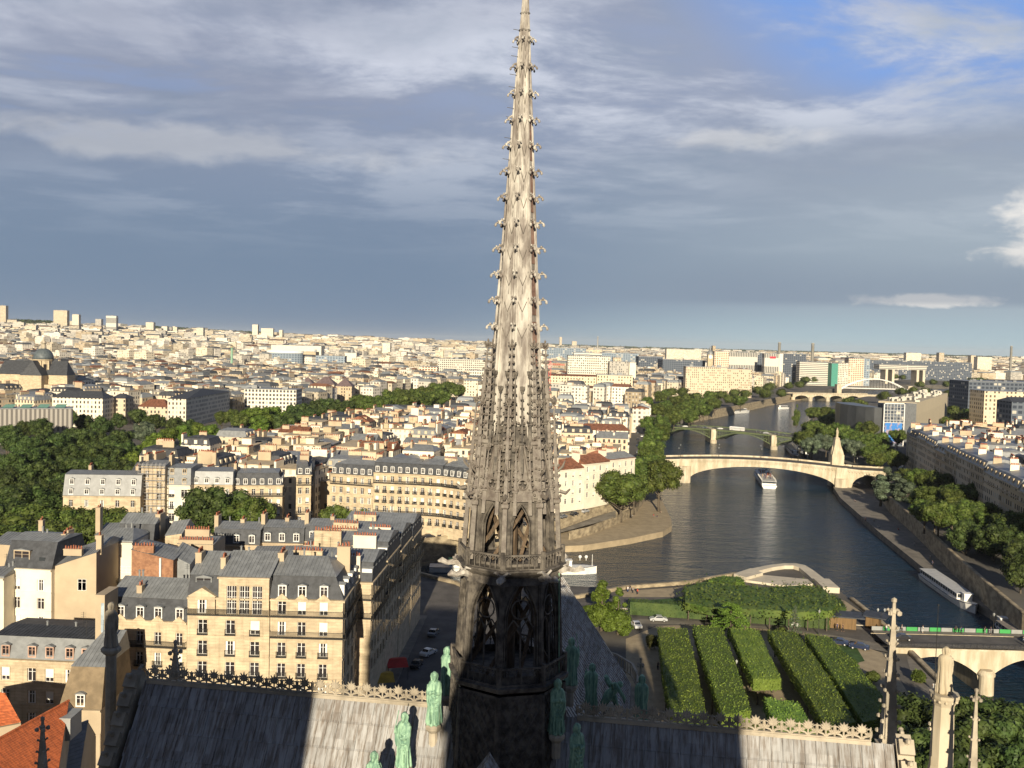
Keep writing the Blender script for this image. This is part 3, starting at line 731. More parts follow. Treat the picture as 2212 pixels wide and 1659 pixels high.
# ================================================================== STATUES
def robed(seed, armL=((-.3, -.25, 1.1), (-.12, -.42, 1.25)), armR=((.3, -.25, 1.1), (.1, -.42, 1.3)), lean=0.0, prop=None, turn=0.0, beard=True):
    """a robed figure 3.4 high, built as one skin: rings with folds, shoulders, neck, head, arms"""
    r = random.Random(seed); mb = MB(); n = 40
    prof = [(0.0, .50, .42), (.10, .53, .44), (.5, .49, .40), (1.0, .45, .37), (1.45, .44, .36), (1.8, .43, .34), (2.1, .45, .34), (2.4, .48, .34), (2.62, .47, .31), (2.75, .40, .27), (2.84, .24, .21), (2.90, .145, .15), (2.96, .14, .15),
            (3.02, .165, .19), (3.12, .20, .235), (3.22, .205, .245), (3.32, .185, .225), (3.40, .12, .15), (3.43, .02, .03)]
    ph = r.random() * 6; k1 = r.choice((7, 8, 9)); vs = []; fs = []
    for i, (z, a, b) in enumerate(prof):
        fold = .11 * max(0, 1 - z / 2.7) ** .6 if z < 2.7 else 0
        cx = lean * math.sin(z / 3.4 * math.pi) * .22 + lean * .02; sw = .9 * z
        for k in range(n):
            t = 2 * math.pi * k / n
            f = 1 + fold / .45 * (math.sin(k1 * t + ph + sw * lean) * .8 + .5 * math.sin((k1 * 2 + 1) * t + ph * 2 + z))
            x = a * f * math.cos(t) + cx; y = b * f * math.sin(t) - (.05 if z > 2.95 else 0)
            if z > 2.98 and z < 3.3 and math.sin(t) < -.9 : y -= .02
            vs.append((x, y, z))
    for i in range(len(prof) - 1):
        for k in range(n): k2 = (k + 1) % n; fs.append((i * n + k, i * n + k2, (i + 1) * n + k2, (i + 1) * n + k))
    fs.append(tuple(range(n - 1, -1, -1))); fs.append(tuple((len(prof) - 1) * n + k for k in range(n)))
    mb.mesh_(vs, fs)
    hy = -.05; hx = lean * .02
    # face: brow, nose, cheeks, beard, ears, hair
    mb.tube([(hx, hy - .20, 3.27), (hx, hy - .285, 3.16), (hx, hy - .22, 3.13)], [.025, .045, .03], 6)
    mb.tube([(hx - .11, hy - .20, 3.255), (hx, hy - .245, 3.27), (hx + .11, hy - .20, 3.255)], [.03, .035, .03], 5)
    mb.tube([(hx - .06, hy - .235, 3.085), (hx + .06, hy - .235, 3.085)], .025, 5)
    for s in (-1, 1):
        mb.ball((hx + s * .075, hy - .205, 3.215), .03, 6); mb.ball((hx + s * .21, hy, 3.18), .045, 6)
        mb.tube([(hx + s * .16, hy + .05, 3.30), (hx + s * .22, hy + .08, 3.1), (hx + s * .19, hy + .10, 2.85)], [.09, .10, .06], 6)
    mb.tube([(hx, hy + .1, 3.36), (hx, hy + .2, 3.15), (hx, hy + .2, 2.85)], [.13, .14, .10], 6)
    if beard: mb.tube([(hx, hy - .17, 3.06), (hx, hy - .24, 2.95), (hx, hy - .20, 2.78)], [.11, .10, .035], 6)
    # arms in wide sleeves, with hands
    for s, (el, ha) in ((-1, armL), (1, armR)):
        sh = Vector((s * .36 + hx, 0, 2.58)); e = Vector(el) + Vector((0, 0, 1.0)); h = Vector(ha) + Vector((0, 0, 1.0))
        mb.tube([sh, (sh + e) / 2, e], [.17, .165, .17], 8); mb.tube([e, (e + h) / 2, h], [.17, .14, .09], 8); d = (h - e).normalized()
        mb.tube([h, h + d * .12], [.06, .065], 6)
        sd_ = d.orthogonal().normalized()
        for q in range(4): mb.tube([h + d * .1 + sd_ * (.05 - .033 * q), h + d * (.2 + .02 * (q % 3)) + sd_ * (.05 - .033 * q)], .02, 4)
        mb.tube([h + d * .03 + sd_ * .05, h + d * .12 + sd_ * .12], .022, 4)
        mb.tube([e + Vector((0, 0, -.02)), e + Vector((s * .02, -.02, -.5)), e + Vector((0, 0, -.9))], [.15, .11, .03], 6)   # hanging sleeve
    # a cloak falling in diagonal folds
    for q in range(5):
        z0 = 2.5 - q * .28; mb.tube([(-.42 + lean * .1, -.10, z0), (-.12, -.37, z0 - .35 - q * .05), (.2, -.38, z0 - .42), (.43, -.08, z0 - .15)], [.04, .06, .06, .04], 5)
    for q in range(4):
        x = -.3 + .2 * q; mb.tube([(x * .9, -.36, 1.25), (x, -.40, .6), (x * 1.15, -.44, .05)], [.03, .07, .085], 5)
    for s in (-1, 1): mb.tube([(s * .17, -.3, .05), (s * .18, -.56, .05)], [.12, .08], 6)
    if prop == 'staff': hh = Vector(armR[1]) + Vector((0, 0, 1.0)); mb.tube([hh + Vector((.02, 0, -1.9)), hh + Vector((0, 0, 1.1))], .04, 5)
    if prop == 'staffL': hh = Vector(armL[1]) + Vector((0, 0, 1.0)); mb.tube([hh + Vector((-.1, 0, -.35)), hh + Vector((.22, 0, 1.15))], .045, 5)
    if prop == 'book': mb.T = Matrix.Translation((.02, -.46, 2.0)) @ Matrix.Rotation(.5, 4, 'X') @ Matrix.Rotation(.3, 4, 'Y'); mb.box(-.2, -.07, -.26, .2, .07, .26); mb.T = None
    me = bpy.data.meshes.new('statue'); me.from_pydata(mb.v, [], mb.f); me.update()
    tmp = bpy.data.objects.new('tmp', me); C.objects.link(tmp)
    md = tmp.modifiers.new('r', 'REMESH'); md.mode = 'VOXEL'; md.voxel_size = .034; md.use_smooth_shade = True
    sm = tmp.modifiers.new('s', 'SMOOTH'); sm.factor = .4; sm.iterations = 1
    dg = bpy.context.evaluated_depsgraph_get(); ev = tmp.evaluated_get(dg)
    m2 = bpy.data.meshes.new_from_object(ev); bpy.data.objects.remove(tmp); bpy.data.meshes.remove(me)
    m2.name = 'statue'; m2.materials.clear(); m2.materials.append(M_copper); m2.shade_smooth()
    return m2
ST = [robed(1, ((-.42, -.15, 1.05), (-.1, -.42, 1.2)), ((.42, -.15, 1.05), (.12, -.44, 1.05)), .25, None),
      robed(2, ((-.5, -.2, 1.15), (-.46, -.45, 1.5)), ((.40, -.2, 1.0), (.08, -.46, .95)), -.2, 'staffL'),
      robed(3, ((-.42, -.2, 1.0), (-.05, -.45, 1.0)), ((.5, -.15, 1.2), (.42, -.38, 1.75)), .3, 'book'),
      robed(4, ((-.40, -.2, 1.05), (.0, -.42, 1.15)), ((.42, -.2, 1.0), (.1, -.44, 1.25)), .0, 'staff')]
def put_statue(m, ub, vb, y, face, label, h=3.4, pd=1.5, mt=None, name='statue', group='copper statues climbing the roof valleys around the spire', pw=.5):
    p = AtY(ub, vb, y)
    t = thing(name, label, 'statue', tuple(p), face, group)
    o = link('figure', m, t); o.scale = (h / 3.4 * .86, h / 3.4 * .86, h / 3.4 * .96)
    if mt: o.data = m.copy(); o.data.materials.clear(); o.data.materials.append(mt)
    mb = MB(); mb.lathe([(pw * .55, -pd), (pw * .55, -.55), (pw, -.3), (pw * 1.05, -.12), (pw * .9, 0.0)], 8, (0, 0), .39); mb.build('pedestal', M_stone, t)
    return t
put_statue(ST[0], 936, 1563, 56.5, rad(8), 'pale green copper statue with bowed head, highest of the sunlit ones left of the spire')
put_statue(ST[1], 872, 1655, 54.0, rad(-18), 'pale green copper statue holding a raised staff on the left roof beside its shadow')
put_statue(ST[2], 806, 1745, 51.5, rad(-10), 'pale green copper statue cut off by the bottom edge, only head and chest showing')
put_statue(ST[3], 963, 1499, 62.5, rad(150), 'green copper statue seen from behind at the left edge of the spire')
put_statue(ST[3], 1202, 1583, 54.5, rad(10), 'green copper statue holding a staff before the dark lattice of the spire')
put_statue(ST[0], 1243, 1684, 52.0, rad(25), 'green copper statue with folded arms above the right hand roof, nearest of the shaded ones', mt=None)
put_statue(ST[1], 1232, 1478, 63.5, rad(160), 'slim green copper statue with raised arm, highest one against the blue choir roof')
put_statue(ST[2], 1277, 1529, 66.5, rad(190), 'green copper statue blessing with a lifted hand against the choir roof')
put_statue(ST[3], 1384, 1560, 66.0, rad(170), 'weathered stone and copper statue standing on the buttress right of the choir roof', 3.6, 4, name='statue', mt=None, group='statues standing on stone buttresses')
# winged beast half hidden behind the crest
p = AtY(1322, 1527, 65.5); t = thing('statue', 'green copper winged beast crouching behind the crested ridge', 'statue', tuple(p), rad(20), 'copper statues climbing the roof valleys around the spire')
mb = MB(); mb.tube([(-.6, .2, .2), (-.3, 0, .9), (.1, -.1, 1.3), (.3, -.3, 1.6)], [.25, .38, .3, .2], 9); mb.ball((.38, -.42, 1.75), .24, 8)
for s in (-1, 1): mb.tube([(0, s * .15, 1.2), (-.35, s * .5, 1.9), (-.2, s * .75, 2.0), (.5, s * .9, .9), (.55, s * .8, .5)], [.08, .1, .16, .14, .04], 6); mb.tube([(.1, s * .2, .9), (.25, s * .25, .3), (.4, s * .25, 0)], [.14, .1, .1], 6)
mb.build('figure', M_copper, t, True)
mb = MB(); mb.cyl(0, 0, -2, 0, .6, .7, 8); mb.build('pedestal', M_stone, t)
# saints on the gable tops
put_statue(ST[0], 240, 1397, 60.6, rad(175), 'dark stone saint on the column at the peak of the left gable', 3.1, 6.5, M_stone, group='saints on the gable peaks', pw=.62)
def octcol():
    p = AtY(2040, 1497, 53.8); t = thing('statue', 'sunlit stone saint on a tall octagonal column at the right gable', 'statue', tuple(p), rad(165), 'saints on the gable peaks')
    o = link('figure', ST[0].copy(), t); o.data.materials.clear(); o.data.materials.append(M_bridge); o.scale = (2.75 / 3.4,) * 3
    mb = MB(); mb.lathe([(1.15, -9), (.95, -5.6), (.66, -4.3), (.64, -2.6), (.58, -.7), (.62, -.6), (.84, -.18), (.86, 0)], 8, (0, 0), .39)
    for k in range(12): a = k * math.pi / 6; mb.ball((.7 * math.cos(a), .7 * math.sin(a), -.35), .12, 6)
    mb.ball((.62, -.2, -2.0), .16, 6); mb.ball((.72, .1, -2.2), .12, 6)
    mb.build('column', M_bridge, t)
octcol()
p0 = AtY(2013, 1597, 53.4); p1 = AtY(2027, 1307, 53.4)
mb = MB(); mb.tube([p0 - Vector((0, 0, 1)), p1], [.035, .02], 5); mb.ball(tuple(p1), .07, 6)
tag(mb.build('lightning_rod', M_iron), 'thin lightning rod beside the sunlit stone saint on its column', 'lightning rod')
# ================================================================== GROUND, RIVER, QUAYS
from mathutils.geometry import tessellate_polygon
ZW = -8.0
def hill(x, y):
    """height of the land: level by the river, rising to the left and far away"""
    d = math.hypot(x, y); a = math.atan2(x, y)
    left = min(1, max(0, (0.10 - a) / 0.55))
    h = 86 * left ** .8 * max(0, min(1, (d - 1500) / 3800)) ** 1.3
    h += 26 * min(1, max(0, (d - 4500) / 6000)) * (1 - left)
    return h
def sheet(name, poly, z, m, thick=None, parent=None):
    mb = MB(); pv = [Vector((p[0], p[1], 0)) for p in poly]
    tri = tessellate_polygon([pv]); n = len(poly)
    ar = sum(poly[i][0] * poly[(i + 1) % n][1] - poly[(i + 1) % n][0] * poly[i][1] for i in range(n))
    mb.v = [(p[0], p[1], z) for p in poly]
    for t in tri:
        t = list(t); a, b, c = (poly[i] for i in t)
        if (b[0] - a[0]) * (c[1] - a[1]) - (b[1] - a[1]) * (c[0] - a[0]) < 0: t.reverse()
        mb.f.append(tuple(t)); mb.m.append(0); mb.uv.append(None); mb.c.append((1, 1, 1))
    if thick:
        q = poly if ar > 0 else poly[::-1]
        for i in range(n):
            a, b = q[i], q[(i + 1) % n]; mb.face([(a[0], a[1], z - thick), (b[0], b[1], z - thick), (b[0], b[1], z), (a[0], a[1], z)])
    return mb.build(name, m, parent)
# the water
m, n_, b_ = pbsdf('river_water')
pos = n_.new('ShaderNodeNewGeometry').outputs['Position']
f = n_.noise(n_.mapping(pos, (0.02, 0.012, 1)), 1.0, 3, 0.6)
n_.l.new(n_.mix(n_.ramp(f, .35, .65), (0.004, 0.021, 0.046), (0.010, 0.026, 0.042)), b_.inputs['Base Color'])
b_.inputs['Roughness'].default_value = 0.09; b_.inputs['Specular Tint'].default_value = (.72, .86, 1, 1); b_.inputs['Specular IOR Level'].default_value = 0.5; b_.inputs['IOR'].default_value = 1.33
wv = n_.noise(n_.mapping(pos, (0.30, 0.75, 1), rot=(0, 0, rad(12))), 1.0, 5, 0.62, 0.8)
wv2 = n_.noise(n_.mapping(pos, (0.05, 0.14, 1), rot=(0, 0, rad(-8))), 1.0, 3, 0.5, 0.5)
hh = n_.math('ADD', n_.math('MULTIPLY', wv, 0.8), n_.math('MULTIPLY', wv2, 1.1))
bb = n_.new('ShaderNodeBump', i_Strength=0.9, i_Distance=1.7); n_.l.new(hh, bb.inputs['Height']); n_.l.new(bb.outputs[0], b_.inputs['Normal'])
M_water = m
struct(sheet('river', [(-700, 20), (900, 20), (2400, 2600), (-700, 2600)], ZW, M_water))
M_ground = mat('city_ground', (0.12, 0.11, 0.095), 0.95, 0.15, 0.05)
# --- island of the cathedral
gv = lambda u, v, z=0.0: G2(u, v, z)
CITE = [(-700, -200), (300, -200), (300, 20), gv(2260, 1690), gv(2110, 1555), gv(2025, 1471), gv(1955, 1400), gv(1900, 1345), gv(1840, 1297), gv(1790, 1258), gv(1745, 1232), gv(1712, 1222), gv(1650, 1228), gv(1590, 1243),
        gv(1480, 1262), gv(1350, 1272), gv(1250, 1292), gv(1150, 1300), gv(1030, 1282), gv(985, 1262), gv(905, 1242), (-60, 250), (-110, 232), (-170, 215), (-260, 205), (-330, 200), (-420, 195), (-700, 190)]
CITE = [CITE[0], CITE[1], CITE[2]] + CITE[3:]
struct(sheet('ground', CITE, -0.02, M_ground, 9))
# --- the island across
ISL = [(-165, 272), (-120, 268), (-78, 282), gv(880, 1174), gv(1010, 1158), gv(1130, 1136), gv(1235, 1112), gv(1300, 1098), gv(1372, 1080), gv(1396, 1050), gv(1398, 1010), gv(1406, 975), gv(1425, 935), (140, 800), (50, 835), (-50, 775), (-100, 660), (-132, 560), (-146, 450)]
struct(sheet('ground', ISL, 0.0, M_ground, 9))
ISLQ = [gv(1160, 1182, -5.8), gv(1260, 1178, -5.8), gv(1360, 1163, -5.8), gv(1432, 1148, -5.8), gv(1451, 1136, -5.8), gv(1450, 1122, -5.8), gv(1438, 1098, -5.8), gv(1420, 1060, -5.8), gv(1400, 1040, -5.8), gv(1372, 1078, -5.8), gv(1100, 1150, -5.8)]
struct(sheet('quay', ISLQ, -5.8, M_sand, 3))
# --- left bank of the river (right in the picture)
SB = [gv(1890, 1035), gv(1925, 1080), gv(1985, 1130), gv(2060, 1200), gv(2130, 1262), gv(2212, 1330), (140, 195), (175, 40), (2500, 40), (6000, 2600), (2400, 2600), (1150, 1900), (900, 1720), gv(1950, 846), gv(1900, 852), gv(1835, 862), gv(1790, 880), gv(1755, 900), gv(1735, 930), gv(1745, 962), gv(1800, 985)]
struct(sheet('ground', SB, 0.0, M_ground, 9))
SQ = [gv(1800, 1052, -5.6), gv(1815, 1075, -5.6), gv(1900, 1150, -5.6), gv(1990, 1223, -5.6), gv(2070, 1280, -5.6), gv(2148, 1323, -5.6), gv(2240, 1390, -5.6), gv(2400, 1420, -5.6), gv(2400, 1300, -5.6), gv(2300, 1262, -5.6), gv(2130, 1170, -5.6), gv(2000, 1080, -5.6), gv(1925, 1030, -5.6), gv(1890, 1000, -5.6)]
struct(sheet('quay', SQ, -5.6, M_pave, 3))
# --- right bank (left in the picture) with the low port beyond the bridges
NB = [(-6000, 300), (-700, 330), (-420, 300), (-240, 340), (-215, 460), (-195, 560), (-170, 680), (-120, 850), (-40, 940), (100, 950), gv(1480, 898), gv(1560, 884), gv(1640, 868), gv(1700, 855), gv(1745, 846), gv(1840, 835), (816, 1918), (1050, 2050), (1700, 2600), (-6000, 2600)]
struct(sheet('ground', NB, 0.0, M_ground, 9))
NQ = [gv(1462, 902, -6.3), gv(1530, 897, -6.3), gv(1600, 884, -6.3), gv(1660, 874, -6.3), gv(1735, 861, -6.3), gv(1750, 850, -6.3), gv(1640, 861, -6.3), gv(1560, 874, -6.3), gv(1480, 888, -6.3)]
struct(sheet('quay', NQ, -6.3, M_sand, 2))
# --- the wide land beyond, as one graded sheet to the horizon
mf, n_, b_ = pbsdf('distant_land')
pos = n_.new('ShaderNodeNewGeometry').outputs['Position']
f = n_.noise(n_.mapping(pos, (0.004, 0.004, 1)), 1.0, 8, 0.7); f2 = n_.noise(n_.mapping(pos, (0.0006, 0.0006, 1)), 1.0, 5, 0.6)
c = n_.mix(n_.ramp(f, .42, .6), (0.05, 0.07, 0.035), (0.26, 0.24, 0.19))
c = n_.mix(n_.ramp(f2, .40, .56), c, (0.035, 0.055, 0.03))
n_.l.new(c, b_.inputs['Base Color']); b_.inputs['Roughness'].default_value = 0.95
mb = MB(); rs = [2560, 3200, 4000, 5000, 6500, 8500, 11000, 15000, 20000, 26000]; na = 40
vs = []; fs = []
for r in rs:
    for i in range(na + 1):
        a = lerp(-1.0, 1.0, i / na); x, y = r * math.sin(a) , r * math.cos(a)
        if r == rs[0]: y = 2560; x = lerp(-6000, 6000, i / na)
        vs.append((x, y, hill(x, y) - (0 if r > 2560 else 2) + (12 * noise.noise(Vector((x / 3000, y / 3000, 0))) if r > 6000 else 0)))
for j in range(len(rs) - 1):
    for i in range(na): fs.append((j * (na + 1) + i, j * (na + 1) + i + 1, (j + 1) * (na + 1) + i + 1, (j + 1) * (na + 1) + i))
mb.mesh_(vs, fs); struct(mb.build('terrain', mf, None, True))
# --- embankment walls with their parapets: each a thing of its own
def quay_wall(pts, label, z0=-9.0, z1=1.0, t=.45, m=None):
    mb = MB()
    for a, b in zip(pts[:-1], pts[1:]):
        a = Vector((a[0], a[1], 0)); b = Vector((b[0], b[1], 0)); d = (b - a).normalized(); nn = Vector((-d.y, d.x, 0)) * t
        e = d * .05
        q = [a - nn - e, b - nn + e, b + nn + e, a + nn - e]; mb.prism([(p.x, p.y) for p in q], z0, z1)
        q = [a - nn * 1.35 - e, b - nn * 1.35 + e, b + nn * 1.35 + e, a + nn * 1.35 - e]; mb.prism([(p.x, p.y) for p in q], z1 - .35, z1 - .1, True)
        q = [a - nn * 1.5 - e, b - nn * 1.5 + e, b + nn * 1.5 + e, a + nn * 1.5 - e]; mb.prism([(p.x, p.y) for p in q], z0, -6.9 if z0 < -7 else z0 + .1)
    return tag(mb.build('quay_wall', m or M_quay), label, 'embankment wall')
quay_wall(ISL[:7], 'tan stone embankment wall below the curved row of houses across the channel')
quay_wall(ISL[6:12], 'stone embankment wall on the river side of the far island, behind its trees')
quay_wall(CITE[13:21][::-1], 'stone embankment wall at the water edge of the cathedral garden', z1=.9)
quay_wall(CITE[20:26][::-1], 'shaded embankment wall behind the near rooftops')
quay_wall(SB[0:8], 'long dark stone wall behind the trees of the right bank quay')
quay_wall([gv(1480, 898), gv(1560, 884), gv(1640, 868), gv(1700, 855), gv(1745, 846)], 'pale wall behind the low port with moored white boats')
quay_wall(CITE[4:9], 'stone embankment wall by the near bridge below the shaded trees', z1=.8)
# ramp going down on the far island's quay, and its retaining wall
mb = MB(); a, b = G(1150, 1167, -5.8), G(1330, 1118, -2.6); a2, b2 = G(1160, 1152, -5.8), G(1330, 1103, -1.5)
mb.face([tuple(a), tuple(b), tuple(b2), tuple(a2)]); struct(mb.build('ramp', M_pave))
quay_wall([gv(1230, 1160, -4.8), gv(1270, 1148, -4.3), gv(1330, 1118, -3), gv(1372, 1096, -3)], 'low tan wall beside the ramp on the far island quay', z0=-6, z1=-2.6, t=.3)
# ================================================================== TREES AND HEDGES
def leafmesh(name, P, Nn, size, m, core=None, aspect=.6):
    """many leaf-sized faces at P facing roughly Nn"""
    n = len(P); size = np.broadcast_to(size, (n,))
    Nn = Nn / np.maximum(1e-6, np.linalg.norm(Nn, axis=1, keepdims=True))
    r = rng.normal(size=(n, 3)); A = np.cross(Nn, r); A /= np.maximum(1e-6, np.linalg.norm(A, axis=1, keepdims=True)); B = np.cross(Nn, A)
    s = size[:, None]
    q = np.stack([P - A * s, P - B * s * aspect + Nn * s * .15, P + A * s, P + B * s * aspect + Nn * s * .15], 1).reshape(-1, 3)
    f = np.arange(4 * n).reshape(-1, 4)
    vs = q; loops = f.ravel(); starts = np.arange(0, 4 * n, 4)
    if core is not None:
        cv, cf = core; cv = np.array(cv); cf = np.array(cf) + len(vs)
        vs = np.vstack([vs, cv]); starts = np.concatenate([starts, len(loops) + np.arange(len(cf)) * cf.shape[1]]); loops = np.concatenate([loops, cf.ravel()])
    me = bpy.data.meshes.new(name)
    me.vertices.add(len(vs)); me.vertices.foreach_set('co', vs.astype(np.float32).ravel())
    me.loops.add(len(loops)); me.loops.foreach_set('vertex_index', loops.astype(np.int32))
    me.polygons.add(len(starts)); me.polygons.foreach_set('loop_start', starts.astype(np.int32))
    me.materials.append(m); me.update(); me.validate()
    return me
def blob_core(cs, k=.78):
    V = []; F = []
    for (c, r) in cs:
        n0 = len(V); nu, nv = 8, 5
        for i in range(nv + 1):
            for j in range(nu):
                t = math.pi * i / nv; p = 2 * math.pi * j / nu
                V.append((c[0] + r * k * math.sin(t) * math.cos(p), c[1] + r * k * math.sin(t) * math.sin(p), c[2] + r * k * math.cos(t)))
        for i in range(nv):
            for j in range(nu): F.append((n0 + i * nu + j, n0 + i * nu + (j + 1) % nu, n0 + (i + 1) * nu + (j + 1) % nu, n0 + (i + 1) * nu + j))
    return V, F
def crown(seed, kind, m, nleaf=4200):
    r = np.random.default_rng(seed); H = 14.0; bl = []
    if kind == 'broad':
        for i in range(30):
            a = r.uniform(0, 6.28); z = r.uniform(-1, 1); q = math.sqrt(max(0, 1 - z * z)) * r.uniform(.55, 1.0)
            bl.append(((q * math.cos(a) * 4.3, q * math.sin(a) * 4.3, 8.9 + z * 3.9 * r.uniform(.7, 1)), r.uniform(1.05, 2.0)))
        bl.append(((0, 0, 9), 3.4)); sz = (.22, .42)
    elif kind == 'tall':
        for i in range(26):
            z = r.uniform(0, 1); q = (1.9 * math.sin(math.pi * min(1, .15 + z * .85)) ** .7) * r.uniform(.4, 1); a = r.uniform(0, 6.28)
            bl.append(((q * math.cos(a), q * math.sin(a), 2.8 + z * 10.2), r.uniform(.7, 1.25)))
        sz = (.18, .34)
    elif kind == 'cone':
        for i in range(34):
            z = r.uniform(0, 1); q = (4.0 * (1 - z) ** .75) * r.uniform(.5, 1) * (.75 if z < .1 else 1); a = r.uniform(0, 6.28)
            bl.append(((q * math.cos(a), q * math.sin(a), 1.6 + z * 11.6), r.uniform(.9, 1.5) * (1 - .5 * z)))
        bl.append(((0, 0, 5), 2.6)); sz = (.18, .36)
    elif kind == 'spruce':
        for i in range(60):
            z = i / 60; a = i * 2.4; L = 3.6 * (1 - z) + .3
            for t in (.35, .7, 1.0): bl.append(((L * t * math.cos(a), L * t * math.sin(a), 1.5 + z * 12.2 - t * .5 * (1 - z)), .42 * (1 - .4 * z)))
        sz = (.12, .26)
    elif kind == 'cedar':
        for i in range(46):
            a = i * 2.4 + r.uniform(-.2, .2); z = r.uniform(0, 1); L = (7.5 - 5 * z)
            for t in (.35, .6, .85, 1.05): bl.append(((L * t * math.cos(a), L * t * math.sin(a), 4 + z * 9.3 + t * .2 - t * t * .6), .85 - .2 * t))
        sz = (.2, .38)
    elif kind == 'bush':
        for i in range(16):
            a = r.uniform(0, 6.28); q = r.uniform(.2, 1) * 4.2; bl.append(((q * math.cos(a), q * math.sin(a), 3.5 + r.uniform(0, 4) * (1 - q / 6)), r.uniform(1.6, 2.8)))
        sz = (.28, .5)
    w = np.array([b[1] ** 2 for b in bl]); w /= w.sum(); idx = r.choice(len(bl), nleaf, p=w)
    cc = np.array([b[0] for b in bl])[idx]; rr = np.array([b[1] for b in bl])[idx]
    d = r.normal(size=(nleaf, 3)); d /= np.linalg.norm(d, axis=1, keepdims=True)
    if kind in ('spruce', 'cedar'): d[:, 2] *= .45
    P = cc + d * (rr * r.uniform(.8, 1.12, nleaf))[:, None]
    cen = np.array([0, 0, 7.5]); Nn = d + r.normal(size=(nleaf, 3)) * .55 + np.array([0, 0, .35])
    s = r.uniform(sz[0], sz[1], nleaf)
    return leafmesh('crown', P, Nn, s, m, blob_core(bl, .80) if kind not in ('spruce', 'cedar') else None)
def trunkmesh(seed, kind):
    r = random.Random(seed); mb = MB(); top = {'broad': 8, 'tall': 12, 'cone': 10, 'spruce': 13, 'cedar': 11, 'bush': 4}[kind]
    mb.tube([(0, 0, -.3), (.05, 0, 1.2), (.1, .05, top * .5), (0, .1, top)], [.42, .32, .24, .08], 7)
    for i in range(6):
        a = r.uniform(0, 6.28); z = r.uniform(.3, .7) * top; L = 3.2 if kind in ('broad', 'cedar', 'bush') else 1.2
        mb.tube([(.05, 0, z), (math.cos(a) * L * .5, math.sin(a) * L * .5, z + L * .45), (math.cos(a) * L, math.sin(a) * L, z + L * .8)], [.16, .11, .05], 5)
    me = mb.build('trunk', M_bark, None, True); d = me.data; bpy.data.objects.remove(me); return d
TV = {}
def tv(kind, m, n=3):
    key = (kind, m.name)
    if key not in TV: TV[key] = [(crown(hash_(key) + i, kind, m, {'spruce': 5000, 'cedar': 6500, 'cone': 5200}.get(kind, 4200)), trunkmesh(i + 3, kind)) for i in range(n)]
    return random.choice(TV[key])
def hash_(k): return sum(ord(c) * (i + 1) for i, c in enumerate(k[0] + k[1]))
KW = {'broad': 'leafy round crowned', 'tall': 'tall narrow', 'cone': 'dense conical', 'spruce': 'silvery spruce', 'cedar': 'spreading flat branched cedar', 'bush': 'low bushy'}
SEEN = {}
def tree_at(x, y, g, h, kind, m, label, group=None, rs=1.0):
    c, t = tv(kind, m); o = thing('tree', label, 'tree', (x, y, g), random.uniform(0, 6.28), group); s = h / 14.0
    o.scale = (s * rs, s * rs, s); link('crown', c, o); link('trunk', t, o); return o
def T(u, v, h, kind='broad', m=None, label='', group=None, g=0.0, rs=1.0):
    p = G(u, v, g + h); return tree_at(p.x, p.y, g, h, kind, m or L_mid, label, group, rs)
def TS(pts, h, m, label, group, kind='broad', g=0.0, rs=1.0, back=0):
    for (u, v) in pts:
        hh = h * random.uniform(.92, 1.08)
        o = T(u, v, hh, kind, m, label, group, g, rs * random.uniform(.92, 1.1))
        for b in range(back): 
            tree_at(o.location.x + random.uniform(-3, 3), o.location.y + (b + 1) * 9, g, hh * .9, kind, m, label, group, rs)
# dark plane trees on the left quays
TS([(15, 916), (52, 906), (88, 902), (120, 893), (151, 884), (186, 892), (221, 896), (258, 890), (296, 882), (336, 893), (377, 899), (412, 903)], 16, L_dark, 'dark green tree in the back row of the left wood, before the pale house fronts', 'back row of the dark trees left', rs=1.15)
TS([(20, 930), (63, 938), (98, 925), (126, 931), (150, 921), (176, 924), (213, 931), (239, 937), (262, 925), (275, 950), (240, 960), (200, 955), (225, 1010), (185, 1015), (145, 1020), (250, 1015), (160, 955), (115, 960), (70, 965), (25, 975), (10, 1005), (50, 1000), (95, 990), (135, 985), (180, 985), (220, 985), (262, 990)], 16, L_dark, 'dark green tree in the thick wood by the left edge above the shaded road', 'dense dark trees left', rs=1.2)
TS([(63, 1028), (113, 1033), (25, 1045), (85, 1045), (5, 1070)], 16, L_dark, 'dark tree in the left corner wood beside the slate mansard roof', 'trees left of the slate mansard', rs=1.2)
TS([(15, 1085), (75, 1080), (120, 1092), (45, 1100), (95, 1110), (10, 1125), (60, 1130), (120, 1128)], 16, L_mid, 'green tree in the clump at the left edge, behind the nearest grey roofs', 'nearer clump at the left edge', rs=1.15)
TS([(163, 1087), (198, 1095), (226, 1087), (258, 1100), (289, 1100), (150, 1120), (215, 1118), (270, 1125), (310, 1118)], 17, L_mid, 'green tree on the near quay in front of the long slate mansard', 'quay trees before the slate mansard', rs=1.1)
TS([(339, 931), (365, 922), (395, 916), (427, 911), (455, 915), (318, 948), (364, 957), (405, 938), (440, 935), (289, 971), (330, 970), (462, 938)], 14, L_bright, 'bright green tree lit by the sun on the island shore left', 'bright lit trees on the island shore', rs=1.15)
T(314, 909, 17, 'broad', L_silver, 'grey green willow between the dark wood and the bright trees', rs=1.15)
TS([(480, 885), (502, 881), (520, 890)], 15, L_mid, 'green tree before the tall pale building left of centre', 'trees before the pale corner building', rs=1.1)
TS([(541, 880), (566, 876), (596, 876), (560, 895), (590, 893)], 19, L_bright, 'light green tree on the far quay below the cream building left of centre', 'light green trees on the far quay', rs=1.2)
TS([(634, 872), (655, 868), (680, 861), (700, 860), (717, 858), (742, 866), (620, 888), (668, 880), (645, 885), (695, 876), (725, 870), (755, 862)], 19, L_dark, 'dark green tree in the far quay row left of the spire', 'dark row on the far quay', rs=1.15)
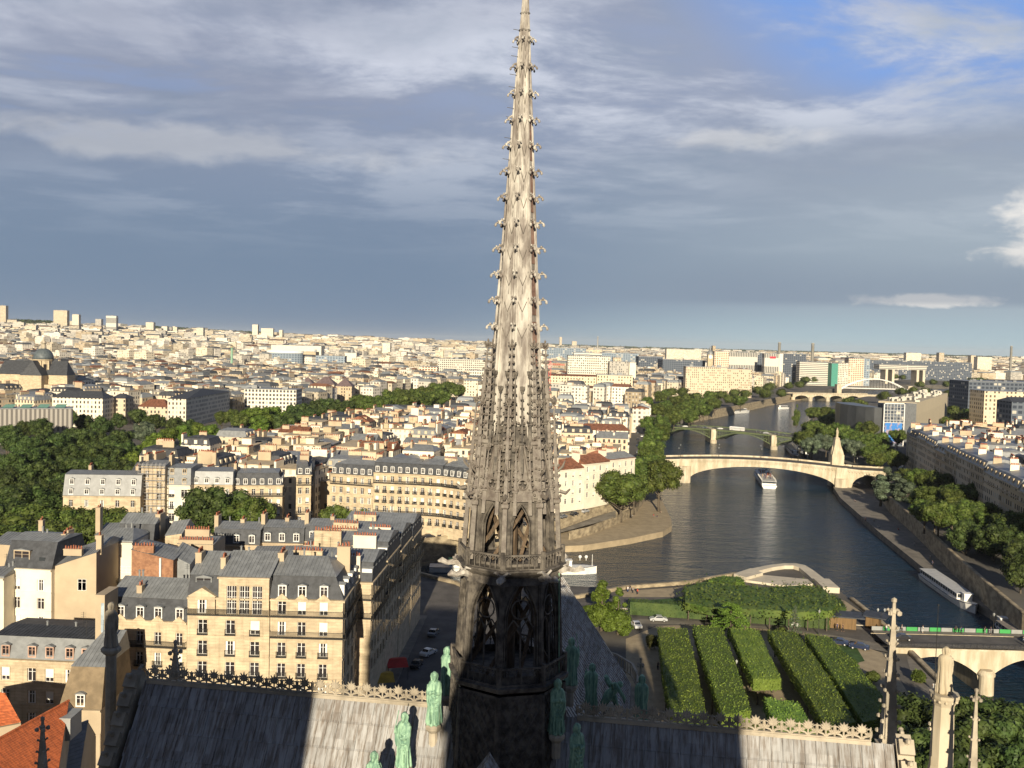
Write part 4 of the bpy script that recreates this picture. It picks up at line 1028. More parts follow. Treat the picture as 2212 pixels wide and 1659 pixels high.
TS([(780, 848), (800, 853), (817, 851), (843, 839), (868, 836), (893, 836), (918, 831), (943, 824), (968, 821), (986, 827), (855, 848), (905, 843), (950, 838), (875, 845), (925, 842)], 22, L_mid, 'green tree in the distant rounded grove left of the spire', 'distant grove left of the spire', rs=1.25, back=1)
T(440, 1048, 21, 'broad', L_dark, 'large dark tree before the white narrow house, left one of the pair', rs=1.1); T(478, 1046, 21, 'broad', L_dark, 'large dark tree before the grey building, behind the clay chimney', rs=1.1)
T(512, 1062, 18.6, 'broad', L_mid, 'green tree at the foot of the grey roofed building', rs=1.1); T(545, 1066, 18, 'broad', L_mid, 'smaller green tree right of the dark pair on the quay', rs=1.1)
T(728, 1084, 13.5, 'broad', L_mid, 'small green tree on the quay before the corner building'); T(776, 1096, 12, 'broad', L_mid, 'smallest quay tree, before the long curved facade')
for u, v, h, lb in ((1345, 1012, 23, 'big round tree on the low quay at the island tip, left one of the pair'), (1428, 985, 25, 'big tree on the low quay at the island tip, right one with a bare trunk')):
    p = G(u - 5, 1128 if u < 1400 else 1105, -5.8); d = p.y; zt = 66 - (v - 748) / 2006 * d; tree_at(p.x, p.y, -5.8, zt + 5.8, 'broad', L_mid, lb, None, 1.3 if u < 1400 else 1.05)
T(1372, 1020, 17, 'broad', L_mid, 'green tree between the two big ones at the island tip', g=-2)
T(1209, 841, 12, 'broad', L_mid, 'lone round tree among roofs right of the spire and the red crane')
TS([(1401, 855), (1427, 846), (1419, 868), (1450, 873), (1403, 896), (1432, 893), (1457, 884), (1409, 917), (1430, 912), (1406, 940), (1398, 962), (1412, 958), (1392, 985), (1410, 978), (1440, 862), (1470, 872), (1490, 880), (1482, 866)], 17, L_mid, 'green tree lining the river side street of the far island', 'trees on the river side of the island', rs=1.15)
TS([(1432, 840), (1452, 836), (1475, 835), (1501, 830), (1522, 823), (1548, 825), (1573, 825), (1594, 823), (1614, 829), (1625, 819), (1640, 816), (1460, 852), (1483, 847), (1506, 846), (1535, 842), (1560, 842), (1588, 838), (1612, 840), (1500, 860), (1530, 855), (1640, 832), (1520, 868), (1545, 858), (1575, 850), (1600, 852), (1490, 858), (1660, 828), (1655, 838)], 17, L_mid, 'green tree in the long belt above the low port with white boats', 'tree belt above the low port', rs=1.25, back=1)
TS([(1668, 812), (1685, 810), (1702, 807), (1725, 810), (1742, 812), (1689, 838), (1668, 824), (1705, 824), (1730, 822)], 17, L_dark, 'dark tree in front of the office slabs by the river', 'trees before the office slabs', rs=1.3, back=1)
TS([(1758, 812), (1777, 812), (1797, 811), (1822, 809), (1848, 807), (1868, 805), (1887, 802), (1920, 806), (1951, 809), (1905, 804), (1935, 807)], 18, L_dark, 'tree in the row before the long bridge shaped ministry', 'tree row before the ministry', rs=1.35, back=1)
TS([(2016, 792), (2041, 790), (2066, 792), (2090, 796), (2120, 798)], 20, L_dark, 'far dark tree right of the ministry', 'far trees right of the ministry', rs=1.5, back=1)
TS([(1913, 844), (1951, 836), (1990, 823), (2016, 818), (2045, 822), (2080, 832), (1975, 834), (2000, 836), (2055, 840), (2100, 842), (2110, 858), (2075, 858), (2060, 875), (2130, 868), (2095, 880), (2119, 884), (2145, 890)], 17, L_dark, 'dark tree in the gardens behind and beside the long museum block', 'garden trees round the museum block', rs=1.35, back=1)
T(1722, 872, 20, 'cone', L_mid, 'pointed dark tree at the river edge before the steel bridge end', rs=.75)
TS([(1758, 877), (1784, 876), (1797, 891), (1820, 880), (1836, 855), (1856, 860), (1849, 891), (1874, 907), (1760, 905), (1785, 915), (1815, 910), (1845, 925), (1870, 935), (1740, 925), (1898, 930)], 17, L_mid, 'green tree in the clump left of the glass museum front', 'tree clump left of the museum', rs=1.15, back=1)
TS([(1768, 935), (1786, 938), (1826, 944), (1755, 942), (1848, 948)], 14, L_silver, 'grey green tree behind the stone pylon of the bridge', 'grey green trees by the bridge pylon', rs=1.15)
TS([(1882, 961), (1905, 955), (1926, 968), (1940, 975), (1895, 975)], 13, L_mid, 'green tree at the end of the stone bridge', 'trees at the stone bridge end', rs=1.15)
TS([(1977, 897), (1996, 902), (1960, 905), (2045, 898), (2067, 891), (2090, 900), (1940, 925), (2030, 915)], 14, L_mid, 'green tree right of the glass museum front, over the pale rooftops', 'trees over the right bank rooftops', rs=1.15)
T(2021, 869, 19, 'tall', L_mid, 'slim dark poplar before the long museum facade', rs=.8)
TS([(1985, 1008), (2016, 1013), (2042, 1018), (2013, 1046), (2062, 1051), (2093, 1040), (2111, 1040), (2132, 1041), (2148, 1043), (2170, 1052), (2195, 1062), (2184, 1081), (2135, 1081), (2100, 1075), (2060, 1085), (2030, 1075), (2208, 1100), (2165, 1105)], 14, L_mid, 'olive green plane tree over the right bank quay street', 'plane trees on the right bank quay', rs=1.15, back=1)
TS([(2180, 1110), (2197, 1135), (2150, 1130), (2210, 1160), (2090, 1120), (2210, 1190)], 15, L_dark, 'darker plane tree nearer on the right bank quay at the right edge', 'nearer plane trees right', g=-3, rs=1.1)
TS([(1915, 1006), (1938, 1020), (1905, 1025), (1950, 1032)], 15, L_silver, 'pale silvery poplar beside the small arch of the stone bridge', 'silvery poplars by the small arch', 'tall', g=-4, rs=1.7)
for u, v, lb in ((1966, 1040, 'upper'), (2098, 1098, 'middle'), (2131, 1136, 'lowest')): T(u, v, 15, 'tall', L_silver, 'silvery poplar on the low quay of the right bank, %s of three' % lb, g=-5.6, rs=1.35)
# garden of the cathedral
T(1302, 1252, 12, 'cone', L_bright, 'bright green conifer in the garden at the edge of the choir roof', rs=1.35); T(1338, 1268, 11, 'cone', L_bright, 'bright green conifer, lower right partner beside the garden path', rs=1.25)
T(1580, 1300, 9, 'cedar', L_bright, 'spreading cedar at the head of the clipped tree rows', rs=1.0)
T(1718, 1306, 9, 'spruce', L_silver, 'silver blue spruce by the parked red car', rs=.85)
TS([(1968, 1500), (2010, 1510), (1990, 1560), (1960, 1600), (2055, 1520), (2005, 1620)], 14, L_dark, 'dark tree by the stepped gable below the sunlit pinnacles', 'shaded trees between the right pinnacles', rs=1.0)
TS([(2071, 1497), (2129, 1502), (2100, 1540), (2160, 1545), (2080, 1590), (2140, 1610), (2200, 1600)], 14, L_dark, 'dark tree in the lower right corner by the nearest pinnacle', 'dark trees lower right corner', rs=1.05)
TS([(2175, 1515), (2205, 1535), (2190, 1565)], 13, L_dark, 'dark tree at the right edge under the near stone bridge', 'trees under the near bridge', rs=1.05)
for u, v, h, m_, lb in ((1862, 1548, 6, L_lime, 'pale yellow green shrub at the foot of the sunlit pinnacle'), (1838, 1572, 5, L_brown, 'olive shrub below the clipped rows beside the ridge crest'), (1590, 1522, 6, L_brown, 'brownish round shrub between the clipped blocks'), (1560, 1532, 5, L_brown, 'brownish shrub left of the round one'), (1625, 1530, 5, L_mid, 'dark green shrub right of the brownish ones'),
                       (1838, 1400, 5, L_mid, 'small tree by the blue parked cars'), (1885, 1432, 4, L_mid, 'low shrub before the sandy path'), (1815, 1425, 3, L_bright, 'light green bush on the lawn corner by the path'), (1415, 1352, 5, L_brown, 'ochre shrub at the top corner of the first clipped row'), (1440, 1345, 4, L_mid, 'low shrub by the road behind the first clipped row'), (1690, 1340, 4, L_mid, 'low shrub left of the silver spruce'), (1985, 1440, 3, L_mid, 'small bush on the embankment under the bridge')):
    T(u, v, h, 'bush', m_, lb, rs=.95)
# clipped lime rows: flat topped blocks of foliage on thin trunks
def hedge(px, zt, zb, m, label, leaf=.15, dens=12.0, name='clipped_tree_row', cat='clipped trees', group=None, trunks=True, rough=.15):
    P4 = [G(u, v, zt) for u, v in px]; n = len(P4); ar = sum(P4[i].x * P4[(i + 1) % n].y - P4[(i + 1) % n].x * P4[i].y for i in range(n)) / 2
    if ar < 0: P4.reverse()
    c = sum(P4, Vector()) / n; root = thing(name, label, cat, (c.x, c.y, 0), 0, group)
    pts = []; nor = []
    tris = tessellate_polygon([[Vector((p.x, p.y, 0)) for p in P4]])
    for t in tris:
        a, b, d = (np.array(P4[i])[:2] for i in t); A = abs(np.cross(b - a, d - a)) / 2; k = int(A * dens)
        r1 = np.sqrt(rng.random(k))[:, None]; r2 = rng.random(k)[:, None]; q = a * (1 - r1) + b * (r1 * (1 - r2)) + d * (r1 * r2)
        z = zt + rng.normal(size=k) * rough; pts.append(np.column_stack([q - np.array([c.x, c.y]), z])); nor.append(np.tile([0, 0, 1.0], (k, 1)) + rng.normal(size=(k, 3)) * .55)
    for i in range(n):
        a, b = np.array(P4[i])[:2], np.array(P4[(i + 1) % n])[:2]; L = np.linalg.norm(b - a); k = int(L * (zt - zb) * dens)
        q = a + (b - a) * rng.random(k)[:, None]; o_ = np.array([(b - a)[1], -(b - a)[0]]) / L; q = q + o_ * (rng.normal(size=k) * rough * .8)[:, None]
        pts.append(np.column_stack([q - np.array([c.x, c.y]), rng.uniform(zb, zt, k)])); nor.append(np.tile([o_[0], o_[1], .2], (k, 1)) + rng.normal(size=(k, 3)) * .5)
    pts = np.vstack(pts); nor = np.vstack(nor)
    me = leafmesh('foliage', pts, nor, rng.uniform(leaf * .7, leaf * 1.4, len(pts)), m); link('foliage', me, root)
    mb = MB(); k = .985; q = [((p.x - c.x) * k, (p.y - c.y) * k) for p in P4]; mb.prism(q, zb + .1, zt - .12, True); mb.build('branches', m, root)
    if trunks:
        x0, x1 = min(p.x for p in P4), max(p.x for p in P4); y0, y1 = min(p.y for p in P4), max(p.y for p in P4)
        y = y0 + 2
        while y < y1:
            x = x0 + 1.5
            while x < x1:
                ins = False; j = n - 1
                for i in range(n):
                    if ((P4[i].y > y) != (P4[j].y > y)) and (x < (P4[j].x - P4[i].x) * (y - P4[i].y) / (P4[j].y - P4[i].y) + P4[i].x): ins = not ins
                    j = i
                if ins: mt = MB(); mt.tube([(x - c.x, y - c.y, -.1), (x - c.x, y - c.y, zb + .4)], [.16, .12], 6); mt.build('trunk', M_bark, root)
                x += 4.5
            y += 6
    return root
gr = 'flat clipped tree rows in the garden'
HZ = 5.6
hedge([(1422, 1355), (1483, 1357), (1497, 1410), (1512, 1480), (1530, 1565), (1475, 1575), (1450, 1540), (1432, 1450)], HZ, 3.2, L_lime, 'clipped tree row, first from the choir roof, thin shadow streaks at its foot', group=gr)
hedge([(1497, 1349), (1559, 1354), (1580, 1410), (1602, 1470), (1622, 1535), (1560, 1545), (1540, 1480), (1515, 1410)], HZ, 3.2, L_lime, 'clipped tree row, second from the choir roof, fully sunlit', group=gr)
hedge([(1576, 1355), (1639, 1361), (1660, 1410), (1688, 1465), (1627, 1466), (1604, 1420)], HZ, 3.2, L_lime, 'short clipped tree row in the middle with its square end in view', group=gr)
hedge([(1658, 1360), (1719, 1365), (1755, 1410), (1800, 1475), (1850, 1560), (1785, 1570), (1745, 1500), (1700, 1430)], HZ, 3.2, L_lime, 'clipped tree row, second from the road, half in tower shadow', group=gr)
hedge([(1738, 1367), (1791, 1374), (1840, 1425), (1899, 1492), (1940, 1545), (1865, 1560), (1820, 1490), (1775, 1420)], HZ, 3.2, L_lime, 'clipped tree row nearest the road, its lower half in shadow', group=gr)
hedge([(1650, 1504), (1725, 1518), (1745, 1550), (1775, 1605), (1700, 1612), (1668, 1550)], HZ, 3.2, L_lime, 'short front clipped block just above the ridge crest', group=gr)
# the mass of trees over the memorial and the tall hedge along the street
hedge([(1475, 1268), (1520, 1255), (1590, 1262), (1660, 1268), (1740, 1262), (1780, 1270), (1812, 1300), (1800, 1318), (1740, 1322), (1640, 1316), (1530, 1312), (1478, 1300)], 5.0, 3.0, L_mid, 'dense dark olive block of trees behind the tall street hedge', leaf=.3, dens=4, group=None, rough=.8, name='tree_block')
hedge([(1530, 1252), (1560, 1243), (1600, 1246), (1608, 1256), (1570, 1262)], 3.2, .3, L_bright, 'bright green shrub block next to the memorial terrace', leaf=.22, dens=6, name='shrub_block', cat='shrubs', trunks=False, rough=.3)
hedge([(1795, 1284), (1815, 1292), (1828, 1312), (1805, 1308)], 2.6, .3, L_dark, 'small dark shrub block by the sloping path to the memorial', leaf=.22, dens=6, name='shrub_block', cat='shrubs', trunks=False, rough=.3)
hedge([(1358, 1292), (1560, 1305), (1790, 1322), (1795, 1330), (1560, 1312), (1358, 1299)], 3.4, .0, L_dark, 'long tall green hedge along the street behind the garden', leaf=.16, dens=8, name='hedge', cat='hedge', trunks=False, rough=.1)
# ================================================================== HOUSES NEARBY, built floor by floor
_wc = {}
def win_meshes(w, h, style):
    key = (round(w, 2), round(h, 2), style)
    if key in _wc: return _wc[key]
    f = MB(); t = .07
    f.box(-w / 2, -.03, 0, -w / 2 + t, .05, h); f.box(w / 2 - t, -.03, 0, w / 2, .05, h); f.box(-w / 2 + t, -.03, 0, w / 2 - t, .05, t); f.box(-w / 2 + t, -.03, h - t, w / 2 - t, .05, h)
    f.box(-.055, -.04, t, .055, .045, h - t)
    if style in ('grid',):
        for q in (-.25, .25): f.box(q * w - .025, -.025, t, q * w + .025, .03, h - t)
        for i in range(1, 5): f.box(-w / 2 + t, -.02, h * i / 5 - .03, w / 2 - t, .025, h * i / 5 + .03)
    else:
        f.box(-w / 2 + t, -.035, h * .70, -.055, .04, h * .70 + .06); f.box(.055, -.035, h * .70, w / 2 - t, .04, h * .70 + .06)
    if style == 'shut':
        for s in (-1, 1): f.box(min(s * w * .5, s * w * .27), -.06, t, max(s * w * .5, s * w * .27), -.031, h - t)
    fo = f.build('window', M_white)
    p = MB(); p.face([(-w / 2, .03, 0), (w / 2, .03, 0), (w / 2, .03, h), (-w / 2, .03, h)]); po = p.build('pane', M_pane)
    if style == 'blind':
        p2 = MB(); p2.face([(-w / 2, -.045, h * .3), (w / 2, -.045, h * .3), (w / 2, -.045, h), (-w / 2, -.045, h)]); bo = p2.build('blind', M_blind); bd = bo.data; bpy.data.objects.remove(bo)
    else: bd = None
    r = (fo.data, po.data, bd); bpy.data.objects.remove(fo); bpy.data.objects.remove(po); _wc[key] = r; return r
def add_window(parent, x, y, z, w, h, rot=0.0, style=None):
    if style is None: style = random.choices(('std', 'shut', 'blind'), (6, 2.2, 2))[0]
    f, p, b = win_meshes(w, h, style)
    o = link('window', f, parent, (x, y, z), rot); link('pane', p, o)
    if b: link('blind', b, o)
    return o
def facade(mb, T, W, H, wins, rec=.24, z0=0.0):
    """a wall W x H in T's x-z plane facing -y, with real openings; wins = (xc, z0, w, h)"""
    mb.T = T
    rows = sorted(set((round(a[1], 3), round(a[1] + a[3], 3)) for a in wins)); zs = z0
    for (za, zb) in rows:
        if za > zs + .001: mb.face([(0, 0, zs), (W, 0, zs), (W, 0, za), (0, 0, za)])
        x = 0
        for (xc, q, w, h) in sorted(a for a in wins if abs(a[1] - za) < .002 and abs(a[1] + a[3] - zb) < .002):
            xa, xb = xc - w / 2, xc + w / 2
            if xa > x: mb.face([(x, 0, za), (xa, 0, za), (xa, 0, zb), (x, 0, zb)])
            mb.face([(xa, 0, za), (xa, rec, za), (xa, rec, zb), (xa, 0, zb)]); mb.face([(xb, rec, za), (xb, 0, za), (xb, 0, zb), (xb, rec, zb)])
            mb.face([(xa, 0, za), (xb, 0, za), (xb, rec, za), (xa, rec, za)]); mb.face([(xa, rec, zb), (xb, rec, zb), (xb, 0, zb), (xa, 0, zb)])
            # stone surround and keystone
            mb.box(xa - .14, -.06, za, xa - .002, .0, zb + .16); mb.box(xb + .002, -.06, za, xb + .14, .0, zb + .16); mb.box(xa - .002, -.07, zb + .002, xb + .002, .0, zb + .2)
            x = xb
        mb.face([(x, 0, za), (W, 0, za), (W, 0, zb), (x, 0, zb)]); zs = zb
    mb.face([(0, 0, zs), (W, 0, zs), (W, 0, H), (0, 0, H)])
    mb.T = None
def rail_mb(mb, x0, x1, z, dep=.7, h=.95, T=None):
    mb.T = T; mb.box(x0, -dep, z - .16, x1, 0, z)
    mb.box(x0, -dep + .03, z + h - .05, x1, -dep + .09, z + h); mb.box(x0, -dep + .03, z + .10, x1, -dep + .08, z + .14)
    n = max(2, int((x1 - x0) / .15))
    for i in range(n + 1): x = lerp(x0 + .02, x1 - .06, i / n); mb.box(x, -dep + .03, z, x + .05, -dep + .08, z + h - .05)
    for xe in (x0, x1 - .05): mb.box(xe, -dep + .09, z + h - .05, xe + .05, 0, z + h)
    mb.T = None
def chimney(parent, x, y, z0, z1, lx, ly, along='y', m=None, pots=True):
    mb = MB(); mb.mi = 0; mb.box(-lx / 2, -ly / 2, z0, lx / 2, ly / 2, z1); mb.box(-lx / 2 - .06, -ly / 2 - .06, z1, lx / 2 + .06, ly / 2 + .06, z1 + .16)
    if pots:
        mb.mi = 1; L = (ly if along == 'y' else lx) - .5; n = max(1, int(L / .48))
        for i in range(n + 1):
            t = -L / 2 + L * i / max(1, n); cx, cy = (0, t) if along == 'y' else (t, 0); hh = random.uniform(.42, .75)
            mb.lathe([(.16, z1 + .16), (.12, z1 + .16 + hh), (.15, z1 + .16 + hh)], 6, (cx + random.uniform(-.04, .04), cy))
    o = mb.build('chimney', [m or M_wallT, M_pot], parent); o.location = (x, y, 0); return o
def mansard(parent, W, D, ze, h1=3.0, ins=1.3, rise=1.3, m1=None, m2=None, hipL=False, hipR=False, ridge=.5, seams=True):
    mb = MB(); mb.mi = 0; xl = ins if hipL else 0.0; xr = W - (ins if hipR else 0.0)
    a = [(-.1, -.05, ze + .1), (W + .1, -.05, ze + .1), (W + .1, D, ze + .1), (-.1, D, ze + .1)]
    b = [(xl, ins, ze + h1), (xr, ins, ze + h1), (xr, D - ins, ze + h1), (xl, D - ins, ze + h1)]
    mb.mesh_(a + b, [(0, 1, 5, 4), (1, 2, 6, 5), (2, 3, 7, 6), (3, 0, 4, 7)])
    mb.mi = 1; yr = lerp(ins, D - ins, ridge); k = min(2.5, W * .25); c = [(xl + (k if hipL else 0), yr, ze + h1 + rise), (xr - (k if hipR else 0), yr, ze + h1 + rise)]
    e = .12; b2 = [(xl - e, ins - e, ze + h1 + .05), (xr + e, ins - e, ze + h1 + .05), (xr + e, D - ins + e, ze + h1 + .05), (xl - e, D - ins + e, ze + h1 + .05)]
    mb.mesh_(b2 + c, [(0, 1, 5, 4), (1, 2, 5), (2, 3, 4, 5), (3, 0, 4)])
    if seams:
        x = xl + .5
        while x < xr - .3:
            t = max(0, min(1, (x - xl) / k)) if hipL else 1; t = min(t, max(0, min(1, (xr - x) / k))) if hipR else t
            y1 = lerp(ins - e, yr, t); z1 = lerp(ze + h1 + .05, ze + h1 + rise, t)
            mb.mesh_([(x - .03, ins - e, ze + h1 + .06), (x + .03, ins - e, ze + h1 + .06), (x + .03, y1, z1 + .01), (x - .03, y1, z1 + .01), (x, ins - e, ze + h1 + .12), (x, y1, z1 + .07)], [(0, 4, 5, 3), (4, 1, 2, 5)])
            x += .62
    return mb.build('roof', [m1 or M_slate, m2 or M_zinc], parent)
def dormer(roof, x, y, z, w=1.35, h=1.9, dep=1.8, rot=0.0, m=None, rd=False):
    mb = MB(); mb.mi = 0; t = .16
    mb.box(-w / 2, 0, 0, -w / 2 + t, dep, h); mb.box(w / 2 - t, 0, 0, w / 2, dep, h); mb.box(-w / 2 + t, 0, 0, w / 2 - t, .3, .2); mb.box(-w / 2 + t, 0, h - .22, w / 2 - t, .3, h)
    mb.box(-.05, .08, .2, .05, .14, h - .22); mb.box(-w / 2 + t, .09, h * .62, w / 2 - t, .13, h * .62 + .05)
    mb.mi = 1; mb.face([(-w / 2 + t, .15, .2), (w / 2 - t, .15, .2), (w / 2 - t, .15, h - .22), (-w / 2 + t, .15, h - .22)])
    mb.mi = 2
    n = 6 if rd else 2; pr = [(-w / 2 - .15 + (w + .3) * i / n, h + (.32 * math.sin(math.pi * i / n) if rd else .32 * (1 - abs(1 - i)))) for i in range(n + 1)]
    for (xa, za), (xb, zb) in zip(pr[:-1], pr[1:]):
        mb.face([(xa, -.18, za), (xb, -.18, zb), (xb, dep, zb), (xa, dep, za)]); mb.face([(xa, -.18, h), (xb, -.18, h), (xb, -.18, zb), (xa, -.18, za)])
    o = mb.build('dormer', [m or M_white, M_pane, M_zinc], roof); o.location = (x, y, z); o.rotation_euler = (0, 0, rot); return o
def xat(u, y, z): return AtY(u, 740 + (66 - z) * 2006 / y, y).x
def house(label, uL, uR, yL, yR, ze, D, floors, bays, ww=1.15, wh=2.1, wall=None, roof='mansard', h1=3.0, ins=1.3, rise=1.3, m1=None, m2=None, hipL=False, hipR=False, balc=(), side=None, sbays=0, dorm=True, chim=(), group=None, dz=0.35, base=0.0, cat='apartment house', dm=None, rd=False, ridge=.5, petit=True, dm2=False, ped=False, ubays=None):
    """front eave line from picture column uL at depth yL to uR at yR; floors = heights of the floor levels shown"""
    a = Vector((xat(uL, yL, ze), yL, 0)); b = Vector((xat(uR, yR, ze), yR, 0)); W = (b - a).length; rz = math.atan2(b.y - a.y, b.x - a.x)
    t = thing('apartment_house', label, cat, (a.x, a.y, base), rz, group); ze -= base; wm = wall or M_wallC
    if ubays is not None: bx = [(u - uL) / (uR - uL) * W for u in ubays]
    else: bx = [W * (i + .5) / bays for i in range(bays)]
    wins = [(x, f - base + .15, ww, wh) for f in floors for x in bx if f - base + wh + .2 < ze]
    mb = MB(); facade(mb, Matrix.Identity(4), W, ze, wins)
    for x, z, w_, h_ in wins: add_window(t, x, .2, z, w_, h_)
    R = Matrix.Translation((W, 0, 0)) @ Matrix.Rotation(math.pi / 2, 4, 'Z'); Lm = Matrix.Translation((0, D, 0)) @ Matrix.Rotation(-math.pi / 2, 4, 'Z')
    sw = []
    if side: sw = [(D * (i + .5) / sbays, f - base + .15, ww, wh) for f in floors for i in range(sbays) if f - base + wh + .2 < ze]
    for s_, M4 in (('R', R), ('L', Lm)):
        if side == s_:
            facade(mb, M4, D, ze, sw)
            for x, z, w_, h_ in sw:
                p = M4 @ Vector((x, .2, z)); add_window(t, p.x, p.y, p.z, w_, h_, math.pi / 2 if s_ == 'R' else -math.pi / 2)
        else: mb.T = M4; mb.face([(0, 0, 0), (D, 0, 0), (D, 0, ze), (0, 0, ze)]); mb.T = None
    mb.face([(W, D, 0), (0, D, 0), (0, D, ze), (W, D, ze)]); mb.face([(0, 0, ze), (W, 0, ze), (W, D, ze), (0, D, ze)])
    # string courses and cornice
    for z, p_, h_ in [(ze - .32, .34, .30)] + [(f - base - .22, .10, .16) for f in floors]:
        mb.box(-.01, -p_, z, W + (p_ if side == 'R' else .01), -.003, z + h_)
        if side == 'R': mb.box(W + .003, .0, z, W + p_, D, z + h_)
    if ped:
        for x in bx:
            z = ze - .02; mb.mesh_([(x - 1.1, -.2, z), (x + 1.1, -.2, z), (x, -.2, z + .95), (x - 1.1, .9, z), (x + 1.1, .9, z), (x, .9, z + .95)], [(0, 1, 2), (0, 2, 5, 3), (1, 4, 5, 2)])
    mb.build('wall', wm, t)
    for f in balc:
        g_ = MB(); rail_mb(g_, 0.05, W - .05, f - base)
        if side == 'R': rail_mb(g_, -.65, D - .1, f - base, T=R)
        g_.build('balcony', M_iron, t)
    if petit:
        for (x, z, w_, h_) in wins + []:
            if not any(abs(z + base - .15 - f) < .01 for f in balc):
                g_ = MB(); rail_mb(g_, x - .85, x + .85, z - .05, .32, .85); g_.build('balcony', M_iron, t)
    if roof == 'mansard':
        r = mansard(t, W, D, ze, h1, ins, rise, m1, m2, hipL, hipR, ridge)
        if dorm:
            sl = ins / h1
            for x in bx: dormer(r, x, sl * dz - .1, ze + dz, m=dm, rd=rd)
            if dm2:
                for x in bx: dormer(r, x, sl * (dz + 3.0) - .1, ze + dz + 3.0, m=dm, rd=rd)
            if side == 'R':
                for i in range(sbays): dormer(r, W - sl * dz + .1, D * (i + .5) / sbays, ze + dz, rot=math.pi / 2, m=dm, rd=rd)
        zt = ze + h1
    else:   # low zinc or tiled pitched roof
        r = mansard(t, W, D, ze, .35, .05, rise, m1 or M_zinc, m2 or M_zinc, hipL, hipR, ridge); zt = ze + rise * .4
    for c in chim:
        x, y, lx, ly, up = c[:5]; chimney(r, x * W, y * D, ze - .1, zt + up, lx, ly, 'y' if ly > lx else 'x', c[5] if len(c) > 5 else None)
    return t, r, W
gN = 'houses near the cathedral on the left'
t, r, W = house('cream corner apartment house, right half, with dark mansard and two dormers', 584, 741, 147.5, 147.5, 23.9, 15, [21.2, 17.8, 14.4, 11.0, 7.6, 4.2], 3, ww=1.35, wh=2.25, ubays=[609, 652, 699], hipL=False, hipR=True, balc=(21.2, 17.8), side='R', sbays=4, h1=3.4, ins=1.5, rise=2.0, ped=True, chim=[(.02, .45, 1.0, 2.6, 2.6), (.86, .62, 2.2, 1.0, 3.2)])
t, r, W = house('cream corner apartment house, left half, with tall studio windows under a zinc roof', 405, 582.5, 147.5, 147.5, 23.9, 15, [17.8, 14.4, 11.0, 7.6, 4.2], 3, ww=1.5, wh=2.25, ubays=[438, 498, 551], roof='mansard', h1=3.2, ins=1.4, rise=2.6, dorm=False, balc=(21.2,), chim=[(.02, .35, 1.0, 2.2, 2.8), (.36, .25, .8, 1.8, 2.4)])
x0, x1 = (474 - 405) / 177.5 * W, W
mb = MB(); facade(mb, Matrix.Translation((x0, -.5, 23.9 - 2.75)), x1 - x0, 6.0, [((u - 474) / 108.5 * (x1 - x0), .2, 1.6, 4.6) for u in (502, 529.5, 557)], rec=.3)
mb.box(x0, -.498, 21.15, x0 + .1, 3.5, 27.1); mb.box(x1 - .1, -.498, 21.15, x1, 3.5, 27.1); mb.box(x0 - .2, -.75, 27.1, x1 + .1, .1, 27.35)
mb.build('studio_bay', M_wallC, t)
g_ = MB(); g_.mesh_([(x0 - .1, -.2, 27.36), (x1 + .1, -.2, 27.36), (x1 + .1, 7.5, 29.9), (x0 - .1, 7.5, 29.9)], [(0, 1, 2, 3)])
k = x0 + .3
while k < x1: g_.mesh_([(k - .03, -.2, 27.38), (k + .03, -.2, 27.38), (k + .03, 7.5, 29.92), (k - .03, 7.5, 29.92), (k, -.2, 27.45), (k, 7.5, 29.99)], [(0, 4, 5, 3), (4, 1, 2, 5)]); k += .6
g_.build('studio_roof', M_zinc, t)
for u in (502, 529.5, 557): add_window(t, x0 + (u - 474) / 108.5 * (x1 - x0), -.3, 21.35, 1.6, 4.6, 0, 'grid')
xg = (438 - 405) / 177.5 * W
mb = MB(); facade(mb, Matrix.Translation((xg - 2.1, -.45, 21.2)), 4.2, 2.9, [(2.1, .15, 1.5, 2.2)]); mb.mesh_([(xg - 2.3, -.55, 24.1), (xg + 2.3, -.55, 24.1), (xg, -.55, 25.5), (xg - 2.3, 1.4, 24.1), (xg + 2.3, 1.4, 24.1), (xg, 1.4, 25.5)], [(0, 1, 2), (0, 2, 5, 3), (1, 4, 5, 2)]); mb.build('gable_bay', M_wallC, t)
add_window(t, xg, -.25, 21.35, 1.5, 2.2, 0, 'shut'); dormer(r, xg - .2, .9, 25.0, 2.6, 1.9, 2.5, m=M_zinc)
# the row along the shaded street, facades turned to the right
ys = [162.6, 176, 190, 204, 218]; lb = ['second from the front', 'in the middle', 'fourth from the front', 'at the river end']
for i in range(4):
    y0, y1 = ys[i], ys[i + 1]; xr0 = lerp(-26.7, -22.3, (y0 - 147.5) / 70); zz = (23.2, 24.0, 22.8, 22.2)[i]; u0 = 1106 + (xr0 - 15) / y0 * 2006
    uR = 1106 + xr0 / y0 * 2006 + (66 - zz) * .0262 / y0 * 2006; uL = uR - 15 / y0 * 2006
    t, r, W = house('shaded street row house, %s' % lb[i], uL, uR, y0, y0 - .9, zz, y1 - y0, [zz - 3, zz - 6.3, zz - 9.6, zz - 12.9, zz - 16.2], 1, ubays=[], side='R', sbays=5, balc=(zz - 3, zz - 6.3), h1=3.2, ins=1.5, rise=1.2, dorm=True, petit=False,
            chim=[(.25, .04, 5.2, .8, 1.8, M_wallC), (.72, .03, 4.4, .8, 1.2, M_wallW)] if i < 3 else [(.3, .06, 5, .8, 1.5, M_wallC)], wall=M_wallC, m1=M_slate)
t = thing('apartment_house', 'blank white and cream party walls topped by red pots behind the corner house', 'apartment house', (xat(654, 176, 25), 176, 0), 0)
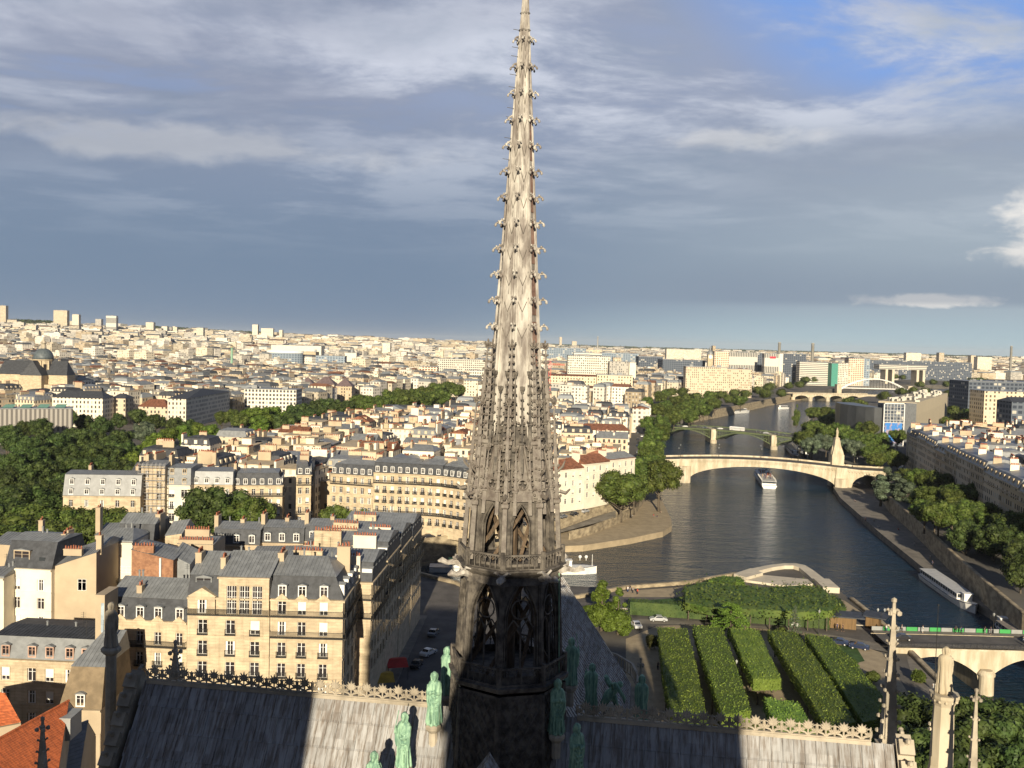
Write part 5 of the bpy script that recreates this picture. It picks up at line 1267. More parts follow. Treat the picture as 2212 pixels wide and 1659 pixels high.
mb = MB(); W = xat(795, 176, 25) - t.location.x; mb.box(0, 0, 0, W * .42, 9, 25.6); mb.box(W * .42, 1.2, 0, W * .62, 9, 25.2); mb.box(W * .62, .4, 0, W, 9, 25.4); mb.build('wall', M_wallW, t)
mb = MB(); mb.mesh_([(0, 0, 25.6), (W, .4, 25.4), (W, 9, 27), (0, 9, 27)], [(0, 1, 2, 3)]); rf = mb.build('roof', M_zinc, t)
chimney(rf, W * .2, .5, 25.5, 26.1, W * .38, .8, 'x', M_wallT); chimney(rf, W * .8, .9, 25.3, 26.2, W * .36, .8, 'x', M_wallT); chimney(rf, W * .5, 6, 26.0, 28.2, W * .5, .8, 'x', M_wallC); add_window(t, W * .52, 1.12, 21.8, 1.0, 1.8)
# row of dark mansards behind, over the quay
for (uL, uR, y, ze, n, lbl) in ((460, 560, 206, 19.2, 3, 'left one beside the tall brown chimney'), (562, 655, 208, 19.4, 3, 'middle one with two small dormers'), (657, 760, 209, 19.8, 3, 'right one partly behind the red chimney pots')):
    house('dark slate mansard house of the back row, ' + lbl, uL, uR, y, y, ze, 11, [ze - 3.3, ze - 6.6], n, h1=3.3, ins=1.0, rise=.9, chim=[(.0, .3, .9, 2.4, 2.6), (.5, .5, .9, 1.8, 1.4)], wall=M_wallT, petit=False)
house('lower cream house with curved pediments, dark mansard and four white dormers', 228, 404, 150, 149, 19.2, 13, [15.1, 11.7, 8.3, 5], 4, ubays=[260, 302, 341, 387], balc=(15.1,), h1=3.3, ins=1.4, rise=2.2, ped=True, rd=True, chim=[(.33, .22, .9, 1.2, 1.6), (.99, .4, 1.0, 3, 2.5)])
t = thing('party_wall', 'narrow tan end wall standing beside the dark saint', 'wall', (xat(206, 145, 24), 145, 0)); mb = MB(); W = xat(226, 145, 24) - t.location.x; mb.box(0, 0, 0, W, 5, 24.3); mb.box(-.05, -.05, 24.3, W + .05, 5.05, 24.5); mb.build('wall', M_wallT, t)
g_ = MB(); g_.box(W * .62, -.04, 18.5, W * .95, -.005, 23.2); g_.build('shutter', mat('pale_blue_panel', (.35, .42, .47), .6), t)
t, r, W = house('white house with two tall arched studio windows', 210, 286, 182, 182, 24.5, 10, [21.6], 2, ubays=[226], ww=1.6, wh=1.9, wall=M_wallW, roof='zinc', rise=1.6, hipL=True, hipR=True, petit=False)
for (x, z, w_, h_) in ((1.4, 16.2, 2.0, 4.2), (1.4, 11.3, 2.0, 3.6), (5.6, 12.6, 2.2, 3.2), (5.8, 16.6, 2.6, 3.2)): add_window(t, x, -.02, z, w_, h_, 0, 'grid')
g_ = MB(); rail_mb(g_, 4.0, W, 16.5, .9); g_.build('balcony', M_iron, t)
house('house with two round dormers behind the red brick gable wall', 254, 330, 190, 190, 22.8, 10, [], 2, h1=3.6, ins=1.1, rise=1.6, rd=True, chim=[(.95, .5, 1, 3, 1.5)])
# tan blank wall with one window
def slabhouse(label, uL, uR, y, zl, zr, D, wall, roofm, wins=(), rise=2.0, y2=None, pots=(), name='apartment_house', cat='house'):
    a = Vector((xat(uL, y, zl), y, 0)); y2 = y2 or y; b = Vector((xat(uR, y2, zr), y2, 0)); W = (b - a).length
    t = thing(name, label, cat, tuple(a), math.atan2(b.y - a.y, b.x - a.x)); mb = MB()
    v = [(0, 0, 0), (W, 0, 0), (W, 0, zr), (0, 0, zl), (0, D, 0), (W, D, 0), (W, D, zr), (0, D, zl)]; mb.mesh_(v, [(0, 1, 2, 3), (1, 5, 6, 2), (5, 4, 7, 6), (4, 0, 3, 7), (3, 2, 6, 7)]); mb.build('wall', wall, t)
    g_ = MB(); g_.mesh_([(-.15, -.12, zl + .03), (W + .15, -.12, zr + .03), (W + .15, D * .6, zr + rise), (-.15, D * .6, zl + rise), (-.15, D, zl + .03), (W + .15, D, zr + .03)], [(0, 1, 2, 3), (3, 2, 5, 4), (0, 3, 4), (1, 5, 2)])
    n = int(W / .6)
    for i in range(n): x = (i + .5) * W / n; za = lerp(zl, zr, x / W); g_.mesh_([(x - .03, -.12, za + .04), (x + .03, -.12, za + .04), (x + .03, D * .6, za + rise + .01), (x - .03, D * .6, za + rise + .01), (x, -.12, za + .11), (x, D * .6, za + rise + .08)], [(0, 4, 5, 3), (4, 1, 2, 5)])
    r = g_.build('roof', roofm, t)
    for (x, z, w_, h_) in wins: add_window(t, x * W, -.03, z, w_, h_)
    for (x, yy, lx, ly, z0, z1) in pots: chimney(r, x * W, yy, z0, z1, lx, ly, 'x' if lx > ly else 'y', wall if random.random() < .5 else None)
    return t, r, W
slabhouse('house with a big blank tan gable wall and a single window with plants', 113, 208, 172, 21.8, 24.8, 12, M_wallT, M_zinc, [(.68, 17.5, 1.6, 2.2)], 1.6, pots=[(.45, .5, 3.4, .8, 24, 25.1), (.0, 5, .8, 1.6, 22, 27), (.97, 2, 1, 1, 24, 27.5)])
t, r, W = house('white house at the left edge with slate roof and a recessed balcony', 10, 111, 172, 171, 21.5, 12, [17.3, 13.8, 10.3, 7], 2, ubays=[36, 88], wall=M_wallW, h1=4.8, ins=2.0, rise=.8, dorm=False, petit=False, ww=1.4, chim=[(.9, .6, .8, 2, 1.2)])
dormer(r, W * .32, .6, 22.6, 3.2, 2.2, 2.5, m=M_wallT); g_ = MB(); g_.box(W * .7, .55, 22.7, W * .82, .7, 23.6); g_.build('skylight', M_glass, r)
house('bright white wall fragment at the very left edge', -30, 8, 168, 168, 20.5, 8, [], 1, wall=M_wallW, roof='zinc', rise=.8)
house('long pale house at lower left with pink framed dormers, half in tower shadow', -20, 208, 146, 145, 13.6, 11, [10.0, 6.4, 2.8], 5, ubays=[12, 69, 107, 150, 185], wall=M_wallC, h1=3.4, ins=.9, rise=.5, m2=M_slate, m1=M_zinc, ww=1.4, wh=2.1, petit=False, dm=mat('pink_frame', (.50, .33, .25), .7), chim=[(.9, .8, .9, 1.2, .8)])
house('small brown mansard with grey zinc top beside the saint, lower left', 128, 218, 134, 134, 10.6, 11, [], 1, wall=M_wallT, h1=5.9, ins=1.2, rise=3.2, ridge=.9, m1=mat('brown_slate', (.21, .16, .10), .8), rd=True, hipL=True, petit=False)
# orange tiled roofs in the lower left corner
M_orange = mat('orange_clay_tiles', (.48, .13, .045), .8, .2, 1.2, bump=.35, col2=(.30, .085, .035), stretch=(1, 3.5, 1))
def tileroof(label, P, m, zb, h=.0, n=0, name='house', rows=26):
    """gabled house: ridge P0-P1, eaves P2-P3 towards the viewer"""
    a, b, c, d = [Vector(p) for p in P]; t = thing(name, label, 'house', (a.x, a.y, 0)); o = Vector((a.x, a.y, 0)); mb = MB()
    for i in range(rows):
        t0, t1 = i / rows, (i + 1) / rows; q = [a.lerp(d, t0), b.lerp(c, t0), b.lerp(c, t1), a.lerp(d, t1)]; up = Vector((0, 0, .06))
        mb.mesh_([q[0] - o, q[1] - o, q[2] - o + up, q[3] - o + up, q[2] - o - up * .2, q[3] - o - up * .2], [(3, 2, 1, 0), (5, 4, 2, 3)])
    e, f = a * 2 - d, b * 2 - c; e.z = d.z; f.z = c.z
    mb.mesh_([a - o, b - o, f - o, e - o], [(0, 1, 2, 3)]); mb.tube([a - o + Vector((0, 0, .05)), b - o + Vector((0, 0, .05))], .16, 6); mb.build('roof', m, t)
    mb = MB(); pl_ = [(p - o) for p in (d, c, f, e)]; mb.prism([(p.x, p.y) for p in pl_], 0, zb); 
    for p, q, s_ in ((d, e, a), (c, f, b)): mb.face([p - o - Vector((0, 0, .2)), q - o - Vector((0, 0, .2)), s_ - o - Vector((0, 0, .1))])
    mb.build('wall', M_wallT, t); return t
a = G(0 - 60, 1628, 19.5); b = G(149, 1514, 19.8); c = Vector((b.x + 3, b.y - 9, 14.5)); d = Vector((a.x + 2, a.y - 9, 14.5))
t = tileroof('house under a bright orange tiled roof in the lower left corner', [a, b, c, d], M_orange, 14.4)
p = G(138, 1568, 17.2); mb = MB(); mb.box(-1.6, -1.5, -1.2, 1.5, 1.5, 1.5); mb.box(-1.7, -1.6, 1.5, 1.6, 1.6, 1.62); mb.box(-.5, -1.62, -1, .1, -1.505, 1.3)
o = mb.build('lift_housing', mat('grey_metal_box', (.30, .31, .30), .5, .06)); o.location = p; tag(o, 'grey metal box standing on the orange tiled roof', 'roof housing')
a = G(95, 1612, 15); b = G(180, 1572, 15); tileroof('low outbuilding under ribbed grey zinc sheets below the orange roof', [G(80, 1600, 15.5), G(190, 1558, 15.5), G(170, 1680, 11), G(40, 1720, 11)], M_zinc, 10.9, rows=14)
tileroof('house with a tan and orange roof edge at the far lower left', [G(-70, 1490, 15), G(12, 1500, 15), G(45, 1560, 12), G(-60, 1580, 12)], M_orange, 11.8, rows=12)
# brick gable wall with the white flue pipe
M_brick = mat('brown_brick', (.30, .16, .09), .9, .16, 1.4, bump=.3, col2=(.22, .11, .065))
t, r, W = slabhouse('house with a red brown brick gable wall and a bent white flue pipe', 284, 374, 174, 25.0, 23.2, 9, M_brick, M_zinc, [], .8, pots=[(.28, .5, 3.8, .8, 24.4, 25.6)])
g_ = MB(); g_.tube([(W * .70, -.2, 23.6), (W * .70, -.2, 19.4), (W * .40, -.2, 17.2), (W * .40, -.2, 13.5)], .22, 7); g_.build('flue_pipe', M_white, t)
slabhouse('low house under wide grey zinc sheets between the brick gable and the corner house', 322, 404, 160, 17.8, 18.6, 12, M_wallW, M_zinc, [], 2.6)
slabhouse('grey zinc clad block right of the brick gable', 374, 410, 176, 23.6, 22, 9, M_zinc, M_zinc, [], 1.5)
slabhouse('long grey zinc roof behind the arched studio windows', 205, 306, 200, 21.8, 22.2, 10, M_wallT, M_zinc, [], 1.6, pots=[(.0, 2, 1, 1.4, 22, 27.5), (.97, 2, 1, 1.6, 22, 25.6)])
slabhouse('tan wall with a row of red pots, left of the grey roof tower', 313, 357, 196, 22.6, 22.6, 8, M_wallT, M_zinc, [], .6, pots=[(.5, .5, 4.0, .7, 22, 23.2), (.5, 4, 3.6, .7, 22, 24.2)])
slabhouse('grey zinc roofed block with a steep small roof among the chimney walls', 357, 392, 192, 23.8, 24.4, 8, M_wallC, M_zinc, [], 2.2)
slabhouse('tan chimney wall crowned by a long row of orange pots', 384, 460, 186, 23.6, 23.6, 8, M_wallT, M_zinc, [], .8, pots=[(.5, .5, 7.0, .8, 23, 24.3), (.35, 4.5, 5, .8, 23, 25.6)])
slabhouse('grey roofed house with a row of pots, behind the corner house', 430, 520, 178, 20.4, 20.4, 11, M_wallC, M_zinc, [(.85, 16.8, 1.1, 1.8)], 1.2, pots=[(.55, 2, 4.6, .8, 20, 21.8)])
slabhouse('low zinc roof in the left edge between two slate roofs', -20, 84, 186, 22.6, 22.2, 11, M_wallT, M_zinc, [(.6, 19, 1.2, 1.8)], 1.2, pots=[(.9, 3, .9, 1, 23, 27)])
slabhouse('cream house wedge right behind the white arched window house', 540, 660, 196, 19.0, 19.4, 10, M_wallC, M_zinc, [(.15, 15.6, 1.5, 2), (.45, 15.6, 1.5, 2), (.78, 15.6, 2.4, 2.2)], 1.0)
# ---- the island across the channel, front row
# small things on the near roofs: skylights, vents, aerials
random.seed(77)
for o in [o for o in C.objects if o.name.startswith('roof') and o.parent and o.parent.get('category') == 'apartment house' and len(o.data.vertices) > 20]:
    xs = [v.co.x for v in o.data.vertices]; zs = max(v.co.z for v in o.data.vertices); ys_ = [v.co.y for v in o.data.vertices]; W_ = max(xs) - min(xs)
    for i in range(2):
        x = min(xs) + W_ * random.uniform(.15, .85); g_ = MB(); z = zs - .15; y = lerp(min(ys_), max(ys_), .5); h_ = random.uniform(.6, 1.1); g_.lathe([(.16, z), (.16, z + h_), (.28, z + h_ + .05), (.05, z + h_ + .2)], 7, (x, y)); g_.build('roof_vent', M_zinc, o)
    x = min(xs) + W_ * random.uniform(.2, .8); g_ = MB(); y = lerp(min(ys_), max(ys_), .5); g_.tube([(x, y, zs - .2), (x, y, zs + 2.4)], .035, 4)
    for q in (1.6, 1.9, 2.2): g_.tube([(x - .45, y, zs + q), (x + .45, y, zs + q)], .02, 4)
    g_.build('aerial', M_iron, o)
gI = 'front row of the far island'
house('long house with a two storey slate mansard and white dormers, behind quay trees', 136, 303, 284, 286, 15.3, 13, [11.8, 8.2, 4.6], 5, h1=6.4, ins=1.6, rise=.8, m1=M_zinc, wall=M_wallC, dm2=True, petit=False, chim=[(.2, .8, .9, 2, 1.6), (.85, .7, .9, 2.4, 1.8)])
t, r, W = house('narrow house wrapped in scaffolding and pale netting', 305, 356, 290, 290, 24.2, 12, [20.6, 17, 13.4, 9.8, 6.2], 2, wall=M_wallC, roof='zinc', rise=1.0, petit=False, chim=[(.0, .5, .9, 2.6, 2.6), (1, .5, .9, 2.6, 2.6)])
g_ = MB()
for i in range(7):
    x = lerp(-.4, W + .3, i / 6)
    for y in (-1.5, -.5): g_.tube([(x, y, 0), (x, y, 25.5)], .05, 4, False)
for z in range(1, 13):
    g_.box(-.5, -1.5, z * 2, W + .4, -.6, z * 2 + .07)
    g_.tube([(-.5, -1.5, z * 2 + 1), (W + .4, -1.5, z * 2 + 1)], .04, 4, False)
for i in range(4): g_.tube([(lerp(0, W, i / 4), -1.52, i * 5 + 1), (lerp(0, W, (i + 1) / 4), -1.52, i * 5 + 6)], .04, 4, False)
g_.build('scaffolding', mat('scaffold_grey', (.45, .44, .43), .5), t)
house('bright white narrow house with two grey attic storeys and large windows', 357, 411, 292, 292, 18.2, 12, [14.4, 10.6, 6.8, 3.4], 2, ww=1.9, wh=2.2, wall=M_wallW, h1=5.4, ins=.5, rise=.6, m1=M_zinc, dm2=True, dm=M_wallC)
house('grey mansard house behind the two dark trees', 412, 502, 295, 296, 18.0, 12, [14.5, 11, 7.5], 4, h1=4.2, ins=.9, rise=.5, m1=M_zinc, petit=False, chim=[(.98, .5, .9, 2.6, 2)])
house('cream house with slate mansard ending in a rounded corner, left of the shaded street', 503, 610, 299, 302, 17.4, 14, [14, 10.6, 7.2, 3.8], 6, side='R', sbays=4, hipR=True, h1=3.9, ins=1.4, rise=.8, balc=(14,), petit=False, chim=[(.2, .6, .9, 2.6, 1.6), (.5, .6, .9, 2.6, 1.6)])
house('corner house right of the shaded street, with a long sunlit side front', 640, 672, 311, 312, 19.6, 34, [16.3, 13, 9.7, 6.4, 3.1], 2, side='R', sbays=9, hipR=True, h1=3.6, ins=1.3, rise=1.0, balc=(16.3, 6.4), petit=False, chim=[(.5, .25, 3, .8, 1.8), (.5, .6, 3, .8, 1.8)])
house('slim cream house with four white dormers, left of the long curved front', 714, 806, 318, 314, 19.4, 12, [16.1, 12.8, 9.5, 6.2, 3], 6, hipL=True, h1=3.4, ins=1.3, rise=1.2, balc=(16.1,), petit=False)
for (ul, ur, yl, yr, nb, lbl) in ((807, 905, 313.5, 311, 6, 'left third'), (905, 955, 311, 309, 3, 'middle third'), (955, 1012, 309, 303, 4, 'right third, beside the spire')):
    house('long pale curved apartment front with grey mansard, ' + lbl, ul, ur, yl, yr, 20.8, 13, [17.5, 14.1, 10.7, 7.3, 3.9], nb, h1=3.4, ins=1.2, rise=1.3, balc=(17.5, 7.3), m1=M_slate, chim=[(.0, .5, 2.2, .9, 1.8, M_wallC), (.98, .5, 2.2, .9, 1.8, M_wallC)])
t = 1012
house('curved end of the pale apartment front glimpsed through the spire', 1012, 1080, 303, 310, 20.4, 13, [17, 13.6, 10.2, 6.8], 4, h1=3.2, balc=(17,), petit=False)
house('white house with a brown tiled roof right of the spire, nearest to it', 1150, 1262, 352, 370, 16.6, 12, [13.2, 9.8, 6.4, 2.8], 7, wall=M_wallW, roof='tile', rise=3.0, m1=M_tile, m2=M_tile, ww=1.3, petit=False, chim=[(.55, .35, 1, 3.4, 3.2, M_wallW)])
house('white house with brown tiles in the middle of the row behind the big trees', 1263, 1318, 370, 381, 18.0, 12, [14.7, 11.3, 7.9, 4.4], 4, wall=M_wallW, roof='tile', rise=2.6, m1=M_tile, m2=M_tile, ww=1.3, petit=False, chim=[(.0, .4, 1, 3.6, 3, M_wallW)])
house('white house with grey roof at the river end of the row behind the big trees', 1319, 1372, 381, 392, 18.6, 12, [15.3, 11.9, 8.5, 5], 4, wall=M_wallW, roof='tile', rise=2.0, m1=M_tile, m2=M_zinc, ww=1.3, petit=False, side='R', sbays=4, chim=[(.02, .4, 1, 3.6, 2.6, M_wallW), (.5, .6, 1, 3, 2.6, M_wallW)])
# ================================================================== THE TOWN BEYOND
def inpoly(x, y, P):
    ins = False; j = len(P) - 1
    for i in range(len(P)):
        if ((P[i][1] > y) != (P[j][1] > y)) and (x < (P[j][0] - P[i][0]) * (y - P[i][1]) / (P[j][1] - P[i][1]) + P[i][0]): ins = not ins
        j = i
    return ins
WALLS = [('cream', (.64, .565, .43), U_cream), ('white', (.74, .69, .60), U_white), ('tan', (.47, .38, .26), U_tan), ('greyish', (.43, .41, .37), U_grey)]
ROOFS = [('grey zinc', (.25, .27, .285), M_zinc), ('dark slate', (.085, .09, .10), M_slate), ('brown tiled', (.21, .10, .06), M_tile), ('flat pale', (.46, .43, .37), M_wallC)]
FREE = []      # footprints kept clear of generic houses
def block(u0, u1, vt, d, D, label, cat='building', m=None, g=0.0, roofm=None, rise=0.0, rz=None, d2=None, name='building', extra=None, par=1.0):
    """a building from its picture columns, its top line and its distance"""
    d2 = d2 or d; vm = vt; p0, p1 = AtY(u0, vt, d), AtY(u1, vt + (u1 - u0) * .026, d2); z = p0.z; W = math.hypot(p1.x - p0.x, p1.y - p0.y); r = math.atan2(p1.y - p0.y, p1.x - p0.x)
    t = thing(name, label, cat, (p0.x, p0.y, g), r); H = z - g; mb = MB(); mb.box(0, 0, 0, W, D, H, True); o = mb.build('wall', m or U_office, t)
    mb = MB()
    if rise: mb.mesh_([(-.5, -.5, H), (W + .5, -.5, H), (W + .5, D + .5, H), (-.5, D + .5, H), (rise, D / 2, H + rise), (W - rise, D / 2, H + rise)], [(0, 1, 5, 4), (1, 2, 5), (2, 3, 4, 5), (3, 0, 4)])
    else:
        mb.box(-.3, -.3, H, W + .3, D + .3, H + .5); random.seed(int(u0 * 7 + vt))
        for i in range(max(1, int(W / 14))): x = random.uniform(.1, .8) * W; y = random.uniform(.2, .6) * D; s = random.uniform(1.5, 4); mb.box(x, y, H + .5, x + s * 1.4, y + s, H + .5 + random.uniform(1, 3) * par)
    mb.build('roof', roofm or (M_slate if rise else M_zinc), t)
    c_, s_ = math.cos(r), math.sin(r); FREE.append([(p0.x + c_ * x - s_ * y, p0.y + s_ * x + c_ * y) for x, y in ((-8, -25), (W + 8, -25), (W + 8, D + 10), (-8, D + 10))])
    return t, W, H, D
U_stripe = walluv('facade_vertical_stripes', (.55, .53, .47), pu=3.4, pv=40, wx=.62, win=(.10, .10, .10), blind=0.0)
U_bands = walluv('facade_window_bands', (.68, .64, .54), pu=60, pv=3.5, wx=.985, win=(.16, .16, .16), blind=0.0)
U_grid = walluv('facade_deep_grid', (.70, .60, .46), pu=4.2, pv=3.6, wx=.66, win=(.20, .08, .05), blind=.1)
U_dark = walluv('facade_dark_glass', (.12, .14, .17), pu=4, pv=3.6, wx=.7, win=(.04, .05, .07), blind=.12)
U_blueg = walluv('facade_bluegrey', (.24, .29, .34), pu=5, pv=4, wx=.6, win=(.10, .13, .17), blind=.2)
U_back = walluv('facade_beige_office', (.62, .53, .38), pu=3.4, pv=3.4, wx=.45, win=(.12, .10, .08), blind=.2)
U_cite = walluv('facade_ribbed_concrete', (.33, .31, .28), pu=2.4, pv=30, wx=.5, win=(.14, .13, .12), blind=0.0)
hz = lambda u, d: hill(math.tan(math.atan((u - 1106) / FPX)) * d, d)
# skyline towers on the left
for (u0, u1, vt, d, m_, lb) in ((0, 12.5, 660, 4300, U_cream, 'cream tower at the left end of the skyline'), (115.5, 145, 670, 4200, U_cream, 'widest pale tower on the left skyline'), (156, 170, 679, 4200, U_white, 'slim pale tower right of the widest one on the left skyline'), (206, 218.5, 689, 4300, U_grey, 'grey tower left of the striped one on the skyline'),
                                (229, 251, 682, 4100, U_stripe, 'white and grey vertically striped tower on the left skyline'), (315, 331.5, 696, 3800, U_white, 'pale square tower above the middle of the left roofs'), (349, 361, 705, 3900, U_white, 'small pale tower right of the square one'), (424, 439, 708, 3900, U_white, 'low pale tower before the hill edge'),
                                (545, 557, 701, 4300, U_white, 'isolated narrow white tower on the skyline left of the spire'), (564, 590, 709, 4300, U_white, 'wide white slab beside the isolated narrow tower'), (603, 610, 713, 4300, U_white, 'tiny white tower right of the wide slab'),
                                (826, 843, 741, 2100, U_white, 'bright white tower block left of the spire'), (866, 878, 760, 1900, U_white, 'small white block right of the bright tower'), (1958, 1990, 762, 3200, U_white, 'white H shaped block over the right skyline'), (2029, 2040, 762, 3200, U_cream, 'narrow cream tower on the right skyline'), (2112, 2143, 771, 2700, U_white, 'white block of flats near the far right chimney'),
                                (2098, 2108, 768, 3000, U_cream, 'small cream block left of the white flats at right'), (1209, 1214, 728, 9000, U_cream, 'tiny pale keep on the horizon right of the spire'), (1236, 1246, 737, 9000, U_cream, 'tiny wide pale block on the horizon right of the keep'), (1270, 1290, 752, 2600, U_cream, 'brownish block left of the radio mast'), (1540, 1546, 747, 3000, U_tan, 'small brown block on the right skyline')):
    block(u0, u1, vt, d, 22 if d < 5000 else 60, lb, 'tower block', m_, g=hz(u0, d) - 3)
# right middle distance offices
block(1544, 1575, 759, 1850, 20, 'tower slab with red and white window grid and a blank white side', m=U_grid); block(1575, 1637, 761, 1880, 18, 'dark slab of close vertical stripes right of the clock tower', m=U_stripe); block(1637, 1653, 763, 1900, 18, 'blue dark glass block between two striped slabs', m=U_dark)
t, W, H, D = block(1652, 1684, 764, 1800, 18, 'slab with thin stripes and a red sign near its top left', m=U_stripe); g_ = MB(); g_.box(W * .35, -.6, H - 9, W * .75, -.05, H - 5); g_.build('sign', mat('red_sign', (.5, .03, .06), .6), t)
block(1684, 1692, 764, 1798, 20, 'blank white stair tower beside the thin striped slab', m=M_wallW); block(1692, 1742, 764, 1810, 18, 'dark brown striped slab behind the riverside trees', m=U_dark)
block(1728, 1797, 781, 1760, 22, 'white office with horizontal window bands by the river', m=U_bands); block(1797, 1811, 785, 1740, 20, 'office end wall with a tall green panel', m=mat('green_panel', (.06, .26, .20), .6)); block(1811, 1833, 784, 1750, 20, 'white office part right of the green panel', m=U_office)
block(1834, 1867, 774, 1800, 24, 'tall office block with deep window grid at the end of the row', m=U_grid); block(1867, 1880, 775, 1810, 22, 'narrow glass and white end block beside the window grid office', m=U_blueg)
block(1880, 2100, 778, 2300, 30, 'long low dark glass building behind the ministry', m=U_dark)
t = thing('ministry', 'very long beige office block standing on huge piers like a bridge', 'building', tuple(AtY(1900, 787, 1960)), 0.02); z0 = t.location.z
mb = MB(); Wm = AtY(2003, 790, 1960).x - t.location.x; mb.box(0, 0, -10, Wm, 30, 0, True); mb.build('wall', U_bands, t)
for x in (.14, .28, .80, .93): g_ = MB(); g_.box(x * Wm, 1, -z0, x * Wm + 5, 28, -10.01); g_.build('pier', M_beige, t)
t.location.z = z0; FREE.append([(t.location.x - 20, 1900), (t.location.x + Wm + 20, 1900), (t.location.x + Wm + 20, 2010), (t.location.x - 20, 2010)])
block(1227, 1318, 768, 1330, 26, 'big stepped white office block right of the spire', m=U_office); block(1240, 1300, 762, 1345, 18, 'top storeys with a yellow edge on the big white office block', m=U_bands)
block(1187, 1290, 811, 1090, 16, 'long cream building with rows of small square windows, left wing', m=U_back, rise=2, roofm=M_tile); block(1290, 1367, 810, 1080, 16, 'long cream building with small square windows, right wing', m=U_back)
block(1317, 1360, 781, 1300, 20, 'grey block with a striped front beside the stepped white office', m=U_grey); block(1360, 1374, 783, 1290, 20, 'blank white end wall beside the grey block', m=M_wallW); block(1325, 1342, 772, 1310, 12, 'small pale rooftop block above the grey one', m=U_cream)
block(1482, 1571, 792, 1240, 18, 'yellowish apartment block in a row above the river trees', m=U_cream); block(1571, 1625, 797, 1250, 18, 'second yellowish apartment block, beside the striped slabs', m=U_cream)
block(1182, 1266, 751, 2100, 26, 'long blue grey slab directly right of the spire', m=U_blueg); block(1266, 1300, 755, 2150, 20, 'cream blocks right of the blue grey slab', m=U_cream)
block(1440, 1515, 754, 2600, 26, 'long white housing slab behind the railway sheds', m=U_white); block(1380, 1432, 770, 1900, 60, 'dark blue railway shed roof, left part', m=U_dark, par=.2); block(1432, 1524, 777, 1700, 60, 'dark blue railway shed roof before the clock tower', m=U_dark, par=.2); block(1300, 1380, 762, 1950, 40, 'dark blue grey building beyond the white office', m=U_blueg)
# clock tower of the station
p = AtY(1533, 791, 1650); t = thing('clock_tower', 'pale square clock tower with a domed top beside the striped slabs', 'clock tower', (p.x, p.y, 0)); H = AtY(1533, 766, 1650).z
mb = MB(); mb.box(-4.6, -4.6, 0, 4.6, 4.6, H); mb.box(-5.2, -5.2, H - 9, 5.2, 5.2, H - 8); mb.build('shaft', M_wallC, t); mb = MB(); mb.lathe([(5.2, H), (4.8, H + 4), (3.0, H + 7), (1.6, H + 8), (1.5, H + 11), (.3, H + 15)], 8, ph=.39); mb.build('dome', M_zinc, t)
mb = MB(); mb.T = Matrix.Translation((0, -4.7, H - 4)) @ Matrix.Rotation(math.pi / 2, 4, 'X'); mb.cyl(0, 0, 0, .3, 3.2, n=16); mb.build('clock_face', M_white, t)
# tall chimneys and masts
def stack(u, vt, d, r0, r1, label, m, n=12, base=0.0):
    p = AtY(u, vt, d); t = thing('chimney_stack', label, 'chimney', (p.x, p.y, base)); mb = MB(); mb.lathe([(r0, 0), (r1, p.z - base), (r1 * 1.1, p.z - base), (r1 * 1.1, p.z - base + 1)], n); mb.build('shaft', m, t, True)
    mb = MB(); mb.lathe([(r1 * 1.2, 0), (r1 * 1.2, 1.5)], n); o = mb.build('rim', M_zinc, t); o.location = (0, 0, p.z - base - 4)
M_conc = mat('pale_concrete', (.50, .48, .42), .8, .06, .05)
stack(1684, 740, 2500, 4.4, 3.6, 'tall pale chimney behind the thin striped slab', M_conc); stack(1756, 742, 2100, 3.9, 3.3, 'tall pale chimney above the banded office, closest of the three', M_conc); stack(2185, 748, 2600, 3.6, 2.9, 'tall thin chimney near the right edge of the skyline', M_conc)
stack(1291.5, 727, 4500, 4.0, 3.0, 'white radio mast on the horizon right of the spire', M_white, base=20)
p = AtY(1188, 788, 800); q = AtY(1188, 846, 800); t = thing('tower_crane', 'red construction crane among the roofs right of the spire', 'crane', (p.x, p.y, 0)); Hc = p.z
M_red = mat('red_paint', (.55, .05, .03), .5, .08); mb = MB()
for sx in (-.9, .9):
    for sy in (-.9, .9): mb.box(sx - .14, sy - .14, 0, sx + .14, sy + .14, Hc + 3)
for i in range(int(Hc / 2.2)):
    z = i * 2.2
    for s in (-1, 1): mb.tube([(-.9, s * .9, z), (.9, s * .9, z + 2.2)], .09, 4, False); mb.tube([(s * .9, -.9, z), (s * .9, .9, z + 2.2)], .09, 4, False)
mb.build('mast', M_red, t); mb = MB(); jl = AtY(1220, 788, 800).x - p.x
mb.tube([(-5, 0, Hc), (jl, 0, Hc)], .22, 4); mb.tube([(-4, 0, Hc + 1.5), (jl, 0, Hc + .5)], .18, 4); mb.tube([(0, 0, Hc + 5), (jl * .8, 0, Hc + .6)], .07, 4); mb.tube([(0, 0, Hc + 5), (-5, 0, Hc)], .07, 4); mb.tube([(0, 0, Hc), (0, 0, Hc + 5)], .2, 4)
for i in range(8): x = jl * i / 8; mb.tube([(x, 0, Hc), (x + jl / 16, 0, Hc + 1.2), (x + jl / 8, 0, Hc)], .08, 4, False)
mb.build('jib', M_red, t); mb = MB(); mb.box(-6, -1, Hc - 1.5, -4, 1, Hc + .4); mb.build('counterweight', M_conc, t)
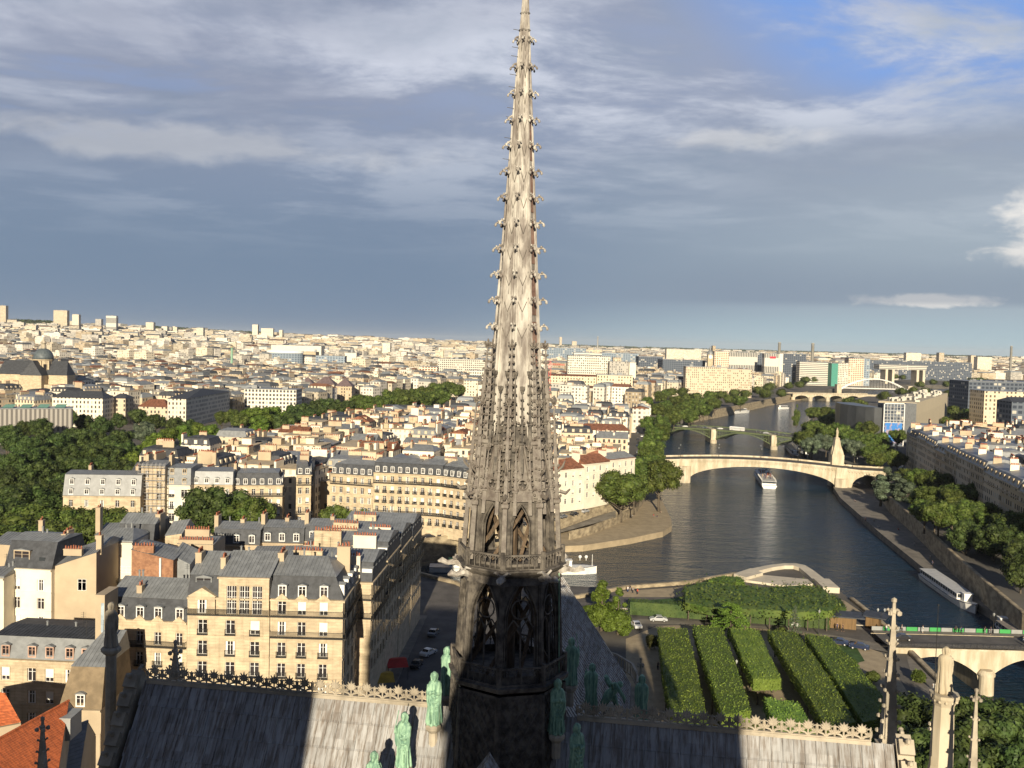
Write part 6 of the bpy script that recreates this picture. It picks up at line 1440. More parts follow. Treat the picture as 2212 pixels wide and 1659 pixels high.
# opera house and its neighbours
for i, (u0, u1, vt, d, lb, m_) in enumerate(((586, 694, 745, 1780, 'huge pale opera house body left of the spire', M_wallW), (655, 682, 760, 1700, 'plain stone wing between the two glass fronts of the opera', M_wallC), (745, 770, 762, 1720, 'pale wing right of the second glass front', M_wallW))): block(u0, u1, vt, d, 30, lb, m=m_, par=2)
p = AtY(616, 762, 1650); t = thing('opera_house', 'rounded glass front of the opera house', 'building', (p.x, p.y, 0)); mb = MB(); R_ = AtY(655, 762, 1650).x - p.x
pl_ = [(-R_, 0)] + [(-R_ * math.cos(a), -R_ * .55 * math.sin(a)) for a in [math.pi * i / 14 for i in range(1, 14)]] + [(R_, 0)]; mb.prism(pl_, 0, p.z, uv=True); mb.build('glass_wall', U_blueg, t); mb = MB(); mb.prism([(x * 1.03, y * 1.03) for x, y in pl_], p.z, p.z + 4); mb.build('roof', M_white, t)
block(682, 745, 768, 1660, 20, 'second, straight glass front of the opera house', m=U_blueg)
p = AtY(783, 772, 1600); t = thing('opera_drum', 'shining white cylinder beside the opera house', 'building', (p.x, p.y, 0)); mb = MB(); mb.cyl(0, 0, 0, p.z, 10.5, n=24); mb.build('wall', M_white, t, True); mb = MB(); mb.cyl(0, 0, p.z, p.z + .8, 11, n=24); mb.build('roof', M_zinc, t)
p = AtY(501, 747, 1500); t = thing('column', 'green bronze monument column standing among distant left roofs', 'monument', (p.x, p.y, 0)); mb = MB(); mb.lathe([(4, 0), (4, 12), (2, 13), (1.8, p.z - 5), (2.6, p.z - 4), (1.4, p.z - 3)], 12); mb.build('shaft', M_copper, t); mb = MB(); mb.tube([(0, 0, p.z - 3), (0, 0, p.z)], [.7, .4], 6); mb.build('figure', mat('gilding', (.6, .42, .12), .4), t)
# domed church
cd_ = 800.0; px_ = lambda u, v, dd=cd_: AtY(u, v, dd)
c0 = px_(94, 800); t = thing('domed_church', 'domed baroque church with long slate roofs at the left edge', 'church', (c0.x, c0.y, 0)); FREE.append([(c0.x - 60, 740), (c0.x + 45, 740), (c0.x + 45, 840), (c0.x - 60, 840)])
k = cd_ / 2006.0; zz = lambda v: AtY(94, v, cd_).z
mb = MB(); mb.lathe([(8.0, zz(812)), (7.6, zz(779)), (8.4, zz(778)), (8.4, zz(776))], 16, ph=.2)
for i in range(8): a = i * math.pi / 4 + .2; mb.box(8.1 * math.cos(a) - .5, 8.1 * math.sin(a) - .5, zz(805), 8.1 * math.cos(a) + .5, 8.1 * math.sin(a) + .5, zz(779))
mb.build('drum', M_wallC, t); mb = MB()
for i in range(8): a = i * math.pi / 4 + .2 + math.pi / 8; mb.T = Matrix.Rotation(a, 4, 'Z'); mb.box(7.7, -1.1, zz(802), 8.05, 1.1, zz(786)); mb.T = None
mb.build('window', M_pane, t)
mb = MB(); h0, h1 = zz(776), zz(752.5); mb.lathe([(8.2 * math.cos(x * math.pi / 2) ** .8 if x < 1 else .1, lerp(h0, h1, math.sin(x * math.pi / 2))) for x in [i / 8 for i in range(8)]] + [(2.4, h1)], 16); mb.build('dome', mat('dark_dome_slate', (.10, .12, .13), .5), t, True)
mb = MB(); mb.lathe([(2.3, h1 - 1), (2.1, zz(742)), (2.7, zz(741)), (2.0, zz(738)), (.9, zz(733)), (.2, zz(728))], 8); mb.build('lantern', M_stone, t)
mb = MB(); ze_, zr_ = zz(809), zz(779)
def gab(mb, x0, y0, x1, y1, ze, zr, ax):
    if ax == 'x': ym = (y0 + y1) / 2; mb.mesh_([(x0, y0, ze), (x1, y0, ze), (x1, y1, ze), (x0, y1, ze), (x0 + 3, ym, zr), (x1 - 3, ym, zr)], [(0, 1, 5, 4), (1, 2, 5), (2, 3, 4, 5), (3, 0, 4)])
    else: xm = (x0 + x1) / 2; mb.mesh_([(x0, y0, ze), (x1, y0, ze), (x1, y1, ze), (x0, y1, ze), (xm, y0 + 3, zr), (xm, y1 - 3, zr)], [(1, 2, 5, 4), (0, 1, 4), (3, 0, 4, 5), (2, 3, 5)])
gab(mb, -36, -8, 24, 8, ze_, zr_, 'x'); gab(mb, -10.5, -19, 8, 19, ze_ - .1, zr_ + .3, 'y'); mb.build('roof', M_slate, t)
mb = MB(); mb.box(-36, -7.5, 0, 24, 7.5, ze_); mb.box(-10, -18.5, 0, 7.5, 18.5, ze_ - .1); mb.box(-38, -14, 0, 25, 14, ze_ - 8); mb.build('wall', M_wallC, t)
# landmarks of the right bank across the trees, left
t, W, H, D = block(0, 156, 884, 530, 14, 'long grey concrete building with pale green roof patches, left edge', m=U_cite, d2=545, par=.2)
for i in range(4): g_ = MB(); g_.mesh_([(W * (.02 + i * .24), 1, H + .7), (W * (.17 + i * .24), 1, H + .7), (W * (.20 + i * .24), 12, H + 2.0), (W * (.05 + i * .24), 12, H + 2.0)], [(0, 1, 2, 3)]); g_.build('copper_roof', mat('green_roof_sheet', (.20, .40, .30), .6, .1), t)
block(50, 113, 858, 690, 14, 'long yellowish house with dormered grey roof at left', m=U_cream, rise=4); block(113, 222, 858, 640, 18, 'pale five storey corner block with a row of dormers above the dark trees', m=U_white, rise=4.5, roofm=M_slate)
block(241, 271, 860, 660, 14, 'narrow cream house half hidden by a tall tree', m=U_cream, rise=3); block(299, 361, 878, 650, 16, 'low house with a dark red brown roof and orange dormers', m=U_cream, rise=5, roofm=M_tile)
t, W, H, D = block(362, 402, 861, 650, 100, 'white corner block whose long side recedes behind the trees', m=U_white, rise=5); block(528, 640, 840, 800, 22, 'clean white modern block with two rows of windows over the trees', m=U_office)
for u0, u1, v, d, lb in ((642, 678, 818, 960, 'left'), (680, 722, 816, 960, 'middle'), (725, 760, 820, 950, 'right')): block(u0, u1, v + 14, d, 18, 'stone house with a steep purple brown roof and tall chimneys, %s of three' % lb, m=U_tan, rise=8, roofm=mat('purple_slate', (.15, .11, .11), .7))
block(822, 957, 884, 690, 11, 'very long low dark slate roof across the island', m=U_cream, rise=3.5); block(1254, 1360, 928, 520, 16, 'plain white house with a rounded gable between quay street and spire', m=U_white, rise=3, roofm=M_tile)
block(792, 852, 946, 480, 12, 'tall blank white party wall leaning over the island roofs', m=M_wallW, rise=1.5, roofm=M_zinc); block(709, 738, 938, 520, 10, 'square tan chimney like wall block in the middle of the island', m=M_wallT); block(1015, 1075, 800, 1200, 18, 'white modern block seen through the spire', m=U_office)
block(946, 1050, 775, 1450, 24, 'long bright white block left of the spire shaft', m=U_office); block(905, 945, 792, 1350, 20, 'white block with dark square openings left of the spire', m=U_grid); block(960, 1060, 757, 2300, 24, 'pale terrace of flats on the skyline behind the spire', m=U_bands)
# museum with glass front
p = AtY(1911, 872, 655); t = thing('museum', 'long museum with a white framed glass front and a blue poster', 'museum', (p.x, p.y, 0), 0); Z = p.z; W = AtY(1953, 872, 655).x - p.x
mb = MB(); mb.box(-.6, -.6, 0, 0, 1, Z + .6); mb.box(W, -.6, 0, W + .6, 1, Z + .6); mb.box(-.6, -.6, Z, W + .6, 1, Z + .6); mb.box(-.6, -.5, Z * .55, W + .6, .2, Z * .55 + .3); mb.build('front_frame', M_white, t)
mb = MB(); mb.box(0, .3, 0, W, 12, Z, True); mb.build('glass_front', U_dark, t)
mb = MB()
for i in range(1, 6): mb.box(W * i / 6 - .1, .05, Z * .3, W * i / 6 + .1, .28, Z)
for i in range(1, 9): mb.box(0, .05, Z * .3 + Z * .7 * i / 9, W, .28, Z * .3 + Z * .7 * i / 9 + .15)
mb.build('mullions', M_white, t)
mp, n_, b_ = pbsdf('poster_blue'); pos = n_.new('ShaderNodeTexCoord').outputs['Object']; f = n_.noise(pos, .25, 3, .6); n_.l.new(n_.mix(n_.ramp(f, .5, .6), (.02, .17, .50), (.30, .24, .30)), b_.inputs['Base Color'])
mb = MB(); mb.box(W * .06, -.25, Z * .0 + 2, W * .94, .02, Z * .56); mb.build('poster', mp, t)
pl_ = [(-1, 10), (-1, 1.5)] + [(-1 - (W * 1.15) * math.sin(a), 1.5 + 42 * (1 - math.cos(a))) for a in [.3, .6, .9, 1.2, 1.5]] + [(-W * 1.0, 60), (0, 60)]
mb = MB(); mb.prism(pl_, 0, Z - 3, uv=True); mb.build('curved_wing', mat('dark_curved_glass', (.07, .075, .08), .35, .1, .1), t)
e = AtY(1981, 855, 668); f_ = AtY(2048, 837, 850); r1 = (e.x - p.x, e.y - p.y); r2 = (f_.x - p.x, f_.y - p.y); dd = Vector((r2[0] - r1[0], r2[1] - r1[1], 0)); nn = Vector((-dd.y, dd.x, 0)).normalized() * 26
mb = MB(); mb.prism([(W + .7, 1), r1, (r1[0] + nn.x * .3, r1[1] + nn.y * .3 + 8), (W + .7, 13)], 0, Z, uv=True); mb.build('side_wall', M_zinc, t)
U_museum = walluv('museum_panels', (.47, .41, .30), pu=3.2, pv=26, wx=.16, win=(.30, .26, .19), blind=0)
mb = MB(); mb.prism([r1, r2, (r2[0] + nn.x, r2[1] + nn.y), (r1[0] + nn.x, r1[1] + nn.y)], 0, Z + .5, uv=True); mb.build('long_wing', U_museum, t)
random.seed(3)
for i in range(60):
    mb = MB(); s = random.random(); q = random.uniform(.1, .85); x = r1[0] + dd.x * s + nn.x * q; y = r1[1] + dd.y * s + nn.y * q; a, b, h = random.uniform(1, 4), random.uniform(1, 5), random.uniform(.8, 3); mb.box(x, y, Z + .5, x + a, y + b, Z + .5 + h); mb.build('vent_box', M_conc, t)
FREE.append([(p.x - 40, 600), (p.x + 60, 600), (f_.x + 30, 880), (f_.x - 60, 880)])
block(2127, 2260, 845, 760, 24, 'beige university slab with regular windows at the right edge', m=U_back); block(2093, 2300, 824, 900, 40, 'long dark grey university block behind the beige slab', m=U_dark, par=.6); block(2186, 2300, 868, 640, 20, 'glassy block at the right edge below the beige slab', m=U_dark, rise=3, roofm=M_slate)
def pots_row(mb, x0, y0, x1, y1, z, n):
    for i in range(n): t_ = i / max(1, n - 1); x, y = lerp(x0, x1, t_), lerp(y0, y1, t_); mb.box(x - .17, y - .17, z, x + .17, y + .17, z + .6)
# ---- tall shaded row of houses facing the river on the right bank
A_, B_ = G(1964, 936, 21.5), G(2300, 1105, 20.5); A_.z = B_.z = 0; dv = B_ - A_; Lr = dv.length; dn = dv / Lr; on = Vector((dn.y, -dn.x, 0)); on = on if on.x < 0 else -on; nb = 11; random.seed(11)
for i in range(nb):
    p = A_ + dv * (i / nb); W = Lr / nb; H = random.uniform(19.5, 22); t = thing('quay_house', 'house %s of the shaded right bank quay row' % ('number one from the museum end', 'next to the museum end', 'third from the museum end', 'fourth from the museum end', 'fifth from the museum end', 'in the exact middle', 'just past the middle', 'seventh', 'eighth', 'ninth at the right edge', 'last and cut by the right edge')[i], 'apartment house', (p.x, p.y, 0), math.atan2(dn.y, dn.x), 'shaded quay row on the right bank')
    s_ = 1 if Vector((-dn.y, dn.x, 0)).dot(on) < 0 else -1
    mb = MB(); mb.box(0, min(0, s_ * 14), 0, W - .02, max(0, s_ * 14), H, True); mb.build('wall', random.choice((U_cream, U_white, U_tan)), t); mb = MB()
    q = lambda x, y, z: (x, s_ * y, z)
    a = [q(0, 0, H), q(W, 0, H), q(W, 14, H), q(0, 14, H)]; b = [q(0, 1.3, H + 3), q(W, 1.3, H + 3), q(W, 12.7, H + 3), q(0, 12.7, H + 3)]; c = [q(0, 7, H + 4), q(W, 7, H + 4)]
    mb.mesh_(a + b + c, [(0, 1, 5, 4), (2, 3, 7, 6), (4, 5, 9, 8), (6, 7, 8, 9), (0, 4, 8, 7, 3), (1, 2, 6, 9, 5)]); rf = mb.build('roof', random.choice((M_zinc, M_slate)), t)
    for k in range(4): mb = MB(); mb.box(W * (k + .5) / 4 - .7, min(s_ * .25, s_ * 1.6), H + .3, W * (k + .5) / 4 + .7, max(s_ * .25, s_ * 1.6), H + 2.3); mb.build('dormer', M_wallC, rf)
    mb = MB(); mb.box(0, -.5 if s_ > 0 else -.0, H - .4, W, .0 if s_ > 0 else .5, H - .05); mb.box(0, -.7 if s_ > 0 else 0, H - 3.6, W, 0 if s_ > 0 else .7, H - 3.4); mb.build('cornice', M_wallC, t)
    for yy in (3, 9): m_ = MB(); m_.mi = 0; m_.box(-.4, min(s_ * yy, s_ * (yy + 3)), H, .4, max(s_ * yy, s_ * (yy + 3)), H + 5.6); m_.mi = 1; pots_row(m_, 0, s_ * (yy + .4), 0, s_ * (yy + 2.6), H + 5.6, 5); m_.build('chimney', [random.choice((M_wallC, M_wallW, M_wallT)), M_pot], rf)
FREE.append([tuple((A_ + on * 4)[:2]), tuple((B_ + on * 4)[:2]), tuple((B_ - on * 22)[:2]), tuple((A_ - on * 22)[:2])])
# ---- generic houses
CAND = []
def region(P, ang, sx, sy, Hr, keep=.92, wp=(5, 4, 2, 1), rp=(4, 3, 1.5, 1.5), far=False, place='', gz=None, big=False):
    ca, sa = math.cos(rad(ang)), math.sin(rad(ang)); xs = [p[0] for p in P]; ys = [p[1] for p in P]; cx, cy = sum(xs) / len(xs), sum(ys) / len(ys); R = max(math.hypot(x - cx, y - cy) for x, y in P)
    i = -int(R / sx) - 1
    while i * sx < R:
        j = -int(R / sy) - 1
        while j * sy < R:
            a = (i + random.uniform(-.15, .15)) * sx; b = (j + random.uniform(-.2, .2)) * sy; x = cx + a * ca - b * sa; y = cy + a * sa + b * ca
            j += 1
            if random.random() > keep or y < 100 or not inpoly(x, y, P): continue
            if abs(x) > .575 * y + 25: continue
            if any(inpoly(x, y, F) for F in FREE): continue
            W = sx * random.uniform(.78, 1.04); D = sy * random.uniform(.70, .98); H = random.uniform(*Hr)
            if big and random.random() < .12: H *= 1.6
            wl = random.choices(range(4), wp)[0]; rf = random.choices(range(4), rp)[0]
            CAND.append(dict(x=x, y=y, z=hill(x, y), a=rad(ang + random.uniform(-5, 5) + (90 if random.random() < .3 and not far else 0)), W=W, D=D, H=H, wl=wl, rf=rf, far=far, place=place, s=W * H / (y * y)))
        i += 1
random.seed(21)
ISLI = [(-140, 322), (-95, 330), (-30, 338), (20, 375), (52, 412), (64, 520), (84, 640), (108, 750), (40, 805), (-40, 745), (-85, 650), (-114, 560), (-126, 450)]
region(ISLI, -8, 15.5, 15, (13.5, 20), .97, wp=(4, 6, 1.5, .4), rp=(3, 1.0, .7, 3.6), place='isl')
region([(-900, 590), (-340, 620), (-260, 720), (-190, 830), (-150, 960), (-125, 1090), (-40, 1110), (60, 990), (130, 980), (160, 1100), (235, 1290), (340, 1430), (400, 1500), (-900, 1500)], -18, 19.5, 17, (13, 22), .95, rp=(2.4, 1.3, .7, 4.5), wp=(4, 5, 2, 1), place='right bank')
region([(-1500, 1500), (400, 1500), (560, 1850), (800, 2150), (1300, 2560), (-1500, 2560)], -25, 27, 23, (12, 24), .9, rp=(2, 1, .6, 6), wp=(4, 6, 1, .7), far=True, place='far', big=True)
region([(185, 300), (232, 532), (300, 640), (420, 640), (420, 300)], -13, 17, 16, (17, 22), .96, wp=(5, 3, 2, 1), rp=(5, 3, 0, 1), place='left bank')
region([(430, 640), (800, 640), (1500, 2200), (1150, 1950), (700, 1300)], -13, 34, 30, (10, 22), .4, place='left bank far', far=True)
region([(-4000, 2560), (4000, 2560), (4000, 4600), (-4000, 4600)], 12, 46, 36, (12, 24), .80, wp=(4, 5, 2, 2), rp=(1.5, .8, .6, 6), far=True, place='far', big=True)
region([(-6000, 4600), (6000, 4600), (6000, 9500), (-6000, 9500)], -20, 84, 64, (10, 22), .5, wp=(4, 5, 2, 2), rp=(1.5, .8, .6, 6), far=True, place='far', big=True)
def gen_house(c, near):
    """returns meshes (walls, roof, chimneys) in local coordinates"""
    W, D, H = c['W'], c['D'], c['H']; w_, r_, k_ = MB(), MB(), []
    w_.box(-W / 2, -D / 2, -3, W / 2, D / 2, H, True); rf = c['rf']
    def hiproof(x0, y0, x1, y1, z, rise, hip):
        if x1 - x0 > y1 - y0: ym = (y0 + y1) / 2; r_.mesh_([(x0, y0, z), (x1, y0, z), (x1, y1, z), (x0, y1, z), (x0 + hip, ym, z + rise), (x1 - hip, ym, z + rise)], [(0, 1, 5, 4), (1, 2, 5), (2, 3, 4, 5), (3, 0, 4)])
        else: xm = (x0 + x1) / 2; r_.mesh_([(x0, y0, z), (x1, y0, z), (x1, y1, z), (x0, y1, z), (xm, y0 + hip, z + rise), (xm, y1 - hip, z + rise)], [(1, 2, 5, 4), (0, 1, 4), (3, 0, 4, 5), (2, 3, 5)])
    zt = H
    if rf == 1 or (rf == 0 and random.random() < .4):
        h = 2.8; i_ = 1.1; a = [(-W / 2 - .1, -D / 2 - .1, H), (W / 2 + .1, -D / 2 - .1, H), (W / 2 + .1, D / 2 + .1, H), (-W / 2 - .1, D / 2 + .1, H)]; b = [(-W / 2 + i_, -D / 2 + i_, H + h), (W / 2 - i_, -D / 2 + i_, H + h), (W / 2 - i_, D / 2 - i_, H + h), (-W / 2 + i_, D / 2 - i_, H + h)]
        r_.mesh_(a + b, [(0, 1, 5, 4), (1, 2, 6, 5), (2, 3, 7, 6), (3, 0, 4, 7)]); hiproof(-W / 2 + i_ - .15, -D / 2 + i_ - .15, W / 2 - i_ + .15, D / 2 - i_ + .15, H + h, .9, 2); zt = H + h
        if near:
            n = max(1, int(W / 3.4))
            for i in range(n): x = -W / 2 + W * (i + .5) / n; w_.box(x - .65, -D / 2 + .15, H + .3, x + .65, -D / 2 + 1.4, H + 2.1)
    elif rf == 3:
        r_.box(-W / 2 - .15, -D / 2 - .15, H, W / 2 + .15, D / 2 + .15, H + .35)
        if random.random() < .7: x = random.uniform(-.3, .1) * W; w_.box(x, -D * .2, H + .35, x + W * .3, D * .2, H + 2.8); r_.box(x - .2, -D * .2 - .2, H + 2.8, x + W * .3 + .2, D * .2 + .2, H + 3)
    else: hiproof(-W / 2 - .2, -D / 2 - .2, W / 2 + .2, D / 2 + .2, H, random.uniform(1.6, 3.4), random.choice((0, 0, 2.5))); zt = H + .9
    if near or random.random() < .6:
        for i in range(random.choice((1, 2, 2, 3)) if near else 1):
            m_ = MB(); sx = random.choice((-1, 1)); x = sx * (W / 2 - .45) if random.random() < .7 else random.uniform(-.3, .3) * W; L = random.uniform(.25, .62) * D; y = random.uniform(-D / 2 + L / 2, D / 2 - L / 2); z1 = zt + random.uniform(1.3, 3.2); ax = random.random() < .45
            if ax: L = random.uniform(.2, .45) * W; x = random.uniform(-W / 2 + L / 2, W / 2 - L / 2); m_.mi = 0; m_.box(x - L / 2, y - .4, H - .5, x + L / 2, y + .4, z1); m_.mi = 1; pots_row(m_, x - L / 2 + .4, y, x + L / 2 - .4, y, z1, max(2, int(L / .8)))
            else: m_.mi = 0; m_.box(x - .4, y - L / 2, H - .5, x + .4, y + L / 2, z1); m_.mi = 1; pots_row(m_, x, y - L / 2 + .4, x, y + L / 2 - .4, z1, max(2, int(L / .8)))
            k_.append(m_)
    return w_, r_, k_
CAND.sort(key=lambda c: -c['s']); NEAR = [c for c in CAND if not c['far']][:285]; ids = set(id(c) for c in NEAR)
seen = {}
def place_phrase(c):
    q = proj((c['x'], c['y'], c['z'] + c['H']))
    if c['place'] == 'isl':
        a = 'left side' if q[0] < 620 else 'middle' if q[0] < 820 else 'left of spire' if q[0] < 1000 else 'behind spire' if q[0] < 1190 else 'right of spire'
        b = 'near the front' if q[1] > 965 else 'halfway back' if q[1] > 905 else 'far back'
        return 'on island, %s, %s' % (a, b)
    if c['place'] == 'left bank':
        return 'on the right bank, %s' % ('at the right picture edge' if q[0] > 2110 else 'behind the shaded quay row' if q[1] > 960 else 'below the museum')
    return 'across channel, %s' % ('far left' if q[0] < 260 else 'left' if q[0] < 520 else 'left of the spire' if q[0] < 900 else 'behind the spire' if q[0] < 1190 else 'right of the spire')
for c in NEAR:
    w_, r_, k_ = gen_house(c, True); tall = 'tall' if c['H'] > 18.2 else 'low' if c['H'] < 15 else 'medium'
    lb = '%s %s house with %s roof %s' % (tall, WALLS[c['wl']][0], ROOFS[c['rf']][0], place_phrase(c)); seen.setdefault(lb, []).append(c)
    t = thing('house', lb, 'house', (c['x'], c['y'], c['z']), c['a']); c['o'] = t
    w_.build('wall', WALLS[c['wl']][2], t); rf = r_.build('roof', ROOFS[c['rf']][2], t)
    for m_ in k_: m_.build('chimney', [random.choice((M_wallC, M_wallW, M_wallT)), M_pot], rf)
for lb, cs in seen.items():
    g_ = 'packed town houses: ' + lb
    if len(cs) > 1:
        for c in cs: c['o']['group'] = g_
    else: cs[0]['o']['group'] = 'town houses with their chimneys'
# the smallest trees of the far belts become one mass
tr = [o for o in C.objects if o.name.startswith('tree') and o.get('category') == 'tree']
tr.sort(key=lambda o: -o.scale[2] / (o.location - CAM).length)
VV = []; NN = []
for o in tr[290:]:
    M3 = o.matrix_basis; me = [c for c in o.children if c.name.startswith('crown')][0].data; nq = 4200 if len(me.vertices) > 16800 else len(me.vertices) // 4
    a = np.empty(len(me.vertices) * 3, np.float32); me.vertices.foreach_get('co', a); a = a.reshape(-1, 3)[:nq * 4:12]; M_ = np.array(M3)
    VV.append(a @ M_[:3, :3].T + M_[:3, 3]); NN.append((a - np.array([0, 0, 8])) @ M_[:3, :3].T)
    for c in list(o.children): bpy.data.objects.remove(c)
    bpy.data.objects.remove(o)
if VV: VV = np.vstack(VV); NN = np.vstack(NN); tag(link('tree_belt', leafmesh('tree_belt', VV, NN + rng.normal(size=NN.shape), .75, L_mid)), 'farthest tree tops merging into one belt along the quays', 'trees', kind='stuff')
big = MB(); nfar = 0
for c in CAND:
    if id(c) in ids: continue
    w_, r_, k_ = gen_house(c, False); M4 = Matrix.Translation((c['x'], c['y'], c['z'])) @ Matrix.Rotation(c['a'], 4, 'Z'); nfar += 1
    v = random.uniform(.62, 1.1)
    for m_, col_ in [(w_, WALLS[c['wl']][1]), (r_, ROOFS[c['rf']][1])] + [(k, None) for k in k_]:
        n0 = len(big.v); a00, a01, a03 = M4[0][0], M4[0][1], M4[0][3]; a10, a11, a13, a23 = M4[1][0], M4[1][1], M4[1][3], M4[2][3]
        big.v.extend([(a00 * p[0] + a01 * p[1] + a03, a10 * p[0] + a11 * p[1] + a13, p[2] + a23) for p in m_.v])
        for f, u, mi in zip(m_.f, m_.uv, m_.m):
            big.f.append(tuple(n0 + i for i in f)); big.m.append(0); big.uv.append(u)
            cc = col_ if col_ else ((.55, .47, .35) if mi == 0 else (.30, .14, .09)); big.c.append((cc[0] * v, cc[1] * v, cc[2] * v))
tag(big.build('distant_town', U_far), 'dense mass of distant pale town houses reaching to the horizon', 'distant town', kind='stuff')
# scattered tree clumps in the far town, and woods on the skyline
P = []; Nn = []
def clump(x, y, z, r, h, n):
    d = rng.normal(size=(n, 3)); d /= np.linalg.norm(d, axis=1, keepdims=True); d[:, 2] = np.abs(d[:, 2]); P.append(d * np.array([r, r, h]) * rng.uniform(.7, 1, (n, 1)) + np.array([x, y, z])); Nn.append(d + rng.normal(size=(n, 3)) * .3)
for i in range(420):
    y = random.uniform(1150, 9000) ** 1.0; x = random.uniform(-.55, .55) * y
    if 1150 < y < 2400 and x > 250 and x < 900: continue
    clump(x, y, hill(x, y) + 5, random.uniform(10, 22) * (1 + y / 3500), random.uniform(9, 15), 60)
for u0, u1, y, dz in ((0, 110, 4600, 10), (20, 115, 4500, 4), (330, 400, 5200, 6), (430, 560, 5600, 4)):
    for i in range(60): u = random.uniform(u0, u1); yy = y + random.uniform(-250, 250); x = (u - 1106) / 2006 * yy; clump(x, yy, hill(x, yy) + dz, 45, 22, 50)
for i in range(500): u = random.uniform(1150, 2260); yy = random.uniform(5200, 16000); x = (u - 1106) / 2006 * yy; clump(x, yy, hill(x, yy) + 3, 120, 16, 40)
P = np.vstack(P); Nn = np.vstack(Nn); dist = np.linalg.norm(P[:, :2], axis=1)
tag(link('distant_woods', leafmesh('distant_woods', P, Nn, dist * .0018, L_dark)), 'dark woods and street trees scattered through the far town and along the horizon', 'woods', kind='stuff')
# ================================================================== BRIDGES
def bridge_body(mb, A, B, wd, ztop, zbot, n=96, para=1.0):
    """masonry body between A and B (near edge), reaching wd metres away; zbot(t) is the arch line"""
    A = Vector((A[0], A[1], 0)); B = Vector((B[0], B[1], 0)); d = (B - A); L = d.length; nn = Vector((-d.y, d.x, 0)).normalized()
    if nn.y < 0: nn = -nn
    P = lambda t, q, z: tuple(A + d * t + nn * q + Vector((0, 0, z)))
    ts = [i / n for i in range(n + 1)]
    for t0, t1 in zip(ts[:-1], ts[1:]):
        b0, b1 = zbot(t0 + 1e-4), zbot(t1 - 1e-4); z0, z1 = ztop(t0), ztop(t1)
        mb.face([P(t0, 0, b0), P(t1, 0, b1), P(t1, 0, z1), P(t0, 0, z0)]); mb.face([P(t1, wd, b1), P(t0, wd, b0), P(t0, wd, z0), P(t1, wd, z1)])
        mb.face([P(t0, wd, b0), P(t1, wd, b1), P(t1, 0, b1), P(t0, 0, b0)])
        if abs(zbot(t0 + 1e-4) - zbot(t0 - 1e-4)) > .5: mb.face([P(t0, 0, zbot(t0 + 1e-4)), P(t0, wd, zbot(t0 + 1e-4)), P(t0, wd, zbot(t0 - 1e-4)), P(t0, 0, zbot(t0 - 1e-4))])
    return P, L, nn, d.normalized()
def arcs(spans, zlow):
    def f(t):
        for (a, b, zs, zc) in spans:
            if a <= t <= b: s = (t - a) / (b - a) * 2 - 1; return zs + (zc - zs) * math.sqrt(max(0, 1 - s * s)) if zc - zs > 5.5 else zs + (zc - zs) * (1 - s * s)
        return zlow
    return f
def deck_strip(name, P, q0, q1, z, off, n, m, parent):
    mb = MB()
    for i in range(n): t0, t1 = i / n, (i + 1) / n; mb.face([P(t0, q0, z(t0) + off), P(t1, q0, z(t1) + off), P(t1, q1, z(t1) + off), P(t0, q1, z(t0) + off)])
    return mb.build(name, m, parent)
def wall_strip(mb, P, q, th, z, z0, z1, n):
    for i in range(n):
        t0, t1 = i / n, (i + 1) / n
        mb.mesh_([P(t, qq, z(t) + zz) for t in (t0, t1) for qq in (q, q + th) for zz in (z0, z1)], [(0, 1, 5, 4), (2, 6, 7, 3), (1, 3, 7, 5)])
# great stone bridge with the pylon
t = thing('stone_bridge', 'long pale stone bridge with one wide low arch and a tall pylon', 'bridge')
pl0, pr0 = G(1478, 1042, -8), G(1816, 1062, -8); dv = (pr0 - pl0); A = pl0 - dv * .10 - dv * .06; B = pr0 + dv * .30; L = (B - A).length
tt = lambda p: (p - A).dot(B - A) / L ** 2
tl, tr = tt(pl0), tt(pr0); zt = lambda s: 3.0 + 2.4 * math.sin(math.pi * min(1, max(0, s * 1.15)))
mb = MB(); P, L_, nn, dd = bridge_body(mb, A, B, 20, zt, arcs([(tl + .02, tr - .02, -6.6, 2.6), (tr + .045, tr + .20, -5.2, 1.2)], -9))
for th, z0, z1, q in ((-.5, -.5, -.1, 0), (-.3, .0, 1.0, 0), (.3, 0, 1.0, 19.7)): wall_strip(mb, P, q, th, zt, z0, z1, 60)
for i in range(70): s = i / 70; p = P(s, 0, zt(s)); mb.box(p[0] - .2, p[1] - .55, p[2] - 1.1, p[0] + .2, p[1], p[2] - .5)
mb.build('arches', M_bridge, t)
for s0 in (tl, tr):
    mb = MB(); c = Vector(P(s0, 0, 0)); e = dd * 3.4
    pts = [c - e + nn * .5, c - e * .9 - nn * 1.5, c - nn * 3.4, c + e * .9 - nn * 1.5, c + e + nn * .5]; mb.prism([(p.x, p.y) for p in pts], -9, 1.2 if s0 == tl else -1)
    pts = [c - e * .8 + nn * .5, c - e * .8 - nn * .9, c + e * .8 - nn * .9, c + e * .8 + nn * .5]; mb.prism([(p.x, p.y) for p in pts], -9, zt(s0) + 1.0); mb.build('pier', M_bridge, t)
deck_strip('road', P, 4, 16, zt, .02, 60, M_asph, t); deck_strip('pavement', P, .3, 4, zt, .14, 60, M_pave, t); deck_strip('pavement', P, 16, 19.7, zt, .14, 60, M_pave, t)
p = AtY(1806, 1000, P(tr, 20, 0)[1] + 1); py_ = thing('pylon', 'tall stone pylon with a slender saint on top, standing on the bridge pier', 'monument', (p.x, p.y, -8)); z0 = 8.0; ht = AtY(1807, 925, p.y).z + 8
